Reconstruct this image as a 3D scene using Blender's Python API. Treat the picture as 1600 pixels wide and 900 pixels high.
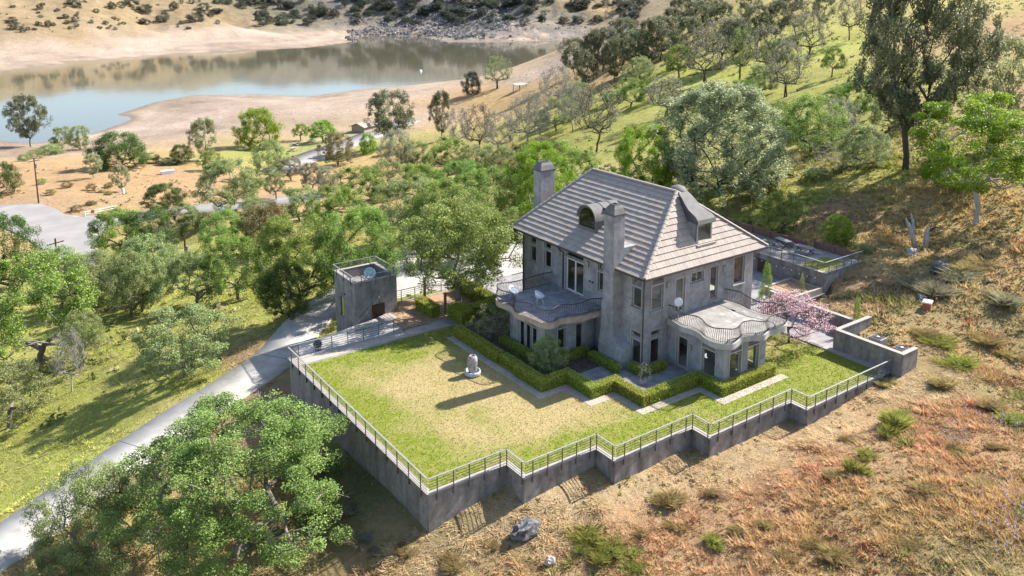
import bpy, math, random
import numpy as np
from mathutils import Vector

for o in list(bpy.data.objects):
    bpy.data.objects.remove(o, do_unlink=True)
scene = bpy.context.scene
COL = scene.collection
R = math.radians

# ------------------------------------------------------------------ camera
CAM = np.array([-20.0, -35.99, 27.13])
YAW, PITCH = 0.95345, 0.18647
cam_data = bpy.data.cameras.new('camera')
cam_data.sensor_width = 36.0
cam_data.lens = 1307.04 / 1600 * 36.0
cam_data.shift_y = -225.66 / 1600
cam_data.clip_start = 0.5
cam_data.clip_end = 9000
cam = bpy.data.objects.new('camera', cam_data)
COL.objects.link(cam)
cam.location = CAM.tolist()
_fw = Vector((math.cos(PITCH) * math.cos(YAW), math.cos(PITCH) * math.sin(YAW), -math.sin(PITCH)))
cam.rotation_euler = _fw.to_track_quat('-Z', 'Y').to_euler()
scene.camera = cam

# ------------------------------------------------------------------ sky + sun
SUN_EL, SUN_AZ = R(40.0), R(94.5)          # azimuth clockwise from +Y
world = bpy.data.worlds.new('World')
scene.world = world
world.use_nodes = True
wn = world.node_tree
bgn = wn.nodes['Background']
sky = wn.nodes.new('ShaderNodeTexSky')
sky.sky_type = 'NISHITA'
sky.sun_disc = False
sky.sun_elevation = SUN_EL
sky.sun_rotation = SUN_AZ
sky.altitude = 300
sky.air_density = 1.0
sky.dust_density = 1.2
sky.ozone_density = 1.0
wn.links.new(sky.outputs[0], bgn.inputs[0])
bgn.inputs[1].default_value = 0.115
sun_data = bpy.data.lights.new('sun', 'SUN')
sun_data.energy = 5.0
sun_data.angle = R(0.55)
sun_data.color = (1.0, 0.95, 0.87)
sun = bpy.data.objects.new('sun', sun_data)
COL.objects.link(sun)
_sd = Vector((math.cos(SUN_EL) * math.sin(SUN_AZ), math.cos(SUN_EL) * math.cos(SUN_AZ), math.sin(SUN_EL)))
sun.rotation_euler = (-_sd).to_track_quat('-Z', 'Y').to_euler()
sun.location = (60, -10, 60)

vs = scene.view_settings
vs.view_transform = 'Standard'
vs.look = 'None'
vs.gamma = 1.0
vs.exposure = 1.3
scene.render.engine = 'CYCLES'
scene.cycles.max_bounces = 6
scene.cycles.transparent_max_bounces = 6

# ------------------------------------------------------------------ numpy noise
def _hash(i, j, s):
    h = (i * 374761393 + j * 668265263 + s * 1442695041) & 0xFFFFFFFF
    h = ((h ^ (h >> 13)) * 1274126177) & 0xFFFFFFFF
    return ((h ^ (h >> 16)) & 0xFFFF) / 65535.0

def vnoise(x, y, s=0):
    x = np.asarray(x, float); y = np.asarray(y, float)
    i = np.floor(x).astype(np.int64); j = np.floor(y).astype(np.int64)
    u = x - i; v = y - j
    u = u * u * (3 - 2 * u); v = v * v * (3 - 2 * v)
    a = _hash(i, j, s); b = _hash(i + 1, j, s); c = _hash(i, j + 1, s); d = _hash(i + 1, j + 1, s)
    return (a * (1 - u) + b * u) * (1 - v) + (c * (1 - u) + d * u) * v

def fbm(x, y, s=0, o=4, g=0.5):
    t = 0; a = 1; n = 0
    for k in range(o):
        t = t + a * vnoise(x * 2 ** k + 17.3 * k, y * 2 ** k - 9.1 * k, s + k); n += a; a *= g
    return t / n * 2 - 1

def sstep(a, b, x):
    t = np.clip((x - a) / (b - a), 0, 1)
    return t * t * (3 - 2 * t)

# ------------------------------------------------------------------ node helpers
class NT:
    def __init__(s, name):
        s.m = bpy.data.materials.new(name); s.m.use_nodes = True
        s.t = s.m.node_tree; s.n = s.t.nodes; s.l = s.t.links
        s.b = s.n['Principled BSDF']; s.o = s.n['Material Output']
    def new(s, typ, **k):
        x = s.n.new(typ)
        for a, b in k.items(): setattr(x, a, b)
        return x
    def put(s, inp, v):
        if isinstance(v, bpy.types.NodeSocket): s.l.new(v, inp)
        elif isinstance(v, (tuple, list)): inp.default_value = (*v, 1.0) if len(v) == 3 and inp.type == 'RGBA' else v
        else: inp.default_value = v
    def pos(s, obj=False):
        if obj: return s.new('ShaderNodeTexCoord').outputs['Object']
        return s.new('ShaderNodeNewGeometry').outputs['Position']
    def mapv(s, v, scale):
        m = s.new('ShaderNodeMapping'); s.put(m.inputs[0], v); m.inputs['Scale'].default_value = scale
        return m.outputs[0]
    def noise(s, scale, detail=4, vec=None, rough=0.55, dist=0.0):
        x = s.new('ShaderNodeTexNoise'); x.inputs['Scale'].default_value = scale
        x.inputs['Detail'].default_value = detail; x.inputs['Roughness'].default_value = rough
        x.inputs['Distortion'].default_value = dist
        s.put(x.inputs['Vector'], vec if vec is not None else s.pos())
        return x.outputs['Fac']
    def ramp(s, fac, stops):
        x = s.new('ShaderNodeValToRGB'); s.put(x.inputs[0], fac)
        e = x.color_ramp.elements
        while len(e) < len(stops): e.new(0.5)
        for k, (p, c) in enumerate(stops):
            e[k].position = p
            e[k].color = (c, c, c, 1) if isinstance(c, (int, float)) else (*c, 1)
        return x.outputs[0]
    def mix(s, fac, a, b, mode='MIX'):
        x = s.new('ShaderNodeMix'); x.data_type = 'RGBA'; x.blend_type = mode
        s.put(x.inputs[0], fac); s.put(x.inputs[6], a); s.put(x.inputs[7], b)
        return x.outputs[2]
    def math(s, op, a, b=0.0):
        x = s.new('ShaderNodeMath', operation=op); s.put(x.inputs[0], a); s.put(x.inputs[1], b)
        return x.outputs[0]
    def attr(s, name):
        x = s.new('ShaderNodeAttribute'); x.attribute_name = name
        return x
    def bump(s, h, strength=0.4, dist=0.05):
        x = s.new('ShaderNodeBump'); x.inputs['Strength'].default_value = strength
        x.inputs['Distance'].default_value = dist; s.put(x.inputs['Height'], h)
        s.l.new(x.outputs[0], s.b.inputs['Normal'])
        return x
    def fin(s, col, rough=0.8, spec=0.3, metal=0.0):
        s.put(s.b.inputs['Base Color'], col); s.put(s.b.inputs['Roughness'], rough)
        s.b.inputs['Specular IOR Level'].default_value = spec; s.b.inputs['Metallic'].default_value = metal
        return s.m

def mix_noise_mat(name, c1, c2, scale, rough=0.8, spec=0.3, bump=0.0, bscale=None, metal=0.0, c3=None, s3=None, obj=False):
    n = NT(name); p = n.pos(obj)
    col = n.ramp(n.noise(scale, 5, p), [(0.32, c1), (0.68, c2)])
    if c3: col = n.mix(n.ramp(n.noise(s3, 4, p, 0.6), [(0.52, 0.0), (0.7, 0.75)]), col, c3)
    if bump: n.bump(n.noise(bscale or scale * 4, 5, p), bump, 0.03)
    return n.fin(col, rough, spec, metal)

def concrete_mat(name, c1, c2, dark, streak=0.5, rough=0.85):
    """cast concrete: large clouding, vertical run-off streaks, fine grain"""
    n = NT(name); p = n.pos()
    col = n.ramp(n.noise(0.8, 8, p, 0.72, 0.6), [(0.32, c1), (0.66, c2)])
    col = n.mix(n.ramp(n.noise(2.6, 6, p, 0.7), [(0.5, 0.0), (0.7, 0.6)]), col, dark)
    st = n.noise(1.0, 5, n.mapv(p, (1.5, 1.5, 0.16)), 0.65)
    col = n.mix(n.math('MULTIPLY', n.ramp(st, [(0.45, 0.0), (0.72, 1.0)]), streak), col, dark)
    col = n.mix(n.ramp(n.noise(14, 3, p), [(0.35, 0.0), (0.75, 0.3)]), col, dark)
    n.bump(n.noise(9, 6, p, 0.7), 0.25, 0.03)
    return n.fin(col, rough, 0.25)

def leaf_mat(name, lo, hi, trans=0.3, randv=0.3):
    n = NT(name)
    v = n.attr('v').outputs['Fac']
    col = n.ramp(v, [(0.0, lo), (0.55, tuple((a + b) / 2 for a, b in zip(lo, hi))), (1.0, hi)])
    oi = n.new('ShaderNodeObjectInfo')
    hsv = n.new('ShaderNodeHueSaturation'); n.put(hsv.inputs['Color'], col)
    n.put(hsv.inputs['Value'], n.math('MULTIPLY_ADD', oi.outputs['Random'], randv))
    hsv.inputs['Value'].links[0].from_node.inputs[2].default_value = 1 - randv / 2
    hsv.inputs['Saturation'].default_value = 1.0
    n.put(hsv.inputs['Hue'], n.math('MULTIPLY_ADD', oi.outputs['Random'], 0.045))
    hsv.inputs['Hue'].links[0].from_node.inputs[2].default_value = 0.472
    c = hsv.outputs[0]
    n.fin(c, 0.55, 0.25)
    tr = n.new('ShaderNodeBsdfTranslucent'); n.put(tr.inputs[0], n.mix(0.25, c, (hi[0], hi[1], hi[2] * 0.5)))
    mx = n.new('ShaderNodeMixShader'); mx.inputs[0].default_value = trans
    n.l.new(n.b.outputs[0], mx.inputs[1]); n.l.new(tr.outputs[0], mx.inputs[2]); n.l.new(mx.outputs[0], n.o.inputs[0])
    return n.m

def glass_mat(name, tint=(0.78, 0.84, 0.82), gloss=0.10):
    n = NT(name)
    tr = n.new('ShaderNodeBsdfTransparent'); tr.inputs[0].default_value = (*tint, 1)
    gl = n.new('ShaderNodeBsdfGlossy'); gl.inputs['Roughness'].default_value = 0.02
    gl.inputs[0].default_value = (0.95, 0.97, 1.0, 1)
    geo = n.new('ShaderNodeNewGeometry'); dt = n.new('ShaderNodeVectorMath', operation='DOT_PRODUCT')
    n.l.new(geo.outputs['Normal'], dt.inputs[0]); n.l.new(geo.outputs['Incoming'], dt.inputs[1])
    s5 = n.math('POWER', n.math('SUBTRACT', 1.0, n.math('ABSOLUTE', dt.outputs['Value'])), 5.0)
    f = n.math('MULTIPLY_ADD', s5, 0.9); f.node.inputs[2].default_value = gloss
    mx = n.new('ShaderNodeMixShader'); n.put(mx.inputs[0], f)
    n.l.new(tr.outputs[0], mx.inputs[1]); n.l.new(gl.outputs[0], mx.inputs[2]); n.l.new(mx.outputs[0], n.o.inputs[0])
    return n.m

# ------------------------------------------------------------------ mesh builders
def raw_mesh(name, V, F):
    """V (n,3); F (m,4) or (m,3) int arrays, fast path"""
    me = bpy.data.meshes.new(name)
    V = np.ascontiguousarray(V, dtype=np.float32); F = np.ascontiguousarray(F, dtype=np.int32)
    k = F.shape[1]
    me.vertices.add(len(V)); me.vertices.foreach_set('co', V.ravel())
    me.loops.add(F.size); me.loops.foreach_set('vertex_index', F.ravel())
    me.polygons.add(len(F))
    me.polygons.foreach_set('loop_start', np.arange(0, F.size, k, dtype=np.int32))
    me.polygons.foreach_set('loop_total', np.full(len(F), k, dtype=np.int32))
    me.update(calc_edges=True)
    return me

def link(name, me, mat=None, parent=None, smooth=False):
    if mat is not None and not me.materials: me.materials.append(mat)
    if smooth: me.polygons.foreach_set('use_smooth', [True] * len(me.polygons))
    o = bpy.data.objects.new(name, me); COL.objects.link(o)
    if parent is not None: o.parent = parent
    return o

class MB:
    def __init__(s): s.v = []; s.f = []
    def add(s, vs, fs):
        b = len(s.v); s.v += [tuple(map(float, v)) for v in vs]; s.f += [tuple(i + b for i in f) for f in fs]; return s
    def box(s, x0, x1, y0, y1, z0, z1):
        if x0 > x1: x0, x1 = x1, x0
        if y0 > y1: y0, y1 = y1, y0
        return s.add([(x0,y0,z0),(x1,y0,z0),(x1,y1,z0),(x0,y1,z0),(x0,y0,z1),(x1,y0,z1),(x1,y1,z1),(x0,y1,z1)],
                     [(0,3,2,1),(4,5,6,7),(0,1,5,4),(1,2,6,5),(2,3,7,6),(3,0,4,7)])
    def quad(s, a, b, c, d): return s.add([a, b, c, d], [(0,1,2,3)])
    def prism(s, poly, z0, z1):
        """poly counter-clockwise list of (x,y); z0/z1 numbers or per-point lists"""
        n = len(poly)
        a = z0 if isinstance(z0, (list, tuple)) else [z0] * n
        b = z1 if isinstance(z1, (list, tuple)) else [z1] * n
        vs = [(p[0], p[1], a[i]) for i, p in enumerate(poly)] + [(p[0], p[1], b[i]) for i, p in enumerate(poly)]
        return s.add(vs, [tuple(range(n - 1, -1, -1)), tuple(range(n, 2 * n))] + [(i, (i + 1) % n, n + (i + 1) % n, n + i) for i in range(n)])
    def tube(s, pts, r, n=6, cap=True):
        pts = [Vector(p) for p in pts]
        rs = r if isinstance(r, (list, tuple)) else [r] * len(pts)
        vs = []; fs = []; up = None
        for i, p in enumerate(pts):
            d = (pts[min(i + 1, len(pts) - 1)] - pts[max(i - 1, 0)])
            if d.length < 1e-9: d = Vector((0, 0, 1))
            d.normalize()
            ref = Vector((0, 0, 1)) if abs(d.z) < 0.95 else Vector((1, 0, 0))
            if up is None: up = d.cross(ref).normalized()
            else:
                up = (up - d * up.dot(d))
                up = up.normalized() if up.length > 1e-6 else d.cross(ref).normalized()
            w = d.cross(up)
            for k in range(n):
                a = 2 * math.pi * k / n
                vs.append(p + (up * math.cos(a) + w * math.sin(a)) * rs[i])
        for i in range(len(pts) - 1):
            for k in range(n):
                fs.append((i * n + k, i * n + (k + 1) % n, (i + 1) * n + (k + 1) % n, (i + 1) * n + k))
        if cap: fs += [tuple(range(n - 1, -1, -1)), tuple((len(pts) - 1) * n + k for k in range(n))]
        return s.add(vs, fs)
    def bar(s, a, b, w, h):
        """rectangular bar between two points, w across (horizontal), h in height"""
        a = Vector(a); b = Vector(b); d = (b - a).normalized()
        sx = d.cross(Vector((0, 0, 1)))
        sx = sx.normalized() if sx.length > 1e-6 else Vector((1, 0, 0))
        up = sx.cross(d).normalized()
        vs = []
        for p in (a, b):
            for i, j in ((-1,-1),(1,-1),(1,1),(-1,1)): vs.append(p + sx * (i * w / 2) + up * (j * h / 2))
        return s.add(vs, [(0,1,2,3),(7,6,5,4),(0,4,5,1),(1,5,6,2),(2,6,7,3),(3,7,4,0)])
    def lathe(s, prof, n=20, c=(0, 0, 0)):
        vs = []; m = len(prof)
        for r, z in prof:
            for k in range(n):
                a = 2 * math.pi * k / n; vs.append((c[0] + r * math.cos(a), c[1] + r * math.sin(a), c[2] + z))
        fs = [(i * n + k, i * n + (k + 1) % n, (i + 1) * n + (k + 1) % n, (i + 1) * n + k) for i in range(m - 1) for k in range(n)]
        fs += [tuple(range(n - 1, -1, -1)), tuple((m - 1) * n + k for k in range(n))]
        return s.add(vs, fs)
    def mesh(s, name):
        me = bpy.data.meshes.new(name); me.from_pydata(s.v, [], s.f); me.update(); return me
    def build(s, name, mat, parent=None, smooth=False, loc=None):
        o = link(name, s.mesh(name), mat, parent, smooth)
        if loc: o.location = loc
        return o

def tag(o, label, cat, group=None, kind=None):
    if label: o['label'] = label
    if cat: o['category'] = cat
    if group: o['group'] = group
    if kind: o['kind'] = kind
    return o

def thing(name, label, cat, loc=(0, 0, 0), rz=0, group=None):
    o = bpy.data.objects.new(name, None); COL.objects.link(o)
    o.empty_display_size = 0.3
    o.location = loc; o.rotation_euler = (0, 0, rz)
    return tag(o, label, cat, group)

def struct(o): o['kind'] = 'structure'; return o

def bevel(o, w=0.02, seg=1):
    m = o.modifiers.new('bevel', 'BEVEL'); m.width = w; m.segments = seg; m.limit_method = 'ANGLE'; m.angle_limit = R(50)
    return o

def copy_tree(o, parent=None):
    c = o.copy(); COL.objects.link(c)
    if parent is not None: c.parent = parent
    for ch in list(o.children): copy_tree(ch, c)
    return c

def pip(px, py, poly):
    """vectorised point in polygon"""
    px = np.asarray(px); ins = np.zeros(px.shape, bool); n = len(poly)
    for i in range(n):
        x0, y0 = poly[i]; x1, y1 = poly[(i + 1) % n]
        if y0 == y1: continue
        c = ((y0 > py) != (y1 > py)) & (px < (x1 - x0) * (py - y0) / (y1 - y0) + x0)
        ins ^= c
    return ins

def dist_polyline(px, py, pts, closed=False):
    """distance and parameter (index+t) to nearest point of polyline"""
    px = np.asarray(px, float); best = np.full(px.shape, 1e18); par = np.zeros(px.shape)
    n = len(pts); segs = n if closed else n - 1
    for i in range(segs):
        x0, y0 = pts[i][:2]; x1, y1 = pts[(i + 1) % n][:2]
        dx, dy = x1 - x0, y1 - y0; L = dx * dx + dy * dy + 1e-12
        t = np.clip(((px - x0) * dx + (py - y0) * dy) / L, 0, 1)
        d = (px - x0 - t * dx) ** 2 + (py - y0 - t * dy) ** 2
        m = d < best; best[m] = d[m]; par[m] = i + t[m]
    return np.sqrt(best), par
CTRL = [(0.0, -0.3, -2.1), (5.0, -2.2, -1.4), (10.4, -3.8, -1.3), (16.8, -5.3, -1.4), (24.6, -6.7, -1.1), (34.0, -7.6, -0.3), (-0.4, 20.0, -2.9), (-0.4, 10.0, -2.5), (2.0, 10.0, -2.2), (10.0, 10.0, -1.5), (20.0, 10.0, -1.0), (30.0, 10.0, -0.6), (20.0, 0.0, -1.0), (28.0, -2.0, -0.8), (10.0, 20.0, -1.8), (20.0, 22.0, -0.9), (30.0, 24.0, -0.6), (38.0, 16.0, -0.4), (8.0, 26.0, -2.2), (16.0, 30.0, -1.0), (26.0, 34.0, -1.2), (36.0, 32.0, -0.6), (38.5, -4.0, 0.8), (37.0, -7.5, 0.2), (39.0, 2.0, 1.0), (44.0, 2.0, 0.7), (44.2, 5.2, 0.0), (46.0, 5.2, 0.8), (48.3, 5.0, 1.7), (50.0, 4.5, 2.1), (52.0, 9.0, 1.9), (53.0, 15.0, 2.0), (53.0, 20.0, 2.1), (50.0, 24.0, 1.9), (45.0, 30.0, 0.6), (-20.0, -36.0, -2.0), (0.0, -60.0, 3.0), (60.0, -60.0, 7.0), (40.0, -40.0, 2.5), (-80.0, -20.0, -16.0), (-60.0, -80.0, -8.0), (-150.0, 60.0, -30.0), (120.0, -40.0, 16.0), (250.0, -60.0, 40.0), (400.0, 50.0, 80.0), (-300.0, -200.0, -20.0), (0.0, -400.0, 20.0), (600.0, -500.0, 100.0), (-300.0, 0.0, -42.0), (-7.6, 6.2, -5.0), (2.5, -4.3, -2.9), (12.3, -12.8, -1.9), (19.5, -21.3, 0.2), (26.5, -18.1, 0.6), (25.5, -11.8, -0.2), (17.8, -12.7, -0.9), (9.8, -6.3, -2.1), (37.0, -9.7, 0.7), (37.8, -7.0, 0.4), (43.9, -3.5, 1.8), (-4.9, 31.3, -4.3), (-5.0, 42.4, -5.6), (-17.8, 37.4, -8.0), (-12.6, 41.9, -7.0), (2.3, 57.7, -8.5), (-15.7, 70.3, -11.5), (6.8, 49.1, -6.0), (6.4, 38.5, -4.2), (11.5, 39.5, -4.0), (14.5, 60.4, -8.0), (-1.1, 75.8, -11.0), (-5.6, 98.7, -14.0), (-13.2, 107.6, -15.0), (-2.9, 157.2, -18.0), (4.5, 135.9, -17.0), (17.4, 141.3, -17.0), (33.1, 129.0, -16.5), (4.6, 178.5, -18.5), (2.6, 238.5, -20.5), (20.9, 191.8, -20.0), (42.3, 200.2, -22.5), (48.1, 164.6, -21.0), (119.9, 272.5, -30.0), (80.2, 226.0, -27.5), (86.3, 177.4, -24.0), (87.1, 143.0, -18.0), (75.5, 98.5, -10.0), (38.4, 71.1, -8.0), (18.9, 49.5, -5.0), (30.0, 47.8, -3.5), (33.6, 39.5, -2.0), (174.9, 257.4, -27.0), (170.9, 216.1, -19.0), (160.0, 292.2, -31.5), (36.5, 103.7, -13.0), (48.0, 101.1, -13.0), (50.7, 15.3, 2.3), (51.1, 24.9, 2.2), (59.6, 23.5, 3.4), (55.4, 13.0, 2.9), (41.0, -11.8, -0.6), (51.3, -6.9, 2.9), (58.1, -3.7, 4.6), (69.0, 1.4, 6.7), (92.2, 11.9, 9.5), (140.7, 33.9, 13.3), (256.8, 86.3, 22.8), (63.8, 2.6, 4.2), (58.0, 4.3, 2.2), (72.3, 15.0, 6.4), (97.0, 29.4, 8.5), (138.8, 53.6, 12.0), (228.8, 106.2, 22.8), (77.8, 33.2, 4.4), (113.5, 59.3, 6.9), (147.6, 84.2, 9.2), (184.1, 111.0, 14.3), (228.2, 143.4, 20.2), (55.6, 30.5, 2.7), (103.0, 72.9, 0.0), (144.9, 110.6, 2.4), (186.7, 148.4, 6.4), (232.2, 189.7, 14.3), (84.5, 79.9, -3.4), (134.8, 136.2, -2.9), (201.9, 211.2, -1.9), (181.3, 213.5, -12.1), (244.1, 291.6, -9.9), (240.1, 233.1, 4.4), (42.9, 851.4, -19.6), (58.2, 1012.2, 12.3), (162.2, 913.9, -23.6), (196.2, 1073.7, 10.1), (331.4, 1014.5, -22.0), (372.8, 1132.3, 7.7), (485.5, 966.4, -16.0), (527.1, 1047.3, 7.3), (528.1, 874.9, -22.0), (590.5, 977.7, 7.7), (605.2, 844.7, -23.0), (674.7, 942.5, 7.3), (684.7, 812.7, -15.6), (761.3, 905.6, 7.0), (787.3, 801.2, -0.4), (-258.6, 1973.0, 75.0), (-338.1, 2642.6, 110.0), (-497.2, 3981.9, 150.0), (18.1, 1776.5, 75.0), (30.8, 2380.7, 110.0), (56.2, 3589.0, 150.0), (294.9, 1580.0, 75.0), (399.8, 2118.7, 110.0), (609.7, 3196.1, 150.0), (571.6, 1383.6, 75.0), (768.8, 1856.8, 110.0), (1163.2, 2803.2, 150.0), (848.3, 1187.1, 75.0), (1137.8, 1594.8, 110.0), (1716.6, 2410.3, 150.0), (1032.8, 1056.2, 75.0), (1383.7, 1420.2, 110.0), (2085.6, 2148.3, 150.0), (339.4, 224.0, 55.0), (578.9, 397.3, 90.0), (1263.4, 892.5, 120.0), (2546.8, 1820.9, 150.0), (403.9, 178.1, 55.0), (686.5, 320.9, 90.0), (1494.0, 728.7, 120.0), (3008.0, 1493.5, 150.0), (481.4, 123.1, 55.0), (815.7, 229.2, 90.0), (1770.7, 532.3, 120.0), (3561.5, 1100.6, 150.0)]
LAKE = [(-58.0, 376.0), (-17.6, 369.8), (4.3, 364.7), (16.6, 349.0), (40.3, 363.7), (60.5, 393.0), (61.5, 402.1), (56.6, 413.2), (61.4, 420.2), (83.6, 450.9), (109.0, 469.8), (141.6, 453.9), (161.9, 425.2), (200.5, 438.8), (237.7, 441.4), (282.7, 451.1), (361.8, 501.9), (477.8, 601.3), (583.1, 695.4), (614.8, 728.0), (533.6, 743.9), (474.3, 786.0), (498.1, 887.5), (471.4, 939.8), (440.0, 945.2), (384.6, 849.7), (309.4, 793.2), (257.5, 797.8), (163.9, 786.9), (100.1, 757.9), (80.4, 756.9), (82.1, 741.2), (57.9, 724.2), (29.4, 694.9), (-28.9, 667.4), (-74.3, 596.3)]
ROADS = [([(-25.5, 171.4, -17.2), (-6.8, 151.5, -17.2), (0.6, 139.5, -17.2), (10.3, 136.5, -17.2), (21.8, 133.9, -17.0), (33.7, 130.7, -16.8), (46.7, 128.4, -16.6)], 3.4), ([(-7.7, 153.9, -17.2), (-3.4, 142.3, -17.2), (-1.0, 127.9, -17.2), (-0.9, 114.5, -17.2)], 11.0), ([(153.6, 286.3, -31.0), (130.4, 265.0, -30.0), (101.7, 238.2, -28.5), (75.1, 212.9, -26.8), (59.3, 191.7, -25.0)], 5.5), ([(69.6, 144.1, -20.0), (74.3, 139.8, -19.5), (79.1, 132.7, -18.0)], 2.5)]
JUNCTION = [(-17.9, 168.5), (-9.4, 160.6), (-4.9, 159.3), (-2.2, 156.7), (-0.4, 150.5), (0.6, 144.0), (2.7, 140.2), (10.8, 139.0), (14.1, 137.8), (13.9, 134.0), (9.5, 132.1), (5.5, 130.2), (2.3, 120.9), (-0.3, 108.0), (-4.2, 112.0), (-7.6, 131.6), (-10.7, 143.7), (-18.4, 153.0)]
TCOL = [(0, -1, 0.520, 0.385, 0.225), (8, -3, 0.520, 0.385, 0.225), (16, -6, 0.520, 0.385, 0.225), (26, -7, 0.520, 0.385, 0.225), (34, -8, 0.520, 0.385, 0.225), (4, -0, 0.520, 0.385, 0.225), (11, -5, 0.520, 0.385, 0.225), (21, -6, 0.520, 0.385, 0.225), (6, -2, 0.520, 0.385, 0.225), (3, -4, 0.450, 0.300, 0.135), (9, -7, 0.460, 0.265, 0.140), (17, -9, 0.460, 0.265, 0.140), (22, -9, 0.460, 0.265, 0.140), (13, -8, 0.460, 0.265, 0.140), (19, -14, 0.450, 0.300, 0.135), (15, -15, 0.450, 0.300, 0.135), (28, -14, 0.460, 0.265, 0.140), (24, -19, 0.450, 0.300, 0.135), (18, -19, 0.340, 0.270, 0.125), (40, -12, 0.450, 0.300, 0.135), (37, -11, 0.340, 0.270, 0.125), (31, -11, 0.460, 0.265, 0.140), (43, -7, 0.500, 0.350, 0.150), (48, -7, 0.340, 0.270, 0.125), (54, -6, 0.500, 0.350, 0.150), (49, -2, 0.340, 0.270, 0.125), (47, 4, 0.360, 0.235, 0.140), (50, 8, 0.500, 0.350, 0.150), (53, 4, 0.500, 0.350, 0.150), (58, 15, 0.360, 0.235, 0.140), (64, 8, 0.500, 0.350, 0.150), (67, 14, 0.310, 0.325, 0.070), (61, 21, 0.310, 0.325, 0.070), (54, 25, 0.310, 0.325, 0.070), (68, 7, 0.500, 0.350, 0.150), (66, -0, 0.500, 0.350, 0.150), (71, 14, 0.310, 0.325, 0.070), (92, 38, 0.310, 0.325, 0.070), (122, 52, 0.310, 0.325, 0.070), (111, 21, 0.440, 0.275, 0.145), (179, 51, 0.440, 0.275, 0.145), (159, 93, 0.390, 0.420, 0.085), (117, 69, 0.310, 0.325, 0.070), (141, 107, 0.390, 0.420, 0.085), (135, 124, 0.310, 0.325, 0.070), (149, 131, 0.390, 0.420, 0.085), (111, 109, 0.310, 0.325, 0.070), (87, 86, 0.310, 0.325, 0.070), (170, 199, 0.450, 0.300, 0.135), (231, 285, 0.430, 0.335, 0.275), (115, 139, 0.310, 0.325, 0.070), (187, 255, 0.450, 0.300, 0.135), (197, 290, 0.450, 0.300, 0.135), (184, 304, 0.440, 0.275, 0.145), (176, 356, 0.430, 0.335, 0.275), (134, 339, 0.430, 0.335, 0.275), (112, 366, 0.430, 0.335, 0.275), (91, 400, 0.430, 0.335, 0.275), (73, 332, 0.430, 0.335, 0.275), (58, 359, 0.430, 0.335, 0.275), (44, 262, 0.450, 0.300, 0.135), (19, 297, 0.440, 0.275, 0.145), (10, 225, 0.440, 0.275, 0.145), (11, 177, 0.440, 0.275, 0.145), (24, 173, 0.440, 0.275, 0.145), (-1, 221, 0.440, 0.275, 0.145), (0, 162, 0.360, 0.235, 0.140), (41, 143, 0.440, 0.275, 0.145), (34, 152, 0.440, 0.275, 0.145), (83, 234, 0.250, 0.300, 0.060), (75, 229, 0.250, 0.300, 0.060), (106, 259, 0.250, 0.300, 0.060), (91, 241, 0.250, 0.300, 0.060), (93, 267, 0.450, 0.300, 0.135), (133, 271, 0.450, 0.300, 0.135), (71, 148, 0.450, 0.300, 0.135), (41, 113, 0.450, 0.300, 0.135), (80, 147, 0.450, 0.300, 0.135), (78, 176, 0.450, 0.300, 0.135), (-13, 115, 0.450, 0.300, 0.135), (-0, 107, 0.310, 0.325, 0.070), (-4, 60, 0.310, 0.325, 0.070), (5, 67, 0.390, 0.420, 0.085), (8, 54, 0.310, 0.325, 0.070), (8, 42, 0.310, 0.325, 0.070), (-13, 42, 0.310, 0.325, 0.070), (-13, 60, 0.390, 0.420, 0.085), (-9, 33, 0.310, 0.325, 0.070), (-2, 32, 0.310, 0.325, 0.070), (-7, 31, 0.390, 0.420, 0.085), (-15, 27, 0.390, 0.420, 0.085), (1, 31, 0.360, 0.235, 0.140), (-13, 29, 0.310, 0.325, 0.070), (8, 34, 0.310, 0.325, 0.070), (12, 34, 0.310, 0.325, 0.070), (-3, 22, 0.360, 0.235, 0.140), (-8, 19, 0.360, 0.235, 0.140), (-11, 14, 0.500, 0.350, 0.150), (-10, 10, 0.500, 0.350, 0.150), (-3, 0, 0.450, 0.300, 0.135), (-2, 6, 0.150, 0.150, 0.060), (-0, 5, 0.150, 0.150, 0.060), (-0, 0, 0.150, 0.150, 0.060), (52, 711, 0.430, 0.335, 0.275), (58, 764, 0.430, 0.335, 0.275), (153, 867, 0.430, 0.335, 0.275), (288, 888, 0.430, 0.335, 0.275), (347, 887, 0.430, 0.335, 0.275), (203, 825, 0.430, 0.335, 0.275), (75, 908, 0.215, 0.160, 0.090), (178, 990, 0.215, 0.160, 0.090), (260, 1034, 0.215, 0.160, 0.090), (115, 988, 0.215, 0.160, 0.090), (365, 1112, 0.120, 0.115, 0.075), (445, 1082, 0.120, 0.115, 0.075), (518, 1030, 0.120, 0.115, 0.075), (569, 977, 0.250, 0.235, 0.225), (495, 987, 0.250, 0.235, 0.225), (532, 915, 0.250, 0.235, 0.225), (547, 816, 0.430, 0.335, 0.275), (619, 783, 0.430, 0.335, 0.275), (648, 905, 0.120, 0.115, 0.075), (697, 855, 0.120, 0.115, 0.075), (730, 814, 0.450, 0.300, 0.135)]
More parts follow.
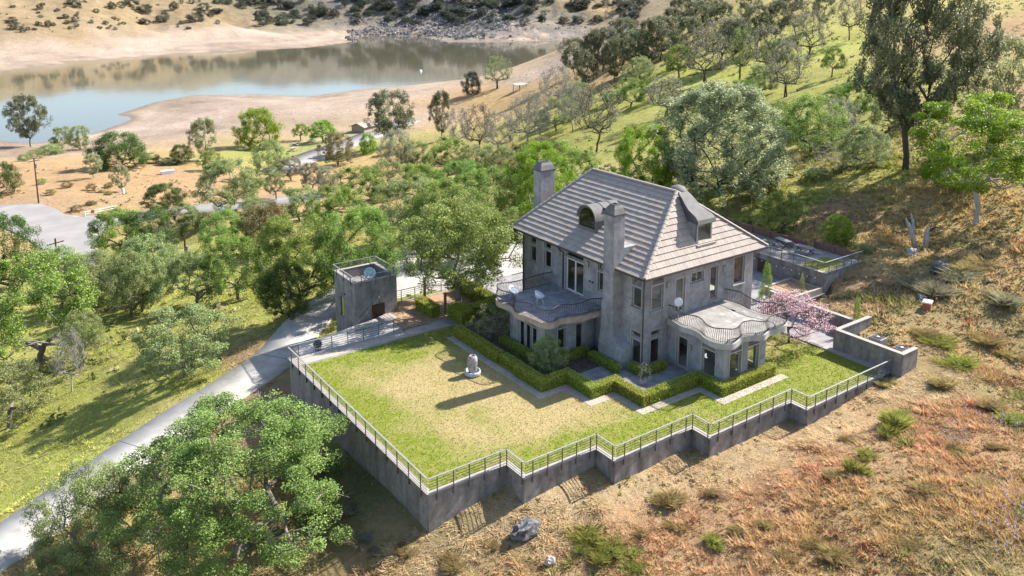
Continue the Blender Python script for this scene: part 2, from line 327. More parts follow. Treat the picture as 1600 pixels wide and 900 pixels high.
# ------------------------------------------------------------------ terrain height function
LAKE_Z = -36.0
PAD = [(0.1, 20.6), (0.1, 0.1), (5.2, 0.1), (5.2, -1.6), (10.5, -1.6), (10.5, -3.3), (16.9, -3.3), (16.9, -4.8), (24.7, -4.8), (24.7, -6.1),
       (34.6, -6.1), (35.0, -1.6), (38.4, -1.6), (38.4, 5.2), (44.8, 5.2), (44.8, 26.5), (11.8, 26.5), (11.8, 21.0)]
TERRACE = [(44.2, 5.6), (50.4, 5.6), (50.4, 11.3), (49.6, 11.3), (49.6, 24.0), (44.2, 24.0)]
DRIVE = [(-25.0, 14.6, -5.6), (-19.1, 17.0, -5.1), (-13.2, 20.6, -4.6), (-6.2, 24.4, -3.9), (-1.9, 26.1, -3.3), (2.0, 28.3, -2.9), (5.0, 31.2, -2.4), (8.6, 33.6, -1.7), (13.5, 34.6, -0.95), (18.0, 34.6, -0.75)]
DRIVE_W = 4.0
COURT = [(13.0, 27.6), (44.0, 27.6), (44.0, 40.0), (16.0, 41.0), (13.0, 37.5)]
COURT_Z = -0.6
_cx = np.array([c[0] for c in CTRL]); _cy = np.array([c[1] for c in CTRL]); _cz = np.array([c[2] for c in CTRL])
def _phi(r2): return np.sqrt(r2 + 25.0)
def _solve():
    n = len(_cx)
    A = _phi((_cx[:, None] - _cx) ** 2 + (_cy[:, None] - _cy) ** 2) - np.eye(n) * 0.6
    P = np.c_[np.ones(n), _cx / 100, _cy / 100]
    M = np.block([[A, P], [P.T, np.zeros((3, 3))]])
    return np.linalg.solve(M, np.r_[_cz, 0, 0, 0])
_w = _solve()
def rbf(x, y):
    x = np.asarray(x, float); out = _w[-3] + _w[-2] * x / 100 + _w[-1] * y / 100
    for i in range(len(_cx)): out = out + _w[i] * _phi((x - _cx[i]) ** 2 + (y - _cy[i]) ** 2)
    return out

def road_blend(x, y, z, pts, hw, margin):
    d, p = dist_polyline(x, y, pts)
    zz = np.interp(p, np.arange(len(pts)), [q[2] for q in pts])
    w = 1 - sstep(hw + 0.2, hw + margin, d)
    return z * (1 - w) + (zz - 0.12) * w

def terr(x, y):
    x = np.asarray(x, float); y = np.asarray(y, float); sh = x.shape
    x = np.atleast_1d(x).ravel(); y = np.atleast_1d(y).ravel()
    z = rbf(x, y)
    dc = np.hypot(x - CAM[0], y - CAM[1])
    # relief grows with distance
    amp = np.clip((dc - 90) / 700, 0, 1) ** 1.0 * 9 + 0.16
    z = z + amp * fbm(x / 95.0, y / 95.0, 3, 4, 0.5) * sstep(20, 120, dc) + 0.17 * fbm(x / 2.6, y / 2.6, 11, 3) + 0.55 * fbm(x / 14.0, y / 14.0, 19, 3) * sstep(60, 140, dc)
    far = sstep(800, 1100, dc)
    z = z + far * 26 * (np.abs(fbm(x / 260.0, y / 260.0, 31, 4)) - 0.18) + far * 8.0 * fbm(x / 45.0, y / 45.0, 37, 4, 0.6)
    # lake basin
    d, _ = dist_polyline(x, y, LAKE, True)
    ins = pip(x, y, LAKE)
    d = d + 3.0 * fbm(x / 22.0, y / 22.0, 41, 3) * sstep(0, 6, d) * 0.6
    wob = 1 + 0.5 * fbm(x / 60.0, y / 60.0, 43, 3)
    bank = LAKE_Z + d * 0.075 * wob + 0.5 * fbm(x / 9.0, y / 9.0, 47, 3) * sstep(0, 14, d)
    w = sstep(25, 170, d)
    z = np.where(ins, LAKE_Z - np.minimum(d * 0.12, 6) - 0.05, np.maximum(bank * (1 - w) + z * w, LAKE_Z + 0.02 + 0.03 * np.minimum(d, 40)))
    # made ground
    z = road_blend(x, y, z, DRIVE, DRIVE_W / 2, 4.0)
    for pts, hw in ROADS: z = road_blend(x, y, z, pts, hw, hw * 0.8 + 5.0)
    dcp, _ = dist_polyline(x, y, COURT, True); inc = pip(x, y, COURT)
    wc = np.where(inc, 1.0, 1 - sstep(0.3, 4.0, dcp)); z = z * (1 - wc) + (COURT_Z - 0.15) * wc
    z = np.where(pip(x, y, PAD), np.minimum(z, -0.45), z)
    z = np.where(pip(x, y, TERRACE), np.minimum(z, 1.55), z)
    z = np.where((x > 6.6) & (x < 12) & (y > 24.2) & (y < 29), np.minimum(z, -2.6), z)
    return z.reshape(sh)
# ------------------------------------------------------------------ materials
M = {}
M['stucco'] = concrete_mat('stucco', (0.20, 0.193, 0.20), (0.41, 0.395, 0.40), (0.14, 0.134, 0.138), 0.5)
M['concrete'] = concrete_mat('board_concrete', (0.16, 0.148, 0.142), (0.33, 0.305, 0.285), (0.09, 0.08, 0.072), 0.8)
M['cap'] = mix_noise_mat('cap_concrete', (0.28, 0.255, 0.23), (0.36, 0.33, 0.30), 3.0, 0.9, 0.2, 0.1, 20)
M['drive'] = mix_noise_mat('drive_concrete', (0.33, 0.31, 0.28), (0.43, 0.405, 0.37), 0.7, 0.9, 0.2, 0.08, 12, c3=(0.25, 0.225, 0.195), s3=0.6)
M['path'] = mix_noise_mat('path_concrete', (0.31, 0.265, 0.22), (0.41, 0.355, 0.30), 2.0, 0.9, 0.2, 0.1, 15)
M['patio'] = mix_noise_mat('patio_stone', (0.20, 0.19, 0.20), (0.32, 0.30, 0.30), 1.1, 0.85, 0.25, 0.15, 9, c3=(0.15, 0.14, 0.14), s3=1.7)
M['asphalt'] = mix_noise_mat('old_asphalt', (0.235, 0.222, 0.213), (0.29, 0.272, 0.26), 0.25, 1.0, 0.03, 0.05, 4, c3=(0.23, 0.215, 0.20), s3=0.12)
M['balcony'] = mix_noise_mat('balcony_slate', (0.20, 0.19, 0.20), (0.36, 0.34, 0.34), 1.6, 0.8, 0.3, 0.15, 8, c3=(0.13, 0.12, 0.12), s3=2.0)
M['deck'] = mix_noise_mat('pale_deck_tile', (0.21, 0.195, 0.18), (0.33, 0.31, 0.285), 1.2, 0.85, 0.25, c3=(0.17, 0.155, 0.14), s3=1.5)
M['slabedge'] = mix_noise_mat('slab_edge_stone', (0.30, 0.23, 0.17), (0.44, 0.35, 0.27), 2.5, 0.85, 0.25, 0.2, 12)
M['slabedge2'] = mix_noise_mat('slab_edge_concrete', (0.30, 0.285, 0.275), (0.42, 0.40, 0.38), 2.5, 0.85, 0.25, 0.2, 12)
M['iron'] = mix_noise_mat('dark_iron', (0.035, 0.03, 0.03), (0.07, 0.06, 0.055), 6.0, 0.55, 0.4)
M['steel'] = mix_noise_mat('galvanised_steel', (0.28, 0.27, 0.255), (0.38, 0.365, 0.345), 5.0, 0.42, 0.5, metal=0.35)
M['rod'] = mix_noise_mat('rail_rod', (0.10, 0.095, 0.09), (0.17, 0.16, 0.15), 5.0, 0.5, 0.5, metal=0.3)
M['zinc'] = mix_noise_mat('zinc_sheet', (0.12, 0.115, 0.112), (0.175, 0.168, 0.162), 1.5, 0.75, 0.2)
M['darkzinc'] = mix_noise_mat('dark_zinc', (0.07, 0.065, 0.07), (0.13, 0.12, 0.125), 2.0, 0.5, 0.5, metal=0.2)
M['frame'] = mix_noise_mat('window_frame', (0.30, 0.285, 0.27), (0.38, 0.36, 0.34), 3.0, 0.6, 0.35)
M['whiteframe'] = mix_noise_mat('pale_door_frame', (0.55, 0.53, 0.50), (0.64, 0.62, 0.59), 3.0, 0.5, 0.35)
M['gutter'] = mix_noise_mat('gutter_metal', (0.05, 0.042, 0.04), (0.08, 0.07, 0.065), 3.0, 0.5, 0.45)
M['wood'] = mix_noise_mat('dark_wood', (0.045, 0.028, 0.02), (0.09, 0.055, 0.04), 6.0, 0.7, 0.3, obj=True)
M['redwood'] = mix_noise_mat('redwood_board', (0.15, 0.085, 0.07), (0.24, 0.14, 0.115), 5.0, 0.8, 0.2)
M['barrel'] = mix_noise_mat('barrel_wood', (0.30, 0.12, 0.04), (0.42, 0.19, 0.07), 7.0, 0.7, 0.3)
M['white'] = mix_noise_mat('white_plastic', (0.66, 0.67, 0.70), (0.74, 0.75, 0.78), 4.0, 0.4, 0.5)
M['dish'] = mix_noise_mat('weathered_dish', (0.22, 0.38, 0.40), (0.40, 0.55, 0.56), 5.0, 0.5, 0.4, c3=(0.55, 0.62, 0.60), s3=9)
M['stone'] = mix_noise_mat('urn_stone', (0.24, 0.21, 0.20), (0.42, 0.385, 0.37), 5.0, 0.8, 0.3, 0.2, 20, c3=(0.12, 0.09, 0.085), s3=4.5)
M['basin'] = mix_noise_mat('basin_stone', (0.36, 0.36, 0.37), (0.52, 0.52, 0.53), 5.0, 0.75, 0.3, 0.2, 20)
M['black'] = mix_noise_mat('black_bronze', (0.02, 0.02, 0.022), (0.045, 0.045, 0.05), 6.0, 0.45, 0.5)
M['rockdark'] = mix_noise_mat('dark_boulder', (0.05, 0.05, 0.055), (0.17, 0.165, 0.17), 5.0, 0.85, 0.3, 0.6, 9)
M['rockpale'] = mix_noise_mat('pale_boulder', (0.26, 0.24, 0.22), (0.42, 0.39, 0.36), 2.0, 0.9, 0.2, 0.5, 5)
M['mulch'] = mix_noise_mat('bark_mulch', (0.06, 0.045, 0.038), (0.15, 0.115, 0.09), 3.5, 0.95, 0.1, 0.7, 14)
M['pine_needle_floor'] = mix_noise_mat('leaf_litter', (0.24, 0.15, 0.09), (0.40, 0.27, 0.17), 3.0, 0.95, 0.1, 0.6, 14)
M['plaster_in'] = mix_noise_mat('interior_plaster', (0.55, 0.50, 0.44), (0.62, 0.57, 0.50), 1.0, 0.9, 0.2)
M['floor_in'] = mix_noise_mat('interior_floor', (0.20, 0.13, 0.08), (0.28, 0.19, 0.12), 2.0, 0.5, 0.4)
M['glass'] = glass_mat('window_glass')
M['glassdark'] = glass_mat('shaded_glass', (0.42, 0.46, 0.46), 0.07)
M['amber'] = mix_noise_mat('amber_pane', (0.50, 0.40, 0.05), (0.62, 0.52, 0.10), 2.0, 0.15, 0.5)
M['bulb'] = mix_noise_mat('frosted_bulb', (0.80, 0.80, 0.78), (0.85, 0.85, 0.83), 2.0, 0.3, 0.5)
M['brick'] = mix_noise_mat('red_brick', (0.28, 0.09, 0.055), (0.40, 0.15, 0.09), 4.0, 0.9, 0.2, 0.2, 20)
M['bark'] = mix_noise_mat('grey_bark', (0.10, 0.085, 0.075), (0.24, 0.21, 0.19), 6.0, 0.95, 0.1, 0.6, 20, obj=True)
M['barkdark'] = mix_noise_mat('dark_bark', (0.045, 0.035, 0.03), (0.12, 0.095, 0.08), 6.0, 0.95, 0.1, 0.6, 20, obj=True)
M['barkpale'] = mix_noise_mat('pale_bark', (0.24, 0.225, 0.215), (0.42, 0.40, 0.385), 5.0, 0.9, 0.15, 0.5, 20, obj=True)

def roof_tile_mat():
    n = NT('roof_tile'); p = n.pos()
    v = n.attr('v').outputs['Fac']
    col = n.ramp(v, [(0.0, (0.315, 0.262, 0.222)), (0.5, (0.36, 0.303, 0.26)), (1.0, (0.405, 0.342, 0.295))])
    col = n.mix(n.ramp(n.noise(0.8, 5, p), [(0.4, 0.0), (0.75, 0.45)]), col, (0.30, 0.26, 0.24))
    n.bump(n.noise(18, 4, p), 0.2, 0.02)
    return n.fin(col, 0.85, 0.2)
M['tile'] = roof_tile_mat()

def lawn_mat():
    n = NT('lawn_grass'); p = n.pos()
    v = n.attr('Col').outputs['Color']
    col = n.mix(n.ramp(n.noise(2.2, 6, p, 0.75), [(0.44, 0.0), (0.62, 0.75)]), v, (0.38, 0.30, 0.13))
    col = n.mix(n.ramp(n.noise(5.0, 5, p, 0.7), [(0.48, 0.0), (0.64, 0.35)]), col, (0.17, 0.19, 0.03))
    col = n.mix(n.ramp(n.noise(11, 4, p, 0.7), [(0.45, 0.0), (0.68, 0.45)]), col, (0.14, 0.17, 0.02))
    col = n.mix(n.ramp(n.noise(60, 2, p), [(0.35, 0.45), (0.65, 0.0)]), col, (0.13, 0.145, 0.025))
    n.bump(n.noise(70, 3, p), 0.7, 0.05)
    return n.fin(col, 0.9, 0.1)
M['lawn'] = lawn_mat()

def terrain_mat():
    n = NT('hillside_ground'); p = n.pos()
    col = n.attr('Col').outputs['Color']
    dry = n.mix(0.55, col, (0.50, 0.37, 0.20)); dark = n.mix(0.72, col, (0.13, 0.095, 0.05))
    col = n.mix(n.ramp(n.noise(0.10, 6, p, 0.65), [(0.42, 0.0), (0.68, 0.55)]), col, dry)
    col = n.mix(n.ramp(n.noise(0.45, 6, p, 0.7), [(0.48, 0.0), (0.75, 0.6)]), col, dark)
    col = n.mix(n.ramp(n.noise(3.5, 5, p, 0.7), [(0.45, 0.0), (0.75, 0.55)]), col, dark)
    col = n.mix(n.ramp(n.noise(1.4, 5, p, 0.7), [(0.52, 0.0), (0.75, 0.5)]), col, dry)
    col = n.mix(n.ramp(n.noise(0.035, 8, p, 0.7), [(0.5, 0.0), (0.72, 0.5)]), col, dark)
    b1 = n.bump(n.noise(2.2, 8, p, 0.75), 0.75, 0.35)
    b2 = n.new('ShaderNodeBump'); b2.inputs['Strength'].default_value = 0.6; b2.inputs['Distance'].default_value = 6.0
    n.put(b2.inputs['Height'], n.noise(0.05, 10, p, 0.75)); n.l.new(b2.outputs[0], b1.inputs['Normal'])
    return n.fin(col, 0.95, 0.1)
M['terrain'] = terrain_mat()

def water_mat():
    n = NT('lake_water'); p = n.pos()
    n.fin((0.10, 0.092, 0.06), 0.06, 0.42)
    n.b.inputs['IOR'].default_value = 1.36
    h = n.noise(0.12, 3, n.mapv(p, (1, 1, 1)), 0.5); h2 = n.noise(0.012, 3, p)
    b = n.bump(n.math('ADD', n.math('MULTIPLY', h, 0.25), h2), 0.10, 0.6)
    return n.m
M['water'] = water_mat()

# ------------------------------------------------------------------ terrain mesh (denser where it is seen)
def build_terrain():
    ang = np.concatenate([np.arange(-41, 41, 0.17), np.arange(41, 319, 3.0)])
    ang = YAW + np.radians(ang)
    rad = 6.0 * 1.0155 ** np.arange(0, 418)
    rad = np.concatenate([[0.0], rad])
    A, Rr = np.meshgrid(ang, rad)
    jit = 1.0
    X = CAM[0] + np.cos(A) * Rr; Y = CAM[1] + np.sin(A) * Rr
    Z = terr(X, Y)
    na, nr = len(ang), len(rad)
    idx = np.arange(na * nr).reshape(nr, na)
    a = idx[:-1, :]; b = np.roll(idx, -1, 1)[:-1, :]; c = np.roll(idx, -1, 1)[1:, :]; d = idx[1:, :]
    F = np.stack([a, d, c, b], -1).reshape(-1, 4)
    me = raw_mesh('terrain', np.c_[X.ravel(), Y.ravel(), Z.ravel()], F)
    col = ground_colour(X.ravel(), Y.ravel(), Z.ravel())
    at = me.color_attributes.new('Col', 'FLOAT_COLOR', 'POINT')
    at.data.foreach_set('color', np.c_[col, np.ones(len(col))].astype(np.float32).ravel())
    o = link('terrain', me, M['terrain'], None, True)
    return struct(o)

_tc = np.array(TCOL)
def ground_colour(x, y, z=None):
    dc = np.hypot(x - CAM[0], y - CAM[1])
    s = np.clip(dc * 0.045, 1.2, 40)
    wx = x + s * 1.3 * fbm(x / (s * 2.2 + 1), y / (s * 2.2 + 1), 61, 3); wy = y + s * 1.3 * fbm(x / (s * 2.2 + 1) + 9, y / (s * 2.2 + 1) - 5, 67, 3)
    W = np.zeros(x.shape); c = np.zeros(x.shape + (3,))
    for t in _tc:
        # stretch across the line of sight is the same scale as along it
        d2 = (wx - t[0]) ** 2 + (wy - t[1]) ** 2
        w = 1.0 / (d2 + s * s * 0.3) ** 1.7
        W += w; c += w[..., None] * t[2:]
    c /= W[..., None]
    # rocky broken ground on the steep far shore
    rk = sstep(-0.28, 0.10, fbm(x / 26.0, y / 26.0, 71, 5, 0.7)) * sstep(880, 960, dc) * sstep(330, 460, x) * (1 - 0.6 * sstep(640, 740, x))
    c = c * (1 - 0.85 * rk[..., None]) + np.array([0.12, 0.12, 0.125]) * 0.85 * rk[..., None]
    if z is not None:   # pale drawdown band left by the falling lake
        sd = sstep(LAKE_Z + 9 + 3 * fbm(x / 80.0, y / 80.0, 73, 3), LAKE_Z + 3.0, z)
        band = (0.9 + 0.55 * fbm(x / 35., y / 35., 83, 4, 0.65)) + 0.14 * np.sin(z * 2.4 + 2.5 * fbm(x / 50., y / 50., 79, 3))
        c = c * (1 - 0.85 * sd[..., None]) + np.array([0.38, 0.295, 0.245]) * band[..., None] * 0.85 * sd[..., None]
        wet = sstep(LAKE_Z + 0.5, LAKE_Z + 0.1, z)
        c = c * (1 - 0.5 * wet[..., None])
        crk = np.clip(rk * sstep(420, 520, x) * (1 - sstep(640, 720, x)), 0, 1)[..., None]; c = c * (1 - 0.7 * crk) + np.array([0.12, 0.12, 0.125]) * 0.7 * crk
    return np.clip(c, 0.01, 0.9)

terrain = build_terrain()

# lake: gently irregular sheet at one level
mb = MB(); ctr = np.array(LAKE).mean(0)
poly = [(ctr[0] + (p[0] - ctr[0]) * 1.0, ctr[1] + (p[1] - ctr[1]) * 1.0) for p in LAKE]
mb.v = [(x, y, LAKE_Z) for x, y in ((-900, 150), (1500, 150), (1500, 1300), (-900, 1300))]
mb.f = [(0, 1, 2, 3)]
struct(mb.build('lake_water', M['water']))

# ------------------------------------------------------------------ strips: driveway and roads
def resample(pts, step):
    P = np.array(pts, float); seg = np.r_[0, np.cumsum(np.linalg.norm(np.diff(P[:, :2], axis=0), axis=1))]
    t = np.linspace(0, seg[-1], max(2, int(seg[-1] / step)))
    # smooth with a Catmull style cubic
    out = []
    for k in range(P.shape[1]):
        m = np.gradient(P[:, k], seg)
        i = np.clip(np.searchsorted(seg, t, side='right') - 1, 0, len(seg) - 2)
        h = seg[i + 1] - seg[i]; u = (t - seg[i]) / h
        out.append((2*u**3-3*u**2+1)*P[i,k]+(u**3-2*u**2+u)*h*m[i]+(-2*u**3+3*u**2)*P[i+1,k]+(u**3-u**2)*h*m[i+1])
    return np.array(out).T

def strip_slab(name, pts, w, mat, thick=0.25, step=1.5, dz=0.0):
    P = resample(pts, step); T = np.gradient(P[:, :2], axis=0); T /= np.linalg.norm(T, axis=1)[:, None]
    N = np.c_[-T[:, 1], T[:, 0]]
    n = len(P); L = P[:, :2] + N * w / 2; Rr = P[:, :2] - N * w / 2
    V = np.concatenate([np.c_[L, P[:, 2] + dz], np.c_[Rr, P[:, 2] + dz], np.c_[L, P[:, 2] + dz - thick], np.c_[Rr, P[:, 2] + dz - thick]])
    i = np.arange(n - 1)
    F = np.concatenate([np.c_[i, n + i, n + i + 1, i + 1], np.c_[2*n+i, i, i+1, 2*n+i+1], np.c_[n+i, 3*n+i, 3*n+i+1, n+i+1]])
    return link(name, raw_mesh(name, V, F), mat)

dw = struct(strip_slab('driveway', DRIVE, DRIVE_W, M['drive']))
# saw-cut joints across the driveway: thin dark filler strips lying in the slab
P = resample(DRIVE, 0.25)
for k in range(14, len(P) - 10, 26):
    t = P[k + 1, :2] - P[k - 1, :2]; t /= np.linalg.norm(t); nn = np.array([-t[1], t[0]])
    a = P[k, :2] + nn * 1.98; b = P[k, :2] - nn * 1.98
    mb = MB(); mb.bar((a[0], a[1], P[k, 2] + 0.004), (b[0], b[1], P[k, 2] + 0.004), 0.05, 0.012)
    mb.build('joint_strip', M['rockdark'], dw)
mb = MB(); mb.prism(COURT, COURT_Z - 0.25, COURT_Z); struct(mb.build('parking_court', M['drive']))
for k, (pts, hw) in enumerate(ROADS):
    if k == 1:
        jn = JUNCTION if sum(JUNCTION[i][0]*JUNCTION[(i+1) % len(JUNCTION)][1]-JUNCTION[(i+1) % len(JUNCTION)][0]*JUNCTION[i][1] for i in range(len(JUNCTION))) > 0 else JUNCTION[::-1]
        mb = MB(); mb.prism(jn, -17.6, -17.14); struct(mb.build('road_junction', M['asphalt'])); continue
    struct(strip_slab(('road', 'road_junction', 'park_road', 'gravel_track')[k], pts, hw * 2, M['asphalt'] if k < 3 else M['path'], 0.3, 4.0, (0.0, 0.012, 0.0, 0.0)[k]))
# ------------------------------------------------------------------ the house
X0, X1, Y0, Y1 = 19.98, 31.77, 4.25, 18.74
EX0, EX1, EY0, EY1, EZ = 19.27, 32.48, 3.54, 19.45, 7.2
RX, RY0, RY1, RZ = 25.875, 7.07, 16.76, 11.75
house = thing('house', 'large two-storey grey stucco house with tiled hip roof and two chimneys', 'house', (X0, Y0, 0))
HL = Vector((X0, Y0, 0))
def hp(mb, name, mat, parent=None, smooth=False):
    """build in world coordinates under the house (or one of its parts)"""
    o = mb.build(name, mat, None, smooth)
    o.parent = parent or house
    if parent is None or parent is house: o.location = -HL
    return o

def wall_mesh(org, ud, nd, L, z0, z1, ops, t=0.28, trim=0.0):
    """wall slab with openings; org (x,y), ud unit along, nd outward normal; ops (u0,u1,z0,z1)"""
    us = sorted({trim, L - trim, *[o[0] for o in ops], *[o[1] for o in ops]}); zs = sorted({z0, z1, *[o[2] for o in ops], *[o[3] for o in ops]})
    solid = lambda i, j: 0 <= i < len(us) - 1 and 0 <= j < len(zs) - 1 and not any(o[0] - 1e-6 <= (us[i] + us[i+1]) / 2 <= o[1] + 1e-6 and o[2] - 1e-6 <= (zs[j] + zs[j+1]) / 2 <= o[3] + 1e-6 for o in ops)
    P = lambda u, z, d: (org[0] + ud[0] * u - nd[0] * d, org[1] + ud[1] * u - nd[1] * d, z)
    mb = MB()
    for i in range(len(us) - 1):
        for j in range(len(zs) - 1):
            if not solid(i, j): continue
            u0, u1, a, b = us[i], us[i+1], zs[j], zs[j+1]
            mb.quad(P(u0,a,0), P(u1,a,0), P(u1,b,0), P(u0,b,0)); mb.quad(P(u1,a,t), P(u0,a,t), P(u0,b,t), P(u1,b,t))
            if not solid(i-1, j): mb.quad(P(u0,a,t), P(u0,a,0), P(u0,b,0), P(u0,b,t))
            if not solid(i+1, j): mb.quad(P(u1,a,0), P(u1,a,t), P(u1,b,t), P(u1,b,0))
            if not solid(i, j-1): mb.quad(P(u0,a,t), P(u1,a,t), P(u1,a,0), P(u0,a,0))
            if not solid(i, j+1): mb.quad(P(u0,b,0), P(u1,b,0), P(u1,b,t), P(u0,b,t))
    return mb

def window(org, ud, nd, u0, u1, z0, z1, parent, name='window', cols=1, rows=1, fm=None, inset=0.10, fw=0.075, sill=True, glass=None, rail=None, surround=True):
    fm = fm or M['frame']; glass = glass or M['glass']
    P = lambda u, z, d: Vector((org[0] + ud[0] * u - nd[0] * d, org[1] + ud[1] * u - nd[1] * d, z))
    def bx(mb, a, b, c, d, e0, e1):
        p = [P(a, c, e0), P(b, c, e0), P(b, c, e1), P(a, c, e1), P(a, d, e0), P(b, d, e0), P(b, d, e1), P(a, d, e1)]
        mb.add(p, [(0,3,2,1),(4,5,6,7),(0,1,5,4),(1,2,6,5),(2,3,7,6),(3,0,4,7)])
    mb = MB(); e0, e1 = inset, inset + 0.08
    bx(mb, u0 - 0.01, u0 + fw, z0 - 0.01, z1 + 0.01, e0, e1); bx(mb, u1 - fw, u1 + 0.01, z0 - 0.01, z1 + 0.01, e0, e1)
    bx(mb, u0 + fw, u1 - fw, z0 - 0.01, z0 + fw, e0, e1); bx(mb, u0 + fw, u1 - fw, z1 - fw, z1 + 0.01, e0, e1)
    for c in range(1, cols):
        u = u0 + (u1 - u0) * c / cols; bx(mb, u - fw * 0.7, u + fw * 0.7, z0 + fw, z1 - fw, e0 + 0.003, e1 - 0.003)
    if rail: bx(mb, u0 + fw, u1 - fw, rail - 0.04, rail + 0.04, e0 + 0.003, e1 - 0.003)
    w = hp(mb, name, fm, parent)
    mb = MB()
    p = [P(u0 + fw, z0 + fw, e0 + 0.04), P(u1 - fw, z0 + fw, e0 + 0.04), P(u1 - fw, z1 - fw, e0 + 0.04), P(u0 + fw, z1 - fw, e0 + 0.04)]
    mb.quad(*p); mb.build('pane', glass, w)
    if surround:
        mb = MB(); s = 0.10
        bx(mb, u0 - s, u0 - 0.012, z0, z1 + s, -0.03, 0.02); bx(mb, u1 + 0.012, u1 + s, z0, z1 + s, -0.03, 0.02)
        bx(mb, u0 - 0.012, u1 + 0.012, z1 + 0.012, z1 + s, -0.028, 0.02)
        mb.build('surround', M['frame'], w)
    if sill:
        mb = MB(); bx(mb, u0 - 0.12, u1 + 0.12, z0 - 0.10, z0 - 0.012, -0.09, 0.06); mb.build('sill', M['cap'], w)
    return w

# --- main walls. A faces -X, B faces -Y, C faces +X, D faces +Y
A_org, A_u, A_n = (X0, Y0), (0, 1), (-1, 0)
B_org, B_u, B_n = (X0, Y0), (1, 0), (0, -1)
ya = lambda y: y - Y0
xb = lambda x: x - X0
A_win = [(16.85, 17.75, 4.57, 5.96, 1), (14.87, 15.78, 4.6, 6.02, 1), (8.15, 9.16, 4.6, 6.05, 1), (4.5, 5.45, 4.55, 6.05, 1)]
A_tr = [(16.85, 17.75, 6.16, 6.66), (14.87, 15.78, 6.2, 6.68), (10.82, 13.0, 6.26, 6.72), (8.15, 9.16, 6.2, 6.68), (4.5, 5.45, 6.2, 6.7), (4.45, 5.4, 2.3, 2.74)]
A_low = [(4.45, 5.4, 0.3, 2.1)]
A_door = (10.82, 13.0, 3.5, 6.14)
opsA = [(ya(a), ya(b), c, d) for a, b, c, d, _ in A_win] + [(ya(a), ya(b), c, d) for a, b, c, d in A_tr + A_low + [A_door]]
hp(wall_mesh(A_org, A_u, A_n, Y1 - Y0, -0.3, 7.05, opsA), 'wall', M['stucco'])
for a, b, c, d, _ in A_win: window(A_org, A_u, A_n, ya(a), ya(b), c, d, house)
for a, b, c, d in A_tr: window(A_org, A_u, A_n, ya(a), ya(b), c, d, house, 'transom_window', sill=False, fw=0.06)
for a, b, c, d in A_low: window(A_org, A_u, A_n, ya(a), ya(b), c, d, house)
window(A_org, A_u, A_n, ya(A_door[0]), ya(A_door[1]), A_door[2], A_door[3], house, 'french_door', cols=2, fm=M['whiteframe'], fw=0.11, sill=False)
B_win = [(20.75, 21.9, 4.3, 6.15), (24.8, 26.1, 5.55, 6.3), (26.85, 27.7, 3.75, 6.36), (29.52, 30.75, 4.4, 6.6)]
B_low = [(20.78, 21.8, 0.2, 2.12)]
B_tr = [(20.75, 21.9, 6.3, 6.72), (20.78, 21.8, 2.34, 2.76)]
B_door = (23.17, 24.12, 3.55, 6.2)
SRX0, SRX1, SRY = 22.5, 26.95, -1.0
BAX, BAY0, BAY1 = 15.0, 9.2, 13.6
opsB = [(xb(a), xb(b), c, d) for a, b, c, d in B_win + B_low + B_tr + [B_door]] + [(xb(SRX0 + 0.3), xb(SRX1 - 0.3), 0.06, 2.7)]
hp(wall_mesh(B_org, B_u, B_n, X1 - X0, -0.3, 7.049, opsB, 0.28, 0.275), 'wall', M['stucco'])
for a, b, c, d in B_win + B_low: window(B_org, B_u, B_n, xb(a), xb(b), c, d, house)
for a, b, c, d in B_tr: window(B_org, B_u, B_n, xb(a), xb(b), c, d, house, 'transom_window', sill=False, fw=0.06)
window(B_org, B_u, B_n, xb(B_door[0]), xb(B_door[1]), B_door[2], B_door[3], house, 'balcony_door', fw=0.12, sill=False)
# far walls with a few openings that let light through the rooms
hp(wall_mesh((X1, Y1), (0, -1), (1, 0), Y1 - Y0, -0.3, 7.048, [(2.0, 4.0, 0.9, 2.4), (6.0, 8.0, 0.2, 2.4), (10.5, 12.6, 0.9, 2.4), (2.0, 3.2, 4.5, 6.1), (10.8, 12.8, 4.5, 6.1)]), 'wall', M['stucco'])
for u0, u1, a, b in [(2.0, 4.0, 0.9, 2.4), (6.0, 8.0, 0.2, 2.4), (10.5, 12.6, 0.9, 2.4), (2.0, 3.2, 4.5, 6.1), (10.8, 12.8, 4.5, 6.1)]:
    window((X1, Y1), (0, -1), (1, 0), u0, u1, a, b, house, sill=False)
hp(wall_mesh((X1, Y1), (-1, 0), (0, 1), X1 - X0, -0.3, 7.047, [(1.0, 2.4, 4.5, 6.1)], 0.28, 0.275), 'wall', M['stucco'])
mb = MB(); mb.box(X0 + 0.3, X1 - 0.3, Y0 + 0.3, Y1 - 0.3, -0.1, 0.05); hp(mb, 'ground_floor', M['floor_in'])
mb = MB(); mb.box(X0 + 0.285, X1 - 0.285, Y0 + 0.285, Y1 - 0.285, 3.05, 3.44); hp(mb, 'upper_floor', M['plaster_in'])
mb = MB(); mb.box(X0 + 0.285, X1 - 0.285, Y0 + 0.285, Y1 - 0.285, 6.85, 6.98); hp(mb, 'ceiling', M['plaster_in'])
mb = MB()
for zz0, zz1 in ((0.05, 3.05), (3.44, 6.85)):
    mb.box(25.6, 25.75, Y0 + 0.3, Y1 - 0.3, zz0, zz1); mb.box(X0 + 0.3, 25.58, 7.4, 7.52, zz0, zz1); mb.box(25.77, X1 - 0.3, 11.0, 11.15, zz0, zz1)
hp(mb, 'partition', M['plaster_in'])

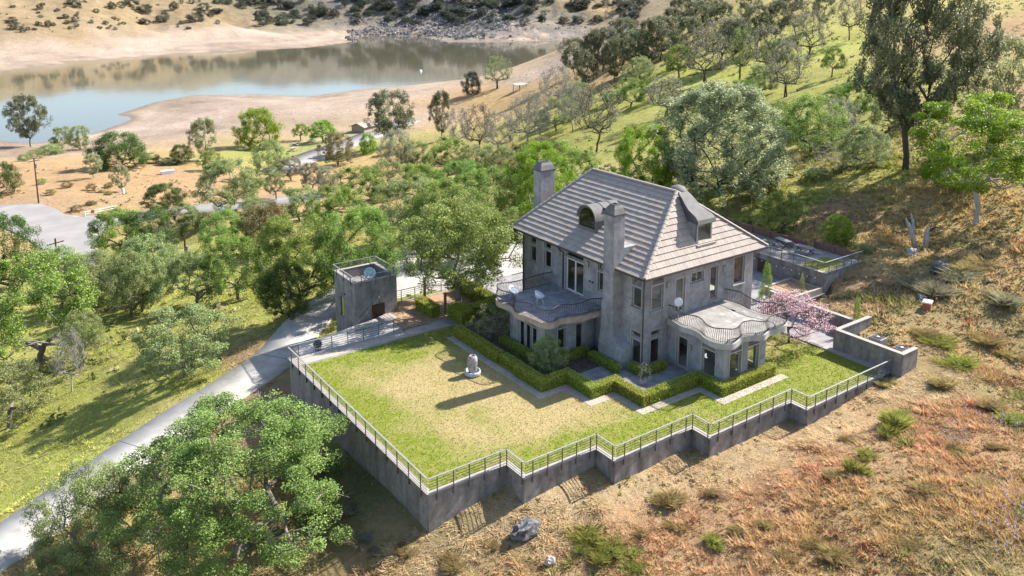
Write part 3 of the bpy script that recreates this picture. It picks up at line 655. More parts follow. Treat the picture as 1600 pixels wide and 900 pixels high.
# --- roof
def roof_pts(): return dict(a=(EX0, EY0, EZ), b=(EX1, EY0, EZ), c=(EX1, EY1, EZ), d=(EX0, EY1, EZ), r0=(RX, RY0, RZ), r1=(RX, RY1, RZ))
mb = MB(); q = roof_pts(); dz = 0.06
lo = lambda p: (p[0], p[1], p[2] - dz)
a, b, c, d, r0, r1 = [lo(q[k]) for k in ('a', 'b', 'c', 'd', 'r0', 'r1')]
mb.add([a, b, c, d, r0, r1], [(0, 1, 4), (1, 2, 5, 4), (2, 3, 5), (3, 0, 4, 5)])
mb.box(EX0 + 0.05, EX1 - 0.05, EY0 + 0.05, EY1 - 0.05, 7.0, 7.10)
roof = hp(mb, 'roof', M['gutter'])

def tile_face(p0, p1, t0, t1, n_course, tw, thick=0.066):
    """eave corners p0->p1, top corners t0 (above p0) ->t1; returns verts/faces/values of lapped flat tiles"""
    p0, p1, t0, t1 = map(np.array, (p0, p1, t0, t1))
    e = p1 - p0; L = np.linalg.norm(e); e = e / L
    up = t0 - p0; up = up - e * (up @ e); S = np.linalg.norm(up); up = up / S
    nrm = np.cross(e, up)
    la = (t0 - p0) @ e; ra = (t1 - p0) @ e
    V = []; F = []; val = []
    rng = np.random.RandomState(int(L * 100))
    for c in range(n_course):
        s0, s1 = S * c / n_course - (0.05 if c == 0 else 0), S * (c + 1.06) / n_course
        s1 = min(s1, S)
        off = (c % 2) * tw / 2; k0 = -1
        while True:
            u0 = k0 * tw + off; u1 = u0 + tw - 0.012; k0 += 1
            if u0 > L: break
            f0, f1 = max(s0, 0) / S, s1 / S
            Lb, Lt = la * f0, la * f1; Rb, Rt = L + (ra - L) * f0, L + (ra - L) * f1
            b0, b1 = np.clip([u0, u1], Lb, Rb); q0, q1 = np.clip([u0, u1], Lt, Rt)
            if b1 - b0 < 0.01 and q1 - q0 < 0.01: continue
            j = rng.uniform(-0.006, 0.006)
            h0, h1 = thick + 0.012 + j, 0.012
            base = len(V)
            for (u, s, h) in ((b0, s0, h0), (b1, s0, h0), (q1, s1, h1), (q0, s1, h1), (b0, s0, h0 - thick - 0.01), (b1, s0, h0 - thick - 0.01)):
                V.append(p0 + e * u + up * s + nrm * h)
            F += [(base, base+1, base+2, base+3), (base+4, base+5, base+1, base), (base+4, base, base+3, base+3), (base+1, base+5, base+2, base+2)]
            val += [rng.uniform(0.1, 0.9)] * 4
    return V, F, val
faces = [(q['d'], q['a'], q['r1'], q['r0'], 17), (q['a'], q['b'], q['r0'], q['r0'], 12), (q['b'], q['c'], q['r0'], q['r1'], 17), (q['c'], q['d'], q['r1'], q['r1'], 12)]
for k, (p0, p1, t0, t1, nc) in enumerate(faces):
    V, F, val = tile_face(p0, p1, t0, t1, nc, 0.33)
    me = bpy.data.meshes.new('roof_tiles'); me.from_pydata([tuple(v) for v in V], [], [tuple(dict.fromkeys(f)) for f in F]); me.update()
    at = me.attributes.new('v', 'FLOAT', 'FACE'); at.data.foreach_set('value', np.array(val, dtype=np.float32))
    o = link('roof_tiles', me, M['tile'], roof); o['kind'] = 'stuff'
# hip and ridge tiles: half-round caps laid one over the next
def cap_tile_mesh(L=0.5, r0=0.17, r1=0.14):
    mb = MB(); n = 7; vs = []; fs = []
    for i, (x, r) in enumerate(((0, r0), (L, r1))):
        for k in range(n):
            a = math.pi * k / (n - 1); vs.append((x, math.cos(a) * r, math.sin(a) * r * 0.75))
    for k in range(n - 1): fs.append((k, k + 1, n + k + 1, n + k))
    vs.append((0, 0, 0)); fs += [(2 * n, k + 1, k) for k in range(n - 1)]
    mb.add(vs, fs); me = mb.mesh('hip_tile')
    at = me.attributes.new('v', 'FLOAT', 'FACE'); at.data.foreach_set('value', np.full(len(me.polygons), 0.8, dtype=np.float32))
    me.materials.append(M['tile']); return me
CT = cap_tile_mesh()
def cap_run(a, b, name, step=0.42):
    a, b = Vector(a), Vector(b); d = b - a; n = int(d.length / step); st = d.length / n
    rot = d.to_track_quat('X', 'Z')
    for k in range(n):
        o = bpy.data.objects.new(name, CT); COL.objects.link(o); o.parent = roof
        o.rotation_mode = 'QUATERNION'; o.rotation_quaternion = rot
        p = a + d * (k / n); o.location = (p.x, p.y, p.z + 0.05)
for pa, nm in (('a', 'hip_tile'), ('b', 'hip_tile')): cap_run(q[pa], q['r0'], nm)
for pa in ('c', 'd'): cap_run(q[pa], q['r1'], 'hip_tile')
cap_run(q['r0'], q['r1'], 'ridge_tile')
# gutters and downpipes
mb = MB(); g = 0.13
for (x0, x1, y0, y1) in ((EX0 - g, EX0, EY0 - g, EY1 + g), (EX1, EX1 + g, EY0 - g, EY1 + g), (EX0, EX1, EY0 - g, EY0), (EX0, EX1, EY1, EY1 + g)):
    mb.box(x0, x1, y0, y1, EZ - 0.13, EZ - 0.03)
hp(mb, 'gutter', M['gutter'])
def downpipe(px, py, wx, wy):
    mb = MB(); mb.tube([(px, py, 7.05), (px, py, 6.95), (wx, wy, 6.45), (wx, wy, 0.05)], 0.055, 8); hp(mb, 'downpipe', M['gutter'])
downpipe(EX0 + 0.1, EY0 + 0.1, X0 - 0.07, Y0 - 0.05); downpipe(EX0 + 0.1, EY1 - 0.2, X0 - 0.07, Y1 - 0.15); downpipe(EX0 + 0.1, 13.3, X0 - 0.08, 13.25)

# --- chimneys
def chimney_cap(cx0, cx1, cy0, cy1, z):
    mb = MB(); o = 0.05
    mb.box(cx0 - o, cx1 + o, cy0 - o, cy1 + o, z, z + 0.13); c = hp(mb, 'chimney_band', M['darkzinc'])
    mb = MB(); i = 0.27; zt = z + 0.72
    b = [(cx0 - 0.02, cy0 - 0.02, z + 0.13), (cx1 + 0.02, cy0 - 0.02, z + 0.13), (cx1 + 0.02, cy1 + 0.02, z + 0.13), (cx0 - 0.02, cy1 + 0.02, z + 0.13)]
    t = [(cx0 + i, cy0 + i, zt), (cx1 - i, cy0 + i, zt), (cx1 - i, cy1 - i, zt), (cx0 + i, cy1 - i, zt)]
    m = [tuple(bb[k] + (tt[k] - bb[k]) * (0.45, 0.45, 0.62)[k] * 1.0 for k in range(3)) for bb, tt in zip(b, t)]
    t2 = [(p[0], p[1], zt + 0.07) for p in t]; inn = [(cx0 + i + 0.06, cy0 + i + 0.06), (cx1 - i - 0.06, cy0 + i + 0.06), (cx1 - i - 0.06, cy1 - i - 0.06), (cx0 + i + 0.06, cy1 - i - 0.06)]
    it = [(p[0], p[1], zt + 0.07) for p in inn]; ib = [(p[0], p[1], zt - 0.25) for p in inn]
    vs = b + m + t + t2 + it + ib
    fs = [(r * 4 + k, r * 4 + (k + 1) % 4, r * 4 + 4 + (k + 1) % 4, r * 4 + 4 + k) for r in range(5) for k in range(4)] + [(20, 21, 22, 23)]
    mb.add(vs, fs); hp(mb, 'chimney_cap', M['zinc'])
mb = MB(); cx0, cx1, cy0, cy1 = 19.0, 20.05, 6.44, 7.52
prof = [(-0.3, 18.75, 5.25, 7.62), (1.35, 18.75, 5.25, 7.62), (2.3, 18.95, 6.36, 7.62), (4.25, 18.95, 6.38, 7.62), (4.62, 19.0, cy0, cy1), (11.05, cx0, cy0, cy1)]
vs = []; fs = []
for z, xf, ya0, ya1 in prof: vs += [(xf, ya0, z), (cx1, ya0, z), (cx1, ya1, z), (xf, ya1, z)]
for r in range(len(prof) - 1): fs += [(r*4+k, r*4+(k+1) % 4, r*4+4+(k+1) % 4, r*4+4+k) for k in range(4)]
fs += [(3, 2, 1, 0), tuple(len(vs) - 4 + k for k in range(4))]
mb.add(vs, fs); bevel(hp(mb, 'chimney', M['stucco']), 0.03, 2)
mb = MB(); mb.box(20.0, 21.2, cy0, cy1, 6.9, 8.6); hp(mb, 'chimney_saddle', M['stucco'])
chimney_cap(cx0, cx1, cy0, cy1, 11.05)
mb = MB(); mb.box(22.0, 23.5, 18.92, 20.0, -0.3, 11.62); bevel(hp(mb, 'chimney', M['stucco']), 0.03, 2)
chimney_cap(22.0, 23.5, 18.92, 20.0, 11.62)

# --- arched dormer on the garden slope
def barrel_dormer():
    y0, y1, xf, zs, rad = 10.66, 12.74, 21.0, 9.38, 1.04
    yc = (y0 + y1) / 2; n = 14
    slope = (RZ - EZ) / (RX - EX0)
    zr = lambda x: EZ + (x - EX0) * slope
    arc = [(yc + rad * math.cos(math.pi * k / n), zs + rad * math.sin(math.pi * k / n)) for k in range(n + 1)]
    out = [(yc + (rad + 0.06) * math.cos(math.pi * k / n), zs + (rad + 0.06) * math.sin(math.pi * k / n)) for k in range(n + 1)]
    mb = MB()   # cheeks and front wall round the glass
    for y, s in ((y0, -1), (y1, 1)):
        mb.add([(xf, y, zr(xf) - 0.15), (EX0 + (zs - EZ) / slope + 0.2, y, zs), (xf, y, zs)], [(0, 1, 2) if s < 0 else (2, 1, 0)])
    gi = [(yc + (rad - 0.14) * math.cos(math.pi * k / n), zs + (rad - 0.14) * math.sin(math.pi * k / n)) for k in range(n + 1)]
    vs = [(xf, *p) for p in arc] + [(xf, *p) for p in gi]
    mb.add(vs, [(k, k + 1, n + 2 + k, n + 1 + k) for k in range(n)])
    sill = 8.72
    mb.add([(xf, y1, zs), (xf, y1, sill), (xf, y1 - 0.14, sill), (xf, y1 - 0.14, zs)], [(0, 1, 2, 3)]); mb.add([(xf, y0, zs), (xf, y0, sill), (xf, y0 + 0.14, sill), (xf, y0 + 0.14, zs)], [(3, 2, 1, 0)])
    mb.add([(xf - 0.03, y0, 8.3), (xf - 0.03, y1, 8.3), (xf - 0.03, y1, sill), (xf - 0.03, y0, sill), (xf + .25, y0, sill), (xf + .25, y1, sill)], [(3, 2, 1, 0), (3, 4, 5, 2)])
    d = hp(mb, 'dormer', M['zinc'])
    mb = MB(); vs = []; xs = [(xf - 0.14, 0), (xf + 0.6, 0), (xf + 1.5, 0), (EX0 + (zs + rad - EZ) / slope + 0.25, 0)]
    for x, _ in xs: vs += [(x, *p) for p in out]
    mb.add(vs, [(r*(n+1)+k, (r+1)*(n+1)+k, (r+1)*(n+1)+k+1, r*(n+1)+k+1) for r in range(3) for k in range(n)])
    vs = [(xf - 0.14, *p) for p in out] + [(xf - 0.14, *p) for p in arc] + [(xf + 0.02, *p) for p in arc]
    mb.add(vs, [(k + 1, k, n+1+k, n+2+k) for k in range(n)] + [(n+2+k, n+1+k, 2*n+2+k, 2*n+3+k) for k in range(n)])
    mb.build('dormer_hood', M['zinc'], d, True)
    for x in (xf - 0.13, xf + 1.05, xf + 2.0):
        mb = MB(); mb.tube([(x, *(np.array((yc, zs)) + (np.array(p) - (yc, zs)) * 1.015)) for p in out], 0.022, 5); mb.build('hood_seam', M['zinc'], d)
    mb = MB(); gl = [(xf + 0.05, yc + (rad - 0.13) * math.cos(math.pi * k / n), zs + (rad - 0.13) * math.sin(math.pi * k / n)) for k in range(n + 1)] + [(xf + 0.05, y0 + 0.13, sill), (xf + 0.05, y1 - 0.13, sill)]
    mb.add(gl, [tuple(list(range(n + 1)) + [n + 1, n + 2])]); mb.build('pane', M['glassdark'], d)
    mb = MB(); mb.box(xf + 1.0, xf + 1.05, y0 + 0.02, y1 - 0.02, 8.9, zs + 0.9); mb.build('room_wall', M['wood'], d)
barrel_dormer()

# --- swept dormer on the end slope
def swept_dormer():
    x0, x1, yf, zb, zt = 25.45, 27.1, 4.55, 8.36, 9.92
    slope = (RZ - EZ) / (RY0 - EY0)
    zr = lambda y: EZ + (y - EY0) * slope
    n = 10
    prof = [(yf - 0.28, zt - 0.02), (yf - 0.2, zt + 0.28), (yf + 0.1, zt + 0.52), (yf + 0.5, zt + 0.66), (yf + 0.95, zt + 0.86), (yf + 1.4, zt + 1.2), (yf + 1.8, zt + 1.55), (yf + 2.2, zt + 1.83)]
    mb = MB()
    for x, s in ((x0, 0), (x1, 1)):
        pts = [(x, yf, zr(yf) - 0.3), (x, EY0 + (zt - EZ) / slope + 0.1, zt), (x, yf, zt)]
        mb.add(pts, [(0, 1, 2) if s else (2, 1, 0)])
    mb.add([(x0, yf, zb - 0.3), (x1, yf, zb - 0.3), (x1, yf, zb), (x0, yf, zb)], [(0, 1, 2, 3)])
    d = hp(mb, 'dormer', M['stucco'])
    hood = MB(); m = len(prof)
    vs = []
    xm = (x0 + x1) / 2
    for sg in (-1, 1):
        hw = [0.99 * (1 - 0.5 * (i / (m - 1)) ** 1.3) for i in range(m)]
        vs += [(xm + sg * w_, y, z) for (y, z), w_ in zip(prof, hw)] + [(xm + sg * w_, y, min(z - 0.03, max(zt - 0.04, zr(y) - 0.2))) for (y, z), w_ in zip(prof, hw)]
    fs = [(k, k + 1, 2*m + k + 1, 2*m + k) for k in range(m - 1)]
    fs = [tuple(reversed(f)) for f in fs]
    for b_ in (0, 2 * m):
        ck = MB(); ck.add(vs[b_:b_ + 2 * m], [(m + k, m + k + 1, k + 1, k) for k in range(m - 1)]); ck.build('hood_cheek', M['darkzinc'], d)
    fs += [(0, 2*m, 3*m, m), (m, 3*m, 3*m + 1, m + 1), (m + 1, 3*m + 1, 3*m + 2, m + 2)]
    hood.add(vs, fs); hood.build('dormer_hood', M['zinc'], d, False)
    w = MB(); f = 0.13
    w.box(x0, x0 + f, yf - 0.05, yf + 0.06, zb, zt); w.box(x1 - f, x1, yf - 0.05, yf + 0.06, zb, zt); w.box(x0 + f, x1 - f, yf - 0.05, yf + 0.06, zb, zb + f); w.box(x0 + f, x1 - f, yf - 0.05, yf + 0.06, zt - f, zt)
    w.build('window_frame', M['frame'], d)
    w = MB(); w.quad((x0 + f, yf, zb + f), (x1 - f, yf, zb + f), (x1 - f, yf, zt - f), (x0 + f, yf, zt - f)); w.build('pane', M['glass'], d)
    w = MB(); w.box(x0 - 0.18, x1 + 0.18, yf - 0.35, yf - 0.055, zb - 0.14, zb - 0.02); w.build('sill', M['cap'], d)
    w = MB(); w.box(x0 + 0.02, x1 - 0.02, yf + 0.6, yf + 0.64, zb, zt); w.build('curtain', M['plaster_in'], d)
swept_dormer()
mb = MB(); mb.box(23.35, 23.75, 4.62, 4.95, 8.55, 8.66); mb.tube([(23.55, 4.85, 8.6), (23.55, 4.85, 9.0)], 0.06, 8); hp(mb, 'roof_vent', M['zinc'])
mb = MB(); mb.lathe([(0.75, 0.0), (0.72, 0.25), (0.5, 0.52), (0.15, 0.64), (0.0, 0.65)], 18, (26.9, 7.9, 11.35)); hp(mb, 'ridge_ventilator', M['zinc'], None, True)

# --- wavy balcony slabs with curved rails
def smooth_path(ctrl, n=8):
    P = np.array(ctrl, float); out = []
    for i in range(len(P) - 1):
        p0 = P[max(i - 1, 0)]; p1 = P[i]; p2 = P[i + 1]; p3 = P[min(i + 2, len(P) - 1)]
        for k in range(n):
            t = k / n
            out.append(0.5 * ((2*p1) + (-p0+p2)*t + (2*p0-5*p1+4*p2-p3)*t*t + (-p0+3*p1-3*p2+p3)*t**3))
    out.append(P[-1]); return [tuple(p) for p in out]

def balcony(path, closing, z0, z1, edge_mat, deck_mat, rail_mat, nm, topglint=False):
    poly = path + closing
    area = sum(poly[i][0] * poly[(i+1) % len(poly)][1] - poly[(i+1) % len(poly)][0] * poly[i][1] for i in range(len(poly)))
    pl = poly if area > 0 else poly[::-1]
    mb = MB(); mb.prism(pl, z0, z1); slab = hp(mb, nm + '_slab', edge_mat)
    cx = sum(p[0] for p in pl) / len(pl); cy = sum(p[1] for p in pl) / len(pl)
    ins = []
    for i, p in enumerate(path):
        a = path[max(i - 1, 0)]; b = path[min(i + 1, len(path) - 1)]
        t = Vector((b[0] - a[0], b[1] - a[1])).normalized(); nn = Vector((-t.y, t.x))
        if area < 0: nn = -nn
        ins.append((p[0] + nn.x * 0.10, p[1] + nn.y * 0.10))
    cl = [(c[0], c[1]) for c in closing]
    dp = ins + cl; dp = dp if area > 0 else dp[::-1]
    mb = MB(); mb.prism(dp, z1 + 0.002, z1 + 0.03); mb.build(nm + '_deck', deck_mat, slab)
    rail = MB(); ht = 0.98; zb = z1 + 0.03
    rail.tube([(p[0], p[1], zb + ht + 0.06 * math.sin(i * 0.35)) for i, p in enumerate(ins)], 0.038, 6)
    r = rail.build(nm + '_handrail', rail_mat, slab)
    rail = MB(); rail.tube([(p[0], p[1], zb + 0.10) for p in ins], 0.018, 5)
    # bellied pickets
    d = np.r_[0, np.cumsum([math.dist(ins[i], ins[i+1]) for i in range(len(ins) - 1)])]
    for s in np.arange(0.06, d[-1], 0.14):
        i = int(np.clip(np.searchsorted(d, s) - 1, 0, len(ins) - 2)); u = (s - d[i]) / (d[i+1] - d[i])
        x = ins[i][0] + (ins[i+1][0] - ins[i][0]) * u; y = ins[i][1] + (ins[i+1][1] - ins[i][1]) * u
        t = Vector((ins[i+1][0] - ins[i][0], ins[i+1][1] - ins[i][1])).normalized(); o = Vector((t.y, -t.x)) if area > 0 else Vector((-t.y, t.x))
        rail.tube([(x, y, zb + 0.02), (x + o.x * 0.10, y + o.y * 0.10, zb + 0.25), (x + o.x * 0.06, y + o.y * 0.06, zb + 0.5), (x - o.x * 0.02, y - o.y * 0.02, zb + 0.75), (x, y, zb + ht)], 0.0165, 4, False)
    o = rail.build(nm + '_pickets', rail_mat, slab); o['kind'] = 'stuff'
    return slab, ins

pathA = smooth_path([(19.96, 14.75), (18.4, 14.75), (16.6, 14.8), (15.2, 14.95), (14.45, 14.7), (14.2, 14.0), (14.35, 13.1), (14.3, 12.3), (13.95, 11.4), (14.25, 10.5), (14.35, 9.6), (14.45, 8.8), (15.0, 8.3), (15.9, 8.55), (16.8, 8.35), (17.7, 8.1), (18.6, 8.15), (19.3, 8.0), (19.96, 7.72)], 6)
balcony(pathA, [], 2.98, 3.42, M['slabedge'], M['balcony'], M['iron'], 'garden_balcony')
pathB = smooth_path([(22.35, 4.2), (22.3, 3.4), (22.15, 2.6), (22.35, 1.8), (22.25, 1.0), (21.95, 0.2), (22.0, -0.7), (22.6, -1.45), (23.5, -1.35), (24.2, -1.1), (24.9, -1.3), (25.7, -1.75), (26.6, -1.5), (27.6, -1.55), (28.5, -1.5), (29.1, -0.9), (29.0, 0.0), (28.6, 0.9), (28.6, 2.0), (28.75, 3.0), (28.6, 4.2)], 6)
balcony(pathB, [], 2.98, 3.40, M['slabedge2'], M['deck'], M['iron'], 'sunroom_balcony')
# loose darker paving squares on the pale deck
rng = random.Random(5)
for k in range(11):
    x, y = rng.uniform(25.2, 27.8), rng.uniform(-0.2, 2.4); mb = MB(); mb.box(x, x + 0.42, y, y + 0.42, 3.432, 3.44); hp(mb, 'paver', M['slabedge2'])

# --- garden bay (under the garden balcony)
yb = lambda y: y - BAY0
ops = [(1.0, 1.7, 0.25, 2.3), (1.78, 2.48, 0.25, 2.3), (2.56, 3.26, 0.25, 2.3), (1.0, 1.7, 2.42, 2.74), (1.78, 2.48, 2.42, 2.74), (2.56, 3.26, 2.42, 2.74)]
hp(wall_mesh((BAX, BAY0), (0, 1), (-1, 0), BAY1 - BAY0, -0.3, 2.98, ops, 0.25), 'bay_wall', M['stucco'])
for i, (a, b, c, d) in enumerate(ops): window((BAX, BAY0), (0, 1), (-1, 0), a, b, c, d, house, 'bay_window' if i < 3 else 'transom_window', sill=False, fw=0.06, fm=M['whiteframe'] if i < 3 else None, surround=i >= 3)
ops = [(1.22, 1.95, 0.3, 2.28), (2.95, 3.65, 0.3, 2.3), (1.22, 1.95, 2.45, 2.76), (2.95, 3.65, 2.45, 2.76)]
hp(wall_mesh((BAX, BAY0), (1, 0), (0, -1), X0 - BAX, -0.3, 2.979, ops, 0.25, 0.245), 'bay_wall', M['stucco'])
for i, (a, b, c, d) in enumerate(ops): window((BAX, BAY0), (1, 0), (0, -1), a, b, c, d, house, 'bay_window' if i < 2 else 'transom_window', sill=i < 2, fw=0.065)
hp(wall_mesh((X0, BAY1), (-1, 0), (0, 1), X0 - BAX, -0.3, 2.978, [(1.5, 3.4, 0.3, 2.3)], 0.25, 0.245), 'bay_wall', M['stucco'])
window((X0, BAY1), (-1, 0), (0, 1), 1.5, 3.4, 0.3, 2.3, house, 'bay_window', cols=2)
mb = MB(); mb.box(BAX + 0.26, X0 - 0.01, BAY0 + 0.26, BAY1 - 0.26, -0.1, 0.045); hp(mb, 'bay_floor', M['floor_in'])

# --- sunroom
ops = [(3.3, 4.35, 0.08, 2.45), (0.75, 1.92, 0.45, 2.35), (0.75, 1.92, 2.48, 2.76)]
hp(wall_mesh((SRX0, SRY), (0, 1), (-1, 0), Y0 - SRY, -0.3, 2.98, ops, 0.25), 'sunroom_wall', M['stucco'])
window((SRX0, SRY), (0, 1), (-1, 0), *ops[0], house, 'sunroom_door', fw=0.12, sill=False)
window((SRX0, SRY), (0, 1), (-1, 0), *ops[1], house, 'sunroom_window', fw=0.07); window((SRX0, SRY), (0, 1), (-1, 0), *ops[2], house, 'transom_window', sill=False, fw=0.055)
ops = [(0.62, 1.78, 0.42, 2.36), (2.5, 3.66, 0.42, 2.36), (0.62, 1.78, 2.47, 2.8), (2.5, 3.66, 2.47, 2.8)]
hp(wall_mesh((SRX0, SRY), (1, 0), (0, -1), SRX1 - SRX0, -0.3, 2.979, ops, 0.3, 0.245), 'sunroom_wall', M['stucco'])
for i, (a, b, c, d) in enumerate(ops): window((SRX0, SRY), (1, 0), (0, -1), a, b, c, d, house, 'sunroom_window' if i < 2 else 'transom_window', inset=0.14, sill=i < 2, fw=0.07)
ops = [(0.8, 2.3, 0.4, 2.36), (2.9, 4.4, 0.4, 2.36)]
hp(wall_mesh((SRX1, Y0), (0, -1), (1, 0), Y0 - SRY, -0.3, 2.978, ops, 0.25), 'sunroom_wall', M['stucco'])
for a, b, c, d in ops: window((SRX1, Y0), (0, -1), (1, 0), a, b, c, d, house, 'sunroom_window', fw=0.07)
mb = MB(); mb.box(SRX0 + 0.26, SRX1 - 0.26, SRY + 0.31, Y0 + 0.2, -0.1, 0.055); hp(mb, 'sunroom_floor', M['plaster_in'])
# --- wall fittings
def lantern(x, y, z, nx, ny):
    mb = MB(); mb.box(x - 0.07 - abs(ny) * 0.02, x + 0.07, y - 0.07, y + 0.07, z - 0.22, z + 0.18); mb.box(x - 0.09, x + 0.09, y - 0.09, y + 0.09, z + 0.18, z + 0.23); hp(mb, 'wall_lantern', M['cap'])
lantern(X0 - 0.08, 13.75, 6.3, -1, 0); lantern(X0 - 0.08, 10.25, 6.3, -1, 0); lantern(22.3, Y0 - 0.08, 6.0, 0, -1); lantern(28.3, Y0 - 0.08, 6.0, 0, -1); lantern(SRX0 - 0.08, 2.0, 1.9, -1, 0)
mb = MB(); mb.box(X0 - 0.05, X0 - 0.001, 10.0, 10.18, 4.95, 5.08); mb.box(X0 - 0.05, X0 - 0.001, 9.65, 9.83, 4.95, 5.08); hp(mb, 'wall_socket', M['black'])
# furniture glimpsed in the sunroom
t = thing('sunroom_table', 'small round table seen through the sunroom windows', 'table', (24.0, 0.4, 0.055))
mb = MB(); mb.lathe([(0.55, 0.70), (0.55, 0.74)], 16); mb.build('table_top', M['wood'], t)
mb = MB(); mb.tube([(0, 0, 0.03), (0, 0, 0.70)], 0.05, 8); mb.build('pedestal', M['wood'], t)
t = thing('sunroom_sofa', 'pale sofa inside the sunroom behind the right-hand pane', 'sofa', (25.6, 1.6, 0.055))
mb = MB(); mb.box(-0.45, 0.45, -1.0, 1.0, 0.12, 0.42); bevel(mb.build('seat', M['cap'], t), 0.06, 2)
mb = MB(); mb.box(0.46, 0.7, -1.0, 1.0, 0.12, 0.85); bevel(mb.build('backrest', M['cap'], t), 0.06, 2)
for s in (-1, 1):
    mb = MB(); mb.box(-0.45, 0.45, s * 1.01, s * 1.22, 0.12, 0.6); bevel(mb.build('armrest', M['cap'], t), 0.05, 2)
# ------------------------------------------------------------------ lawn, paving and garden
CN = [(0, 20.54), (0, 0), (5.17, 0), (5.17, -1.73), (10.46, -1.73), (10.46, -3.41), (16.87, -3.41), (16.87, -4.89), (24.68, -4.89), (24.68, -6.25), (33.92, -6.25)]
def grid_sheet(name, poly, z, cell, mat, colfn=None, parent=None):
    xs = [p[0] for p in poly]; ys = [p[1] for p in poly]
    gx = np.unique(np.round(np.r_[np.arange(min(xs), max(xs), cell), xs], 3)); gy = np.unique(np.round(np.r_[np.arange(min(ys), max(ys), cell), ys], 3))
    X, Y = np.meshgrid(gx, gy); cx = (X[:-1, :-1] + X[1:, 1:]) / 2; cy = (Y[:-1, :-1] + Y[1:, 1:]) / 2
    k = pip(cx, cy, poly); idx = np.arange(X.size).reshape(X.shape)
    F = np.stack([idx[:-1, :-1][k], idx[:-1, 1:][k], idx[1:, 1:][k], idx[1:, :-1][k]], -1)
    me = raw_mesh(name, np.c_[X.ravel(), Y.ravel(), np.full(X.size, z)], F)
    if colfn is not None:
        at = me.color_attributes.new('Col', 'FLOAT_COLOR', 'POINT')
        at.data.foreach_set('color', np.c_[colfn(X.ravel(), Y.ravel()), np.ones(X.size)].astype(np.float32).ravel())
    return link(name, me, mat, parent)
def lawn_col(x, y):
    g = np.array([0.165, 0.22, 0.015]); t = np.array([0.50, 0.365, 0.205])
    c = np.exp(-(((x - 9) * 0.75 + (y - 7) * 0.45) / 5.2) ** 2) * sstep(0.5, 4.5, x) * sstep(-1.0, 3.0, y) * sstep(18.5, 12.5, y)
    c = np.maximum(c, 0.85 * np.exp(-((x - 30.5) / 2.6) ** 2 - ((y - 2.5) / 2.5) ** 2))
    c = np.clip(c * 1.35 + 0.9 * fbm(x / 2.4, y / 2.4, 5, 4, 0.65) - 0.13, 0, 1)
    return g * (1 - c[:, None]) + t * c[:, None]
LAWN = [(0.32, 19.1), (0.32, 0.32), (5.49, 0.32), (5.49, -1.41), (10.78, -1.41), (10.78, -3.09), (17.19, -3.09), (17.19, -4.57), (25.0, -4.57), (25.0, -5.93), (33.7, -5.93), (33.7, 3.2), (27.0, 3.2), (27.0, 4.1), (19.9, 4.1), (19.9, 18.3), (13.3, 18.3), (13.3, 19.1)]
struct(grid_sheet('lawn', LAWN, 0.0, 0.3, M['lawn'], lawn_col))
YARD = [(0.3, 20.5), (0.3, 19.0), (13.2, 19.0), (13.2, 18.2), (31.9, 18.2), (31.9, 3.1), (33.6, 3.1), (33.6, -1.5), (37.9, -1.5), (37.9, 5.8), (44.2, 5.8), (44.2, 26.0), (11.9, 26.0), (11.9, 20.6)]
struct(grid_sheet('yard_paving', YARD, -0.012, 1.0, M['patio']))
mb = MB()
for x0, x1, y0, y1 in ((11.45, 12.07, 5.1, 17.2), (12.07, 13.6, 5.1, 5.72), (13.6, 14.22, 2.4, 5.72), (14.22, 15.6, 2.4, 3.02), (15.6, 16.22, -0.4, 3.02), (16.22, 20.9, -0.4, 0.22), (20.9, 21.52, -2.5, 0.22), (21.52, 27.7, -2.5, -1.86)):
    mb.box(x0, x1, y0, y1, -0.1, 0.012)
struct(mb.build('garden_path', M['path']))
mb = MB(); mb.box(0.31, 12.9, 19.25, 20.3, -0.1, 0.016); struct(mb.build('lawn_edge_path', M['path']))
# paved court inside the hedges, planting beds
def bed(x0, x1, y0, y1, mat='mulch', z=0.008, nm='planting_bed'):
    mb = MB(); mb.box(x0, x1, y0, y1, -0.05, z); return struct(mb.build(nm, M[mat]))
bed(12.86, 19.9, 6.5, 18.2); bed(15.0, 19.9, 3.75, 6.49, 'patio', 0.010, 'hedge_court_paving'); bed(16.96, 22.4, 0.96, 4.2, 'patio', 0.013, 'terrace_paving')
bed(13.3, 18.4, 20.4, 26.0, 'pine_needle_floor', 0.006); bed(9.6, 13.28, 20.7, 25.9, 'pine_needle_floor', 0.004)
mb = MB()   # stone slabs in the hedge court
rng = random.Random(3)
for i in range(6):
    for j in range(4):
        x, y = 15.3 + i * 0.62, 4.0 + j * 0.62
        mb = MB(); mb.box(x + 0.02, x + 0.6, y + 0.02, y + 0.6, 0.0, 0.03 + rng.random() * 0.006); mb.build('paving_stone', M['patio'], bpy.data.objects['hedge_court_paving'])

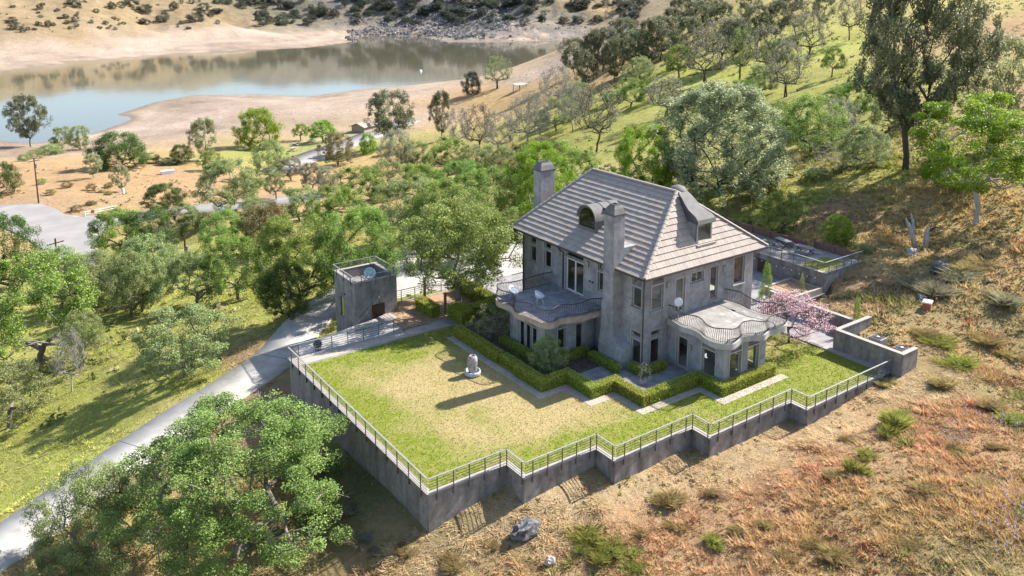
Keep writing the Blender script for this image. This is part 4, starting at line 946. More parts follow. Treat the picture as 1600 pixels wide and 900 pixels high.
# ------------------------------------------------------------------ retaining walls and steel guard rails
def panels(org, ud, nd, L, z0, z1, parent, t=0.3, step=2.44, skip0=0.0, mat='concrete'):
    n = max(1, round(L / step)); st = L / n
    for k in range(n):
        mb = MB(); a, b = k * st + (0.006 if k else skip0), (k + 1) * st - (0.006 if k < n - 1 else 0)
        p = [(org[0] + ud[0] * u - nd[0] * d, org[1] + ud[1] * u - nd[1] * d) for u, d in ((a, 0), (b, 0), (b, t), (a, t))]
        ar = sum(p[i][0] * p[(i+1) % 4][1] - p[(i+1) % 4][0] * p[i][1] for i in range(4))
        mb.prism(p if ar > 0 else p[::-1], z0, z1); o = mb.build('wall_panel', M[mat], parent); o.location = -parent.location
rw = thing('retaining_wall', 'long zigzag cast concrete retaining wall holding up the lawn', 'wall', (0, 0, -2))
cap = MB()
for i in range(len(CN) - 1):
    (x0, y0), (x1, y1) = CN[i], CN[i + 1]; L = abs(x1 - x0) + abs(y1 - y0)
    if i == 0: panels((0, 0.3), (0, 1), (-1, 0), L - 0.3, -4.2, 0.0, rw); cap.box(-0.03, 0.33, 0.33, 20.84, 0.0, 0.045)
    elif i % 2 == 1: panels((x0, y0), (1, 0), (0, -1), L, -3.4, 0.0, rw); cap.box(x0 - 0.03, x1 - 0.03, y0 - 0.03, y0 + 0.33, 0.0, 0.045)
    else: panels((x0, y1 + 0.3), (0, 1), (-1, 0), L, -3.4, 0.0, rw); cap.box(x0 - 0.03, x0 + 0.33, y1 + 0.33, y0 + 0.33, 0.0, 0.045)
panels((0.3, 20.54), (1, 0), (0, 1), 9.0, -4.2, 0.0, rw); cap.box(0.33, 9.3, 20.21, 20.57, 0.0, 0.045)
o = cap.build('coping', M['cap'], rw); o.location = (0, 0, 2)

POST = None
def guard_rail(name, label, runs, z=0.045, ht=1.0, rods=5, spacing=1.45, out=0.06, bracket=True, topmat='steel', postmat='rod', drop=0.42):
    """runs: list of ((x0,y0),(x1,y1),(nx,ny)) ; posts stand on the outer face"""
    x, y = runs[0][0]
    g = thing(name, label, 'railing', (x, y, z if not isinstance(z, tuple) else z[0]))
    off = -g.location
    for (a, b, nrm) in runs:
        za, zb = (z, z) if not isinstance(z, tuple) else z
        a = Vector((a[0] + nrm[0] * out, a[1] + nrm[1] * out, za)); b = Vector((b[0] + nrm[0] * out, b[1] + nrm[1] * out, zb))
        mb = MB(); mb.bar(a + Vector((0, 0, ht)), b + Vector((0, 0, ht)), 0.10, 0.035); mb.build('top_rail', M[topmat], g).location = off
        for k in range(rods):
            h = 0.14 + (ht - 0.16) * k / rods
            mb = MB(); mb.tube([a + Vector((0, 0, h)), b + Vector((0, 0, h))], 0.017, 5); mb.build('rail', M[postmat], g).location = off
        n = max(1, round((b - a).length / spacing))
        for k in range(n + 1):
            p = a + (b - a) * ((k + 0.5) / (n + 1) if n > 2 else (0.08 + 0.84 * k / n))
            mb = MB(); t = (b - a).normalized()
            mb.bar(p + Vector((nrm[0] * .03, nrm[1] * .03, -drop if bracket else 0)), p + Vector((nrm[0] * .03, nrm[1] * .03, ht - 0.02)), 0.05, 0.05)
            if bracket: mb.bar(p + Vector((nrm[0] * 0.02, nrm[1] * 0.02, -0.22)), p + Vector((-nrm[0] * 0.058, -nrm[1] * 0.058, -0.22)), 0.03, 0.34)
            mb.build('post', M[postmat], g).location = off
    return g
runs = []
for i in range(len(CN) - 1):
    a, b = CN[i], CN[i + 1]
    if i == len(CN) - 2: b = (34.2, b[1])
    runs.append((a, b, (-1, 0) if i % 2 == 0 else (0, -1)))
guard_rail('guard_rail', 'horizontal steel bar railing along the zigzag lawn wall', runs)
guard_rail('guard_rail', 'short steel railing between lawn path and ramp near the tower', [((0.1, 20.54), (9.3, 20.54), (0, 1))], drop=0.3)
guard_rail('guard_rail', 'dark steel railing above the ramp in front of the tower door', [((8.9, 22.9), (6.4, 23.4), (0, -1))], z=-0.9, bracket=False)
guard_rail('guard_rail', 'dark steel railing between bark bed and parking court', [((11.6, 26.1), (21.0, 26.1), (0, 1))], z=0.03, bracket=False)
mb = MB(); mb.box(11.3, 24.0, 25.95, 26.25, -1.2, 0.03); tag(mb.build('kerb_wall', M['cap']), 'low pale concrete kerb wall beside the parking court', 'wall')
struct(grid_sheet('court_verge', [(11.7, 26.3), (17.6, 26.3), (16.4, 27.5), (11.7, 27.5)], -0.25, 0.4, M['lawn'], lambda x, y: np.tile([0.20, 0.24, 0.02], (len(x), 1))))
# ramp down to the driveway beside the tower
rp = thing('ramp', 'concrete ramp with low walls between the lawn and the tower', 'ramp', (6, 22, -1))
mb = MB(); mb.prism([(1.6, 20.9), (9.6, 20.9), (9.6, 24.3), (1.6, 24.3)], -3.2, [-0.85, -0.05, -0.05, -0.85]); mb.build('slab', M['drive'], rp).location = (-6, -22, 1)
mb = MB(); mb.prism([(5.4, 24.31), (7.05, 24.31), (7.05, 24.6), (5.4, 24.6)], -3.2, [-0.7, -0.4, -0.4, -0.7]); mb.build('side_wall', M['concrete'], rp).location = (-6, -22, 1)
mb = MB(); mb.box(9.61, 11.2, 22.0, 24.2, -2.0, -0.02); mb.build('landing', M['drive'], rp).location = (-6, -22, 1)
for k in range(4):
    mb = MB(); mb.box(9.0 + k * 0.3, 9.3 + k * 0.3, 23.0, 24.28, -2, -0.03 - (3 - k) * 0.0 + 0.02 * k); mb.build('step', M['cap'], rp).location = (-6, -22, 1)

# ------------------------------------------------------------------ tower
tw = thing('stair_tower', 'square grey concrete stair tower with railed flat roof by the driveway', 'tower', (9, 26.4, -2.6))
TL = (-9, -26.4, 2.6)
TX0, TX1, TY0, TY1 = 7.1, 10.95, 24.42, 28.45
def tp(mb, nm, mat, par=tw, sm=False):
    o = mb.build(nm, mat, par, sm)
    if par is tw: o.location = TL
    return o
tp(wall_mesh((TX0, TY0), (0, 1), (-1, 0), TY1 - TY0, -3.6, 3.2, [(2.25, 2.98, -0.45, 1.3)], 0.26), 'wall', M['concrete'])
tp(wall_mesh((TX0, TY0), (1, 0), (0, -1), TX1 - TX0, -3.6, 3.199, [(1.5, 2.7, -1.2, 1.05)], 0.26, 0.255), 'wall', M['concrete'])
tp(wall_mesh((TX1, TY1), (0, -1), (1, 0), TY1 - TY0, -3.6, 3.198, [], 0.26), 'wall', M['concrete'])
tp(wall_mesh((TX1, TY1), (-1, 0), (0, 1), TX1 - TX0, -3.6, 3.197, [], 0.26, 0.255), 'wall', M['concrete'])
# curved stair drum on the house side
mb = MB(); arc = [(TX1 - 0.02, TY0 + 0.15)] + [(TX1 + 0.75 * math.sin(math.pi * k / 12), TY0 + 0.15 + (TY1 - TY0 - 0.3) * k / 12) for k in range(13)]
mb.prism(arc, -3.6, 2.55); tp(mb, 'stair_drum', M['concrete'])
mb = MB(); mb.box(TX0 + 0.26, TX1 - 0.26, TY0 + 0.26, TY1 - 0.26, 2.2, 2.35); tp(mb, 'roof_deck', M['deck'])
mb = MB(); mb.box(TX0 - 0.02, TX1 + 0.02, TY0 - 0.02, TY0 + 0.28, 3.2, 3.25); mb.box(TX0 - 0.02, TX1 + 0.02, TY1 - 0.28, TY1 + 0.02, 3.2, 3.25); mb.box(TX0 - 0.02, TX0 + 0.28, TY0 + 0.28, TY1 - 0.28, 3.2, 3.25); mb.box(TX1 - 0.28, TX1 + 0.02, TY0 + 0.28, TY1 - 0.28, 3.2, 3.25); tp(mb, 'coping', M['cap'])
rl = MB()
loop = [(TX0 - 0.05, TY0 - 0.05), (TX1 + 0.05, TY0 - 0.05), (TX1 + 0.05, TY1 + 0.05), (TX0 - 0.05, TY1 + 0.05)]
for i in range(4):
    a, b = loop[i], loop[(i + 1) % 4]
    mb = MB(); mb.bar((*a, 3.75), (*b, 3.75), 0.07, 0.035); tp(mb, 'top_rail', M['steel'])
    for h in (3.35, 3.48, 3.61):
        mb = MB(); mb.tube([(*a, h), (*b, h)], 0.012, 5); tp(mb, 'rail', M['rod'])
    for k in range(3):
        p = (a[0] + (b[0] - a[0]) * (k + 0.5) / 3, a[1] + (b[1] - a[1]) * (k + 0.5) / 3); mb = MB(); mb.box(p[0] - 0.025, p[0] + 0.025, p[1] - 0.025, p[1] + 0.025, 2.85, 3.74); tp(mb, 'post', M['rod'])
mb = MB(); mb.box(TX0 + 1.5, TX0 + 2.7, TY0 + 0.12, TY0 + 0.18, -1.2, 1.05); dr = tp(mb, 'door', M['wood'])
for k in range(5):
    mb = MB(); x = TX0 + 1.52 + k * 0.235; mb.box(x, x + 0.215, TY0 + 0.095, TY0 + 0.119, -1.18, 1.03); mb.build('plank', M['wood'], dr)
mb = MB(); mb.tube([(TX0 + 1.68, TY0 + 0.06, -0.1), (TX0 + 1.68, TY0 + 0.06, 0.12)], 0.015, 6); mb.build('handle', M['steel'], dr)
mb = MB(); y0, y1 = TY0 + 2.25, TY0 + 2.98
mb.box(TX0 + 0.14, TX0 + 0.18, y0, y1, -0.45, 1.3); w = tp(mb, 'window', M['amber'])
mb = MB(); mb.box(TX0 + 0.10, TX0 + 0.2, y0, y0 + 0.07, -0.45, 1.3); mb.box(TX0 + 0.10, TX0 + 0.2, y1 - 0.07, y1, -0.45, 1.3); mb.build('frame', M['gutter'], w)
mb = MB(); mb.lathe([(0.09, 0.0), (0.07, 0.12), (0.03, 0.2)], 8, (TX0 + 2.1, TY0 - 0.1, 1.6)); tp(mb, 'wall_lamp', M['cap'])
mb = MB(); mb.lathe([(0.07, 0.0), (0.05, 0.12)], 8, (TX0 - 0.08, TY0 + 1.9, 1.7)); tp(mb, 'wall_lamp', M['black'])

def dish(name, label, loc, r, rz, tilt, mat, mast=0.5, arm=0.7):
    d = thing(name, label, 'satellite dish', loc, rz)
    mb = MB(); mb.tube([(0, 0, 0), (0, 0, mast)], 0.035, 8); mb.build('mast', M['steel'], d)
    n = 24; vs = [(0, 0, 0)]; fs = []
    for j in range(1, 6):
        rr = r * j / 5
        for k in range(n): a = 2 * math.pi * k / n; vs.append((0.28 * rr * rr / r, rr * math.cos(a), rr * 1.08 * math.sin(a)))
    fs += [(0, 1 + (k + 1) % n, 1 + k) for k in range(n)] + [(1 + (j-1)*n + k, 1 + (j-1)*n + (k+1) % n, 1 + j*n + (k+1) % n, 1 + j*n + k) for j in range(1, 5) for k in range(n)]
    mb = MB(); mb.add(vs, fs); o = mb.build('reflector', M[mat], d, True); o.location = (0.06, 0, mast + r * 0.55); o.rotation_euler = (0, -tilt, 0)
    m = o.modifiers.new('thick', 'SOLIDIFY'); m.thickness = 0.02
    mb = MB(); mb.tube([(0, 0, -r * 1.0), (arm, 0, -r * 0.35)], 0.018, 6); mb.box(arm - 0.05, arm + 0.1, -0.06, 0.06, -r * 0.42, -r * 0.22); a = mb.build('feed_arm', M['white'], d); a.location = o.location; a.rotation_euler = o.rotation_euler
    return d
dish('satellite_dish', 'weathered teal satellite dish on the tower roof deck', (9.3, 26.1, 2.35), 0.5, R(-115), R(38), 'dish', 0.55, 0.8)
dish('satellite_dish', 'small white satellite dish on the sunroom balcony by the wall', (22.75, 3.55, 3.43), 0.30, R(-140), R(30), 'white', 1.2, 0.45)

# ------------------------------------------------------------------ kettle grill by the ramp
g = thing('kettle_grill', 'black kettle barbecue grill standing beside the ramp railing', 'grill', (2.75, 21.9, -0.74))
mb = MB(); mb.lathe([(0.02, 0.52), (0.2, 0.55), (0.31, 0.66), (0.34, 0.78)], 18); mb.build('bowl', M['black'], g, True)
mb = MB(); mb.lathe([(0.345, 0.785), (0.33, 0.9), (0.24, 1.02), (0.1, 1.08), (0.0, 1.085)], 18); l = mb.build('lid', M['black'], g, True)
mb = MB(); mb.tube([(-0.08, 0, 1.09), (-0.08, 0, 1.14), (0.08, 0, 1.14), (0.08, 0, 1.09)], 0.012, 5); mb.build('lid_handle', M['wood'], l)
for k in range(3):
    a = k * 2.094 + 0.4; mb = MB(); mb.tube([(0.2 * math.cos(a), 0.2 * math.sin(a), 0.6), (0.4 * math.cos(a), 0.4 * math.sin(a), 0.0)], 0.02, 6); mb.build('leg', M['rod'], g)
mb = MB(); mb.lathe([(0.0, 0.27), (0.2, 0.28), (0.22, 0.31)], 14); mb.build('ash_pan', M['rod'], g)

# ------------------------------------------------------------------ urn fountain
f = thing('urn_fountain', 'tall stained stone urn fountain standing in a round white basin on the lawn', 'fountain', (9.75, 10.75, 0))
mb = MB(); mb.lathe([(0.50, 0.0), (0.58, 0.06), (0.60, 0.2), (0.56, 0.34), (0.49, 0.34), (0.47, 0.14), (0.0, 0.12)], 28); mb.build('basin', M['basin'], f, True)
mb = MB(); mb.lathe([(0.24, 0.12), (0.29, 0.3), (0.345, 0.7), (0.36, 1.05), (0.34, 1.27), (0.26, 1.42), (0.2, 1.45), (0.165, 1.43), (0.16, 1.2), (0.0, 1.18)], 26); mb.build('urn', M['stone'], f, True)
mb = MB(); mb.lathe([(0.0, 0.13), (0.465, 0.132)], 20); mb.build('basin_floor', M['rockdark'], f)

# ------------------------------------------------------------------ balcony chairs
def shell_chair(loc, rz, label):
    c = thing('shell_chair', label, 'chair', loc, rz, 'shell chairs on the garden balcony')
    n = 14; vs = []; fs = []
    for j, (r, z) in enumerate(((0.0, 0.40), (0.22, 0.40), (0.33, 0.46), (0.38, 0.60), (0.40, 0.78))):
        for k in range(n):
            a = 2 * math.pi * k / n; lift = 0.0 if j < 3 else max(0.0, -math.cos(a)) * (0.12 if j == 3 else 0.22) - max(0.0, math.cos(a)) * (0.08 if j == 3 else 0.26)
            vs.append((r * math.cos(a) * (1 if math.cos(a) < 0.2 else 0.95), r * math.sin(a), z + lift))
    fs = [(j*n + k, j*n + (k+1) % n, (j+1)*n + (k+1) % n, (j+1)*n + k) for j in range(4) for k in range(n)]
    mb = MB(); mb.add(vs, fs); o = mb.build('shell', M['white'], c, True); o.modifiers.new('s', 'SOLIDIFY').thickness = 0.025
    for sx in (-1, 1):
        for sy in (-1, 1):
            mb = MB(); mb.tube([(0.15 * sx, 0.15 * sy, 0.41), (0.27 * sx, 0.27 * sy, 0.0)], 0.016, 6); mb.build('leg', M['white'], c)
shell_chair((15.5, 13.75, 3.45), R(-70), 'white shell chair at the far end of the garden balcony')
shell_chair((16.6, 11.9, 3.45), R(-30), 'white shell chair nearer the french doors on the garden balcony')

# ------------------------------------------------------------------ end wall with air conditioners
ew = thing('service_wall', 'tall grey concrete wall screening the air conditioners at the lawn end', 'wall', (34.4, -4.3, 0))
panels((34.3, -7.04), (0, 1), (-1, 0), 5.49, -1.2, 1.6, ew, 0.32, 6)
panels((34.62, -7.04), (1, 0), (0, -1), 1.6, -1.2, 1.598, ew, 0.3, 6)
panels((34.62, -1.55), (1, 0), (0, 1), 4.2, -1.2, 1.599, ew, 0.28, 6)
mb = MB(); mb.box(34.27, 34.65, -7.07, -1.52, 1.6, 1.64); mb.box(34.65, 36.25, -7.07, -6.71, 1.6, 1.64); mb.box(34.65, 38.85, -1.86, -1.52, 1.6, 1.64); mb.build('coping', M['cap'], ew).location = (-34.4, 4.3, 0)
mb = MB(); mb.box(33.75, 34.295, -6.2, -1.0, -0.1, 0.10); mb.build('footing', M['cap'], ew).location = (-34.4, 4.3, 0)
mb = MB(); mb.box(34.3, 36.24, -7.2, -7.045, -1.2, -0.32); mb.build('footing', M['cap'], ew).location = (-34.4, 4.3, 0)
mb = MB(); mb.box(36.0, 36.9, -1.52, -1.49, 0.35, 1.25); mb.build('meter_box', M['steel'], ew).location = (-34.4, 4.3, 0)
bw = thing('garden_wall', 'low grey concrete wall behind the pink blossom tree', 'wall', (37.9, 2, 0))
panels((37.9, -1.5), (0, 1), (-1, 0), 8.6, -0.8, 1.2, bw, 0.3, 3)
mb = MB(); mb.box(37.87, 38.23, -1.48, 7.13, 1.2, 1.24); mb.build('coping', M['cap'], bw).location = (-37.9, -2, 0)
mb = MB(); mb.box(36.7, 37.85, -1.1, 0.4, -0.05, 0.42); tag(bevel(mb.build('stone_bench', M['concrete']), 0.03), 'dark concrete bench block against the low garden wall', 'bench')
mb = MB(); mb.box(33.72, 34.0, -0.95, 3.2, -0.05, 0.09); tag(mb.build('lawn_kerb', M['concrete']), 'grey kerb between lawn end and wall behind blossom tree', 'kerb')
def ac(loc, label):
    a = thing('air_conditioner', label, 'air conditioner', loc, 0, 'air conditioners behind the service wall')
    mb = MB(); mb.box(-0.48, 0.48, -0.48, 0.48, 0.08, 0.86); bevel(mb.build('casing', M['cap'], a), 0.03)
    mb = MB(); mb.box(-0.56, 0.56, -0.56, 0.56, -0.6, 0.08); mb.build('plinth', M['concrete'], a)
    mb = MB(); mb.box(-0.40, 0.40, -0.40, 0.40, 0.862, 0.875); mb.build('fan_recess', M['black'], a)
    gr = MB()
    for r in (0.14, 0.22, 0.30, 0.38): gr.tube([(r * math.cos(k * 0.3927), r * math.sin(k * 0.3927), 0.895) for k in range(17)], 0.008, 4)
    gr.build('fan_grille', M['rod'], a)
    mb = MB(); mb.lathe([(0.11, 0.88), (0.11, 0.91)], 10); mb.build('motor_cap', M['white'], a)
    mb = MB()
    for k in range(8): mb.box(-0.485, 0.485, -0.485, 0.485, 0.16 + k * 0.085, 0.165 + k * 0.085)
    mb.build('louvres', M['rod'], a)
ac((36.45, -3.85, 0.42), 'air conditioner nearer the meter box behind the service wall'); ac((36.25, -5.85, 0.36), 'air conditioner nearer the outer corner of the service wall')

# ------------------------------------------------------------------ upper terrace behind the house
tr = thing('terrace_wall', 'high grey concrete wall of the upper terrace behind the house', 'wall', (44.2, 6.1, 0))
panels((44.2, 6.1), (0, 1), (-1, 0), 17.0, -1.0, 1.8, tr, 0.3, 2.6)
panels((44.5, 6.1), (1, 0), (0, -1), 5.6, -0.4, 1.799, tr, 0.3, 2.8)
mb = MB(); mb.box(44.17, 44.53, 6.07, 23.1, 1.8, 1.84); mb.box(44.53, 50.1, 6.07, 6.43, 1.8, 1.84); mb.build('coping', M['cap'], tr).location = (-44.2, -6.1, 0)
mb = MB(); mb.box(44.10, 44.195, 11.95, 13.3, -0.01, 1.3); d = mb.build('door', M['wood'], tr); d.location = (-44.2, -6.1, 0)
for k in range(5):
    mb = MB(); mb.box(44.07, 44.099, 11.97 + k * 0.265, 12.22 + k * 0.265, 0.0, 1.29); mb.build('plank', M['wood'], d)
guard_rail('guard_rail', 'steel bar railing round the upper terrace with the picnic tables', [((44.3, 23.0), (44.3, 6.2), (-1, 0)), ((44.3, 6.2), (50.1, 6.2), (0, -1))], z=1.84, ht=0.95)
TP = [(44.5, 6.4), (49.9, 6.4), (49.9, 11.3), (49.1, 11.3), (49.1, 23.0), (44.5, 23.0)]
struct(grid_sheet('terrace_paving_upper', TP, 1.80, 1.0, M['deck']))
struct(grid_sheet('terrace_grass', [(44.6, 6.5), (48.4, 6.5), (48.4, 8.9), (44.6, 8.9)], 1.812, 0.3, M['lawn'], lambda x, y: np.tile([0.22, 0.25, 0.03], (len(x), 1))))
# string of bulbs along the wall
sl = thing('string_lights', 'string of small white bulbs hung along the terrace wall', 'string lights', (44.1, 10, 1.4))
pts = []
for k in range(41):
    y = 6.5 + k * 0.42; sag = 0.18 * math.sin(math.pi * ((k % 8) / 8)); pts.append((44.12, y, 1.32 - sag))
mb = MB(); mb.tube(pts, 0.008, 4); mb.build('cable', M['black'], sl).location = (-44.1, -10, -1.4)
for k in range(1, 40, 2):
    x, y, z = pts[k]; mb = MB(); mb.lathe([(0.0, -0.08), (0.05, -0.05), (0.06, 0.0), (0.03, 0.05), (0.0, 0.06)], 8, (x - 0.02, y, z - 0.06)); mb.build('bulb', M['bulb'], sl).location = (-44.1, -10, -1.4)
# timber edging boards with posts
te = thing('timber_edging', 'dark red timber board edging with posts behind the terrace tables', 'retaining boards', (49.3, 15, 1.8))
for (x, ya, yb_) in ((49.2, 11.4, 22.6), (50.0, 7.0, 11.2)):
    for k in range(3):
        mb = MB(); mb.box(x, x + 0.06, ya, yb_, 1.82 + k * 0.225, 2.03 + k * 0.225); mb.build('board', M['redwood'], te).location = (-49.3, -15, -1.8)
    n = int((yb_ - ya) / 1.9)
    for k in range(n + 1):
        y = ya + (yb_ - ya) * k / n; mb = MB(); mb.box(x - 0.12, x - 0.003, y - 0.07, y + 0.07, 1.6, 2.62); mb.build('post', M['redwood'], te).location = (-49.3, -15, -1.8)
def picnic(loc, rz, label, mat='patio', grp='picnic tables on the upper terrace', s=1.0):
    t = thing('picnic_table', label, 'picnic table', loc, rz, grp); t.scale = (s, s, s)
    for k in range(4):
        mb = MB(); mb.box(-0.9, 0.9, -0.37 + k * 0.188, -0.19 + k * 0.188, 0.72, 0.76); mb.build('top_plank', M[mat], t)
    for sy in (-1, 1):
        mb = MB(); mb.box(-0.9, 0.9, sy * 0.72 - 0.14, sy * 0.72 + 0.14, 0.43, 0.47); mb.build('bench', M[mat], t)
    for sx in (-0.65, 0.65):
        mb = MB(); mb.bar((sx, -0.7, 0.0), (sx, 0.25, 0.70), 0.05, 0.09); mb.bar((sx, 0.7, 0.0), (sx, -0.25, 0.70), 0.05, 0.09); mb.box(sx - 0.03, sx + 0.03, -0.84, 0.84, 0.36, 0.42); mb.build('leg_frame', M['rod'], t)
picnic((47.7, 13.2, 1.8), R(80), 'grey picnic table on the upper terrace next to the board edging'); picnic((47.5, 10.6, 1.8), R(95), 'pale picnic table on the upper terrace nearest the grass patch', 'deck'); picnic((46.4, 17.2, 1.8), R(80), 'picnic table at the far end of the upper terrace by the roof edge', 'deck')
# raised planter in front of the terrace wall
pl = thing('raised_planter', 'low concrete raised planter full of dry grass below the terrace wall', 'planter', (42, 7.6, 0))
for x0, x1, y0, y1 in ((40.0, 43.9, 6.0, 6.25), (40.0, 43.9, 9.1, 9.35), (40.0, 40.25, 6.25, 9.1), (43.65, 43.9, 6.25, 9.1)):
    mb = MB(); mb.box(x0, x1, y0, y1, -0.4, 0.55); mb.build('side', M['path'], pl).location = (-42, -7.6, 0)
mb = MB(); mb.box(40.26, 43.64, 6.26, 9.09, 0.0, 0.42); mb.build('soil', M['pine_needle_floor'], pl).location = (-42, -7.6, 0)
bl = thing('planter_barrel', 'orange half barrel planter by the back corner of the house', 'barrel', (37.3, 9.2, -0.01))
for k in range(14):
    a0, a1 = 2 * math.pi * k / 14, 2 * math.pi * (k + 0.93) / 14; mb = MB(); vs = []
    for r, z in ((0.36, 0), (0.45, 0.35), (0.42, 0.75)):
        for a in (a0, a1): vs.append((r * math.cos(a), r * math.sin(a), z))
        for a in (a1, a0): vs.append(((r - 0.04) * math.cos(a), (r - 0.04) * math.sin(a), z))
    mb.add(vs, [(j*4+i, j*4+(i+1) % 4, j*4+4+(i+1) % 4, j*4+4+i) for j in range(2) for i in range(4)] + [(8, 9, 10, 11)]); mb.build('stave', M['barrel'], bl)
for z in (0.18, 0.58):
    mb = MB(); r = 0.43 if z < 0.3 else 0.45; mb.tube([(r * math.cos(a * 0.3142), r * math.sin(a * 0.3142), z) for a in range(21)], 0.016, 5); mb.build('hoop', M['rod'], bl)
mb = MB(); mb.lathe([(0.0, 0.62), (0.39, 0.62)], 14); mb.build('soil', M['mulch'], bl)

# ------------------------------------------------------------------ timber posts
def post(loc, h, label, r=0.09):
    p = thing('timber_post', label, 'post', loc, 0, 'timber posts by the gate')
    mb = MB(); mb.box(-r, r, -r, r, -0.2, h); mb.build('shaft', M['redwood'], p); mb = MB(); mb.box(-r - 0.02, r + 0.02, -r - 0.02, r + 0.02, h, h + 0.05); mb.build('cap', M['redwood'], p)
post((13.95, 25.0, 0), 2.1, 'tall brown timber post by the court railing'); post((13.85, 21.35, 0), 1.9, 'brown timber post in the bark bed beside the clipped hedge'); post((18.6, 23.0, 0), 1.2, 'short brown timber post behind the gate hedge')
fp = [(1117.6, 331), (1139, 342.5)]
wf = thing('wire_fence', 'row of rusty brown fence posts with wire on the slope behind the house', 'fence', (50.5, 23, 0))
FPOS = [(45.6, 24.8), (47.2, 23.6), (48.6, 22.6), (51.2, 23.2), (53.6, 23.6), (56.2, 24.0), (58.8, 24.3), (61.4, 24.6)]
prev = None
for x, y in FPOS:
    z = float(terr(x, y)); mb = MB(); mb.box(x - 0.08, x + 0.08, y - 0.08, y + 0.08, z - 0.4, z + 1.75); mb.build('post', M['redwood'], wf).location = (-50.5, -23, 0)
    if prev:
        for h in (0.5, 1.0, 1.5):
            mb = MB(); mb.tube([(*prev[:2], prev[2] + h), (x, y, z + h)], 0.008, 4); mb.build('wire', M['rod'], wf).location = (-50.5, -23, 0)
    prev = (x, y, z)
# ------------------------------------------------------------------ tree archetypes (height 1, crown width 1)
M['leaf_oak'] = leaf_mat('oak_leaf', (0.075, 0.135, 0.02), (0.32, 0.46, 0.09))
M['leaf_oakfg'] = leaf_mat('foreground_oak_leaf', (0.075, 0.125, 0.025), (0.33, 0.44, 0.11), 0.3, 0.0)
M['leaf_grey'] = leaf_mat('grey_oak_leaf', (0.11, 0.15, 0.05), (0.4, 0.46, 0.18))
M['leaf_lime'] = leaf_mat('lime_leaf', (0.08, 0.17, 0.01), (0.32, 0.5, 0.035), 0.4)
M['leaf_dark'] = leaf_mat('live_oak_leaf', (0.035, 0.065, 0.014), (0.14, 0.22, 0.045))
M['leaf_pine'] = leaf_mat('pine_needle', (0.16, 0.185, 0.09), (0.5, 0.54, 0.3), 0.25)
M['leaf_pinedark'] = leaf_mat('dark_pine_needle', (0.075, 0.085, 0.045), (0.28, 0.3, 0.165), 0.25)
M['leaf_sparse'] = leaf_mat('thin_grey_leaf', (0.169, 0.156, 0.117), (0.338, 0.325, 0.234), 0.25)
M['leaf_pale'] = leaf_mat('pale_grey_leaf', (0.189, 0.189, 0.121), (0.419, 0.405, 0.284), 0.25)
M['leaf_olive'] = leaf_mat('olive_brown_leaf', (0.120, 0.112, 0.042), (0.330, 0.285, 0.112), 0.3)
M['leaf_hedge'] = leaf_mat('hedge_leaf', (0.2, 0.235, 0.035), (0.52, 0.56, 0.085), 0.3, 0.1)
M['hedge_core'] = mix_noise_mat('hedge_core', (0.07, 0.085, 0.02), (0.12, 0.14, 0.03), 4.0, 0.95, 0.1)
M['petal'] = leaf_mat('blossom_petal', (0.46, 0.22, 0.3), (0.8, 0.62, 0.66), 0.3, 0.05)
M['leaf_shrubfar'] = leaf_mat('chaparral_leaf', (0.04, 0.05, 0.04), (0.13, 0.145, 0.1), 0.2)

def leaf_mesh(name, P, size, rng, upbias=0.5, aspect=0.55, shade=None):
    n = len(P)
    nrm = rng.normal(size=(n, 3)); nrm[:, 2] = np.abs(nrm[:, 2]) + upbias; nrm /= np.linalg.norm(nrm, axis=1)[:, None]
    t = rng.normal(size=(n, 3)); t -= nrm * (t * nrm).sum(1)[:, None]; t /= np.linalg.norm(t, axis=1)[:, None]
    b = np.cross(nrm, t); s = (size * rng.uniform(0.6, 1.25, n))[:, None]
    V = np.stack([P - t * s, P - b * s * aspect, P + t * s, P + b * s * aspect], 1).reshape(-1, 3)
    F = np.arange(4 * n).reshape(-1, 4)
    me = raw_mesh(name, V, F)
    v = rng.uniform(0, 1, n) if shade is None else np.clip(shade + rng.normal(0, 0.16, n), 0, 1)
    at = me.attributes.new('v', 'FLOAT', 'FACE'); at.data.foreach_set('value', v.astype(np.float32))
    return me

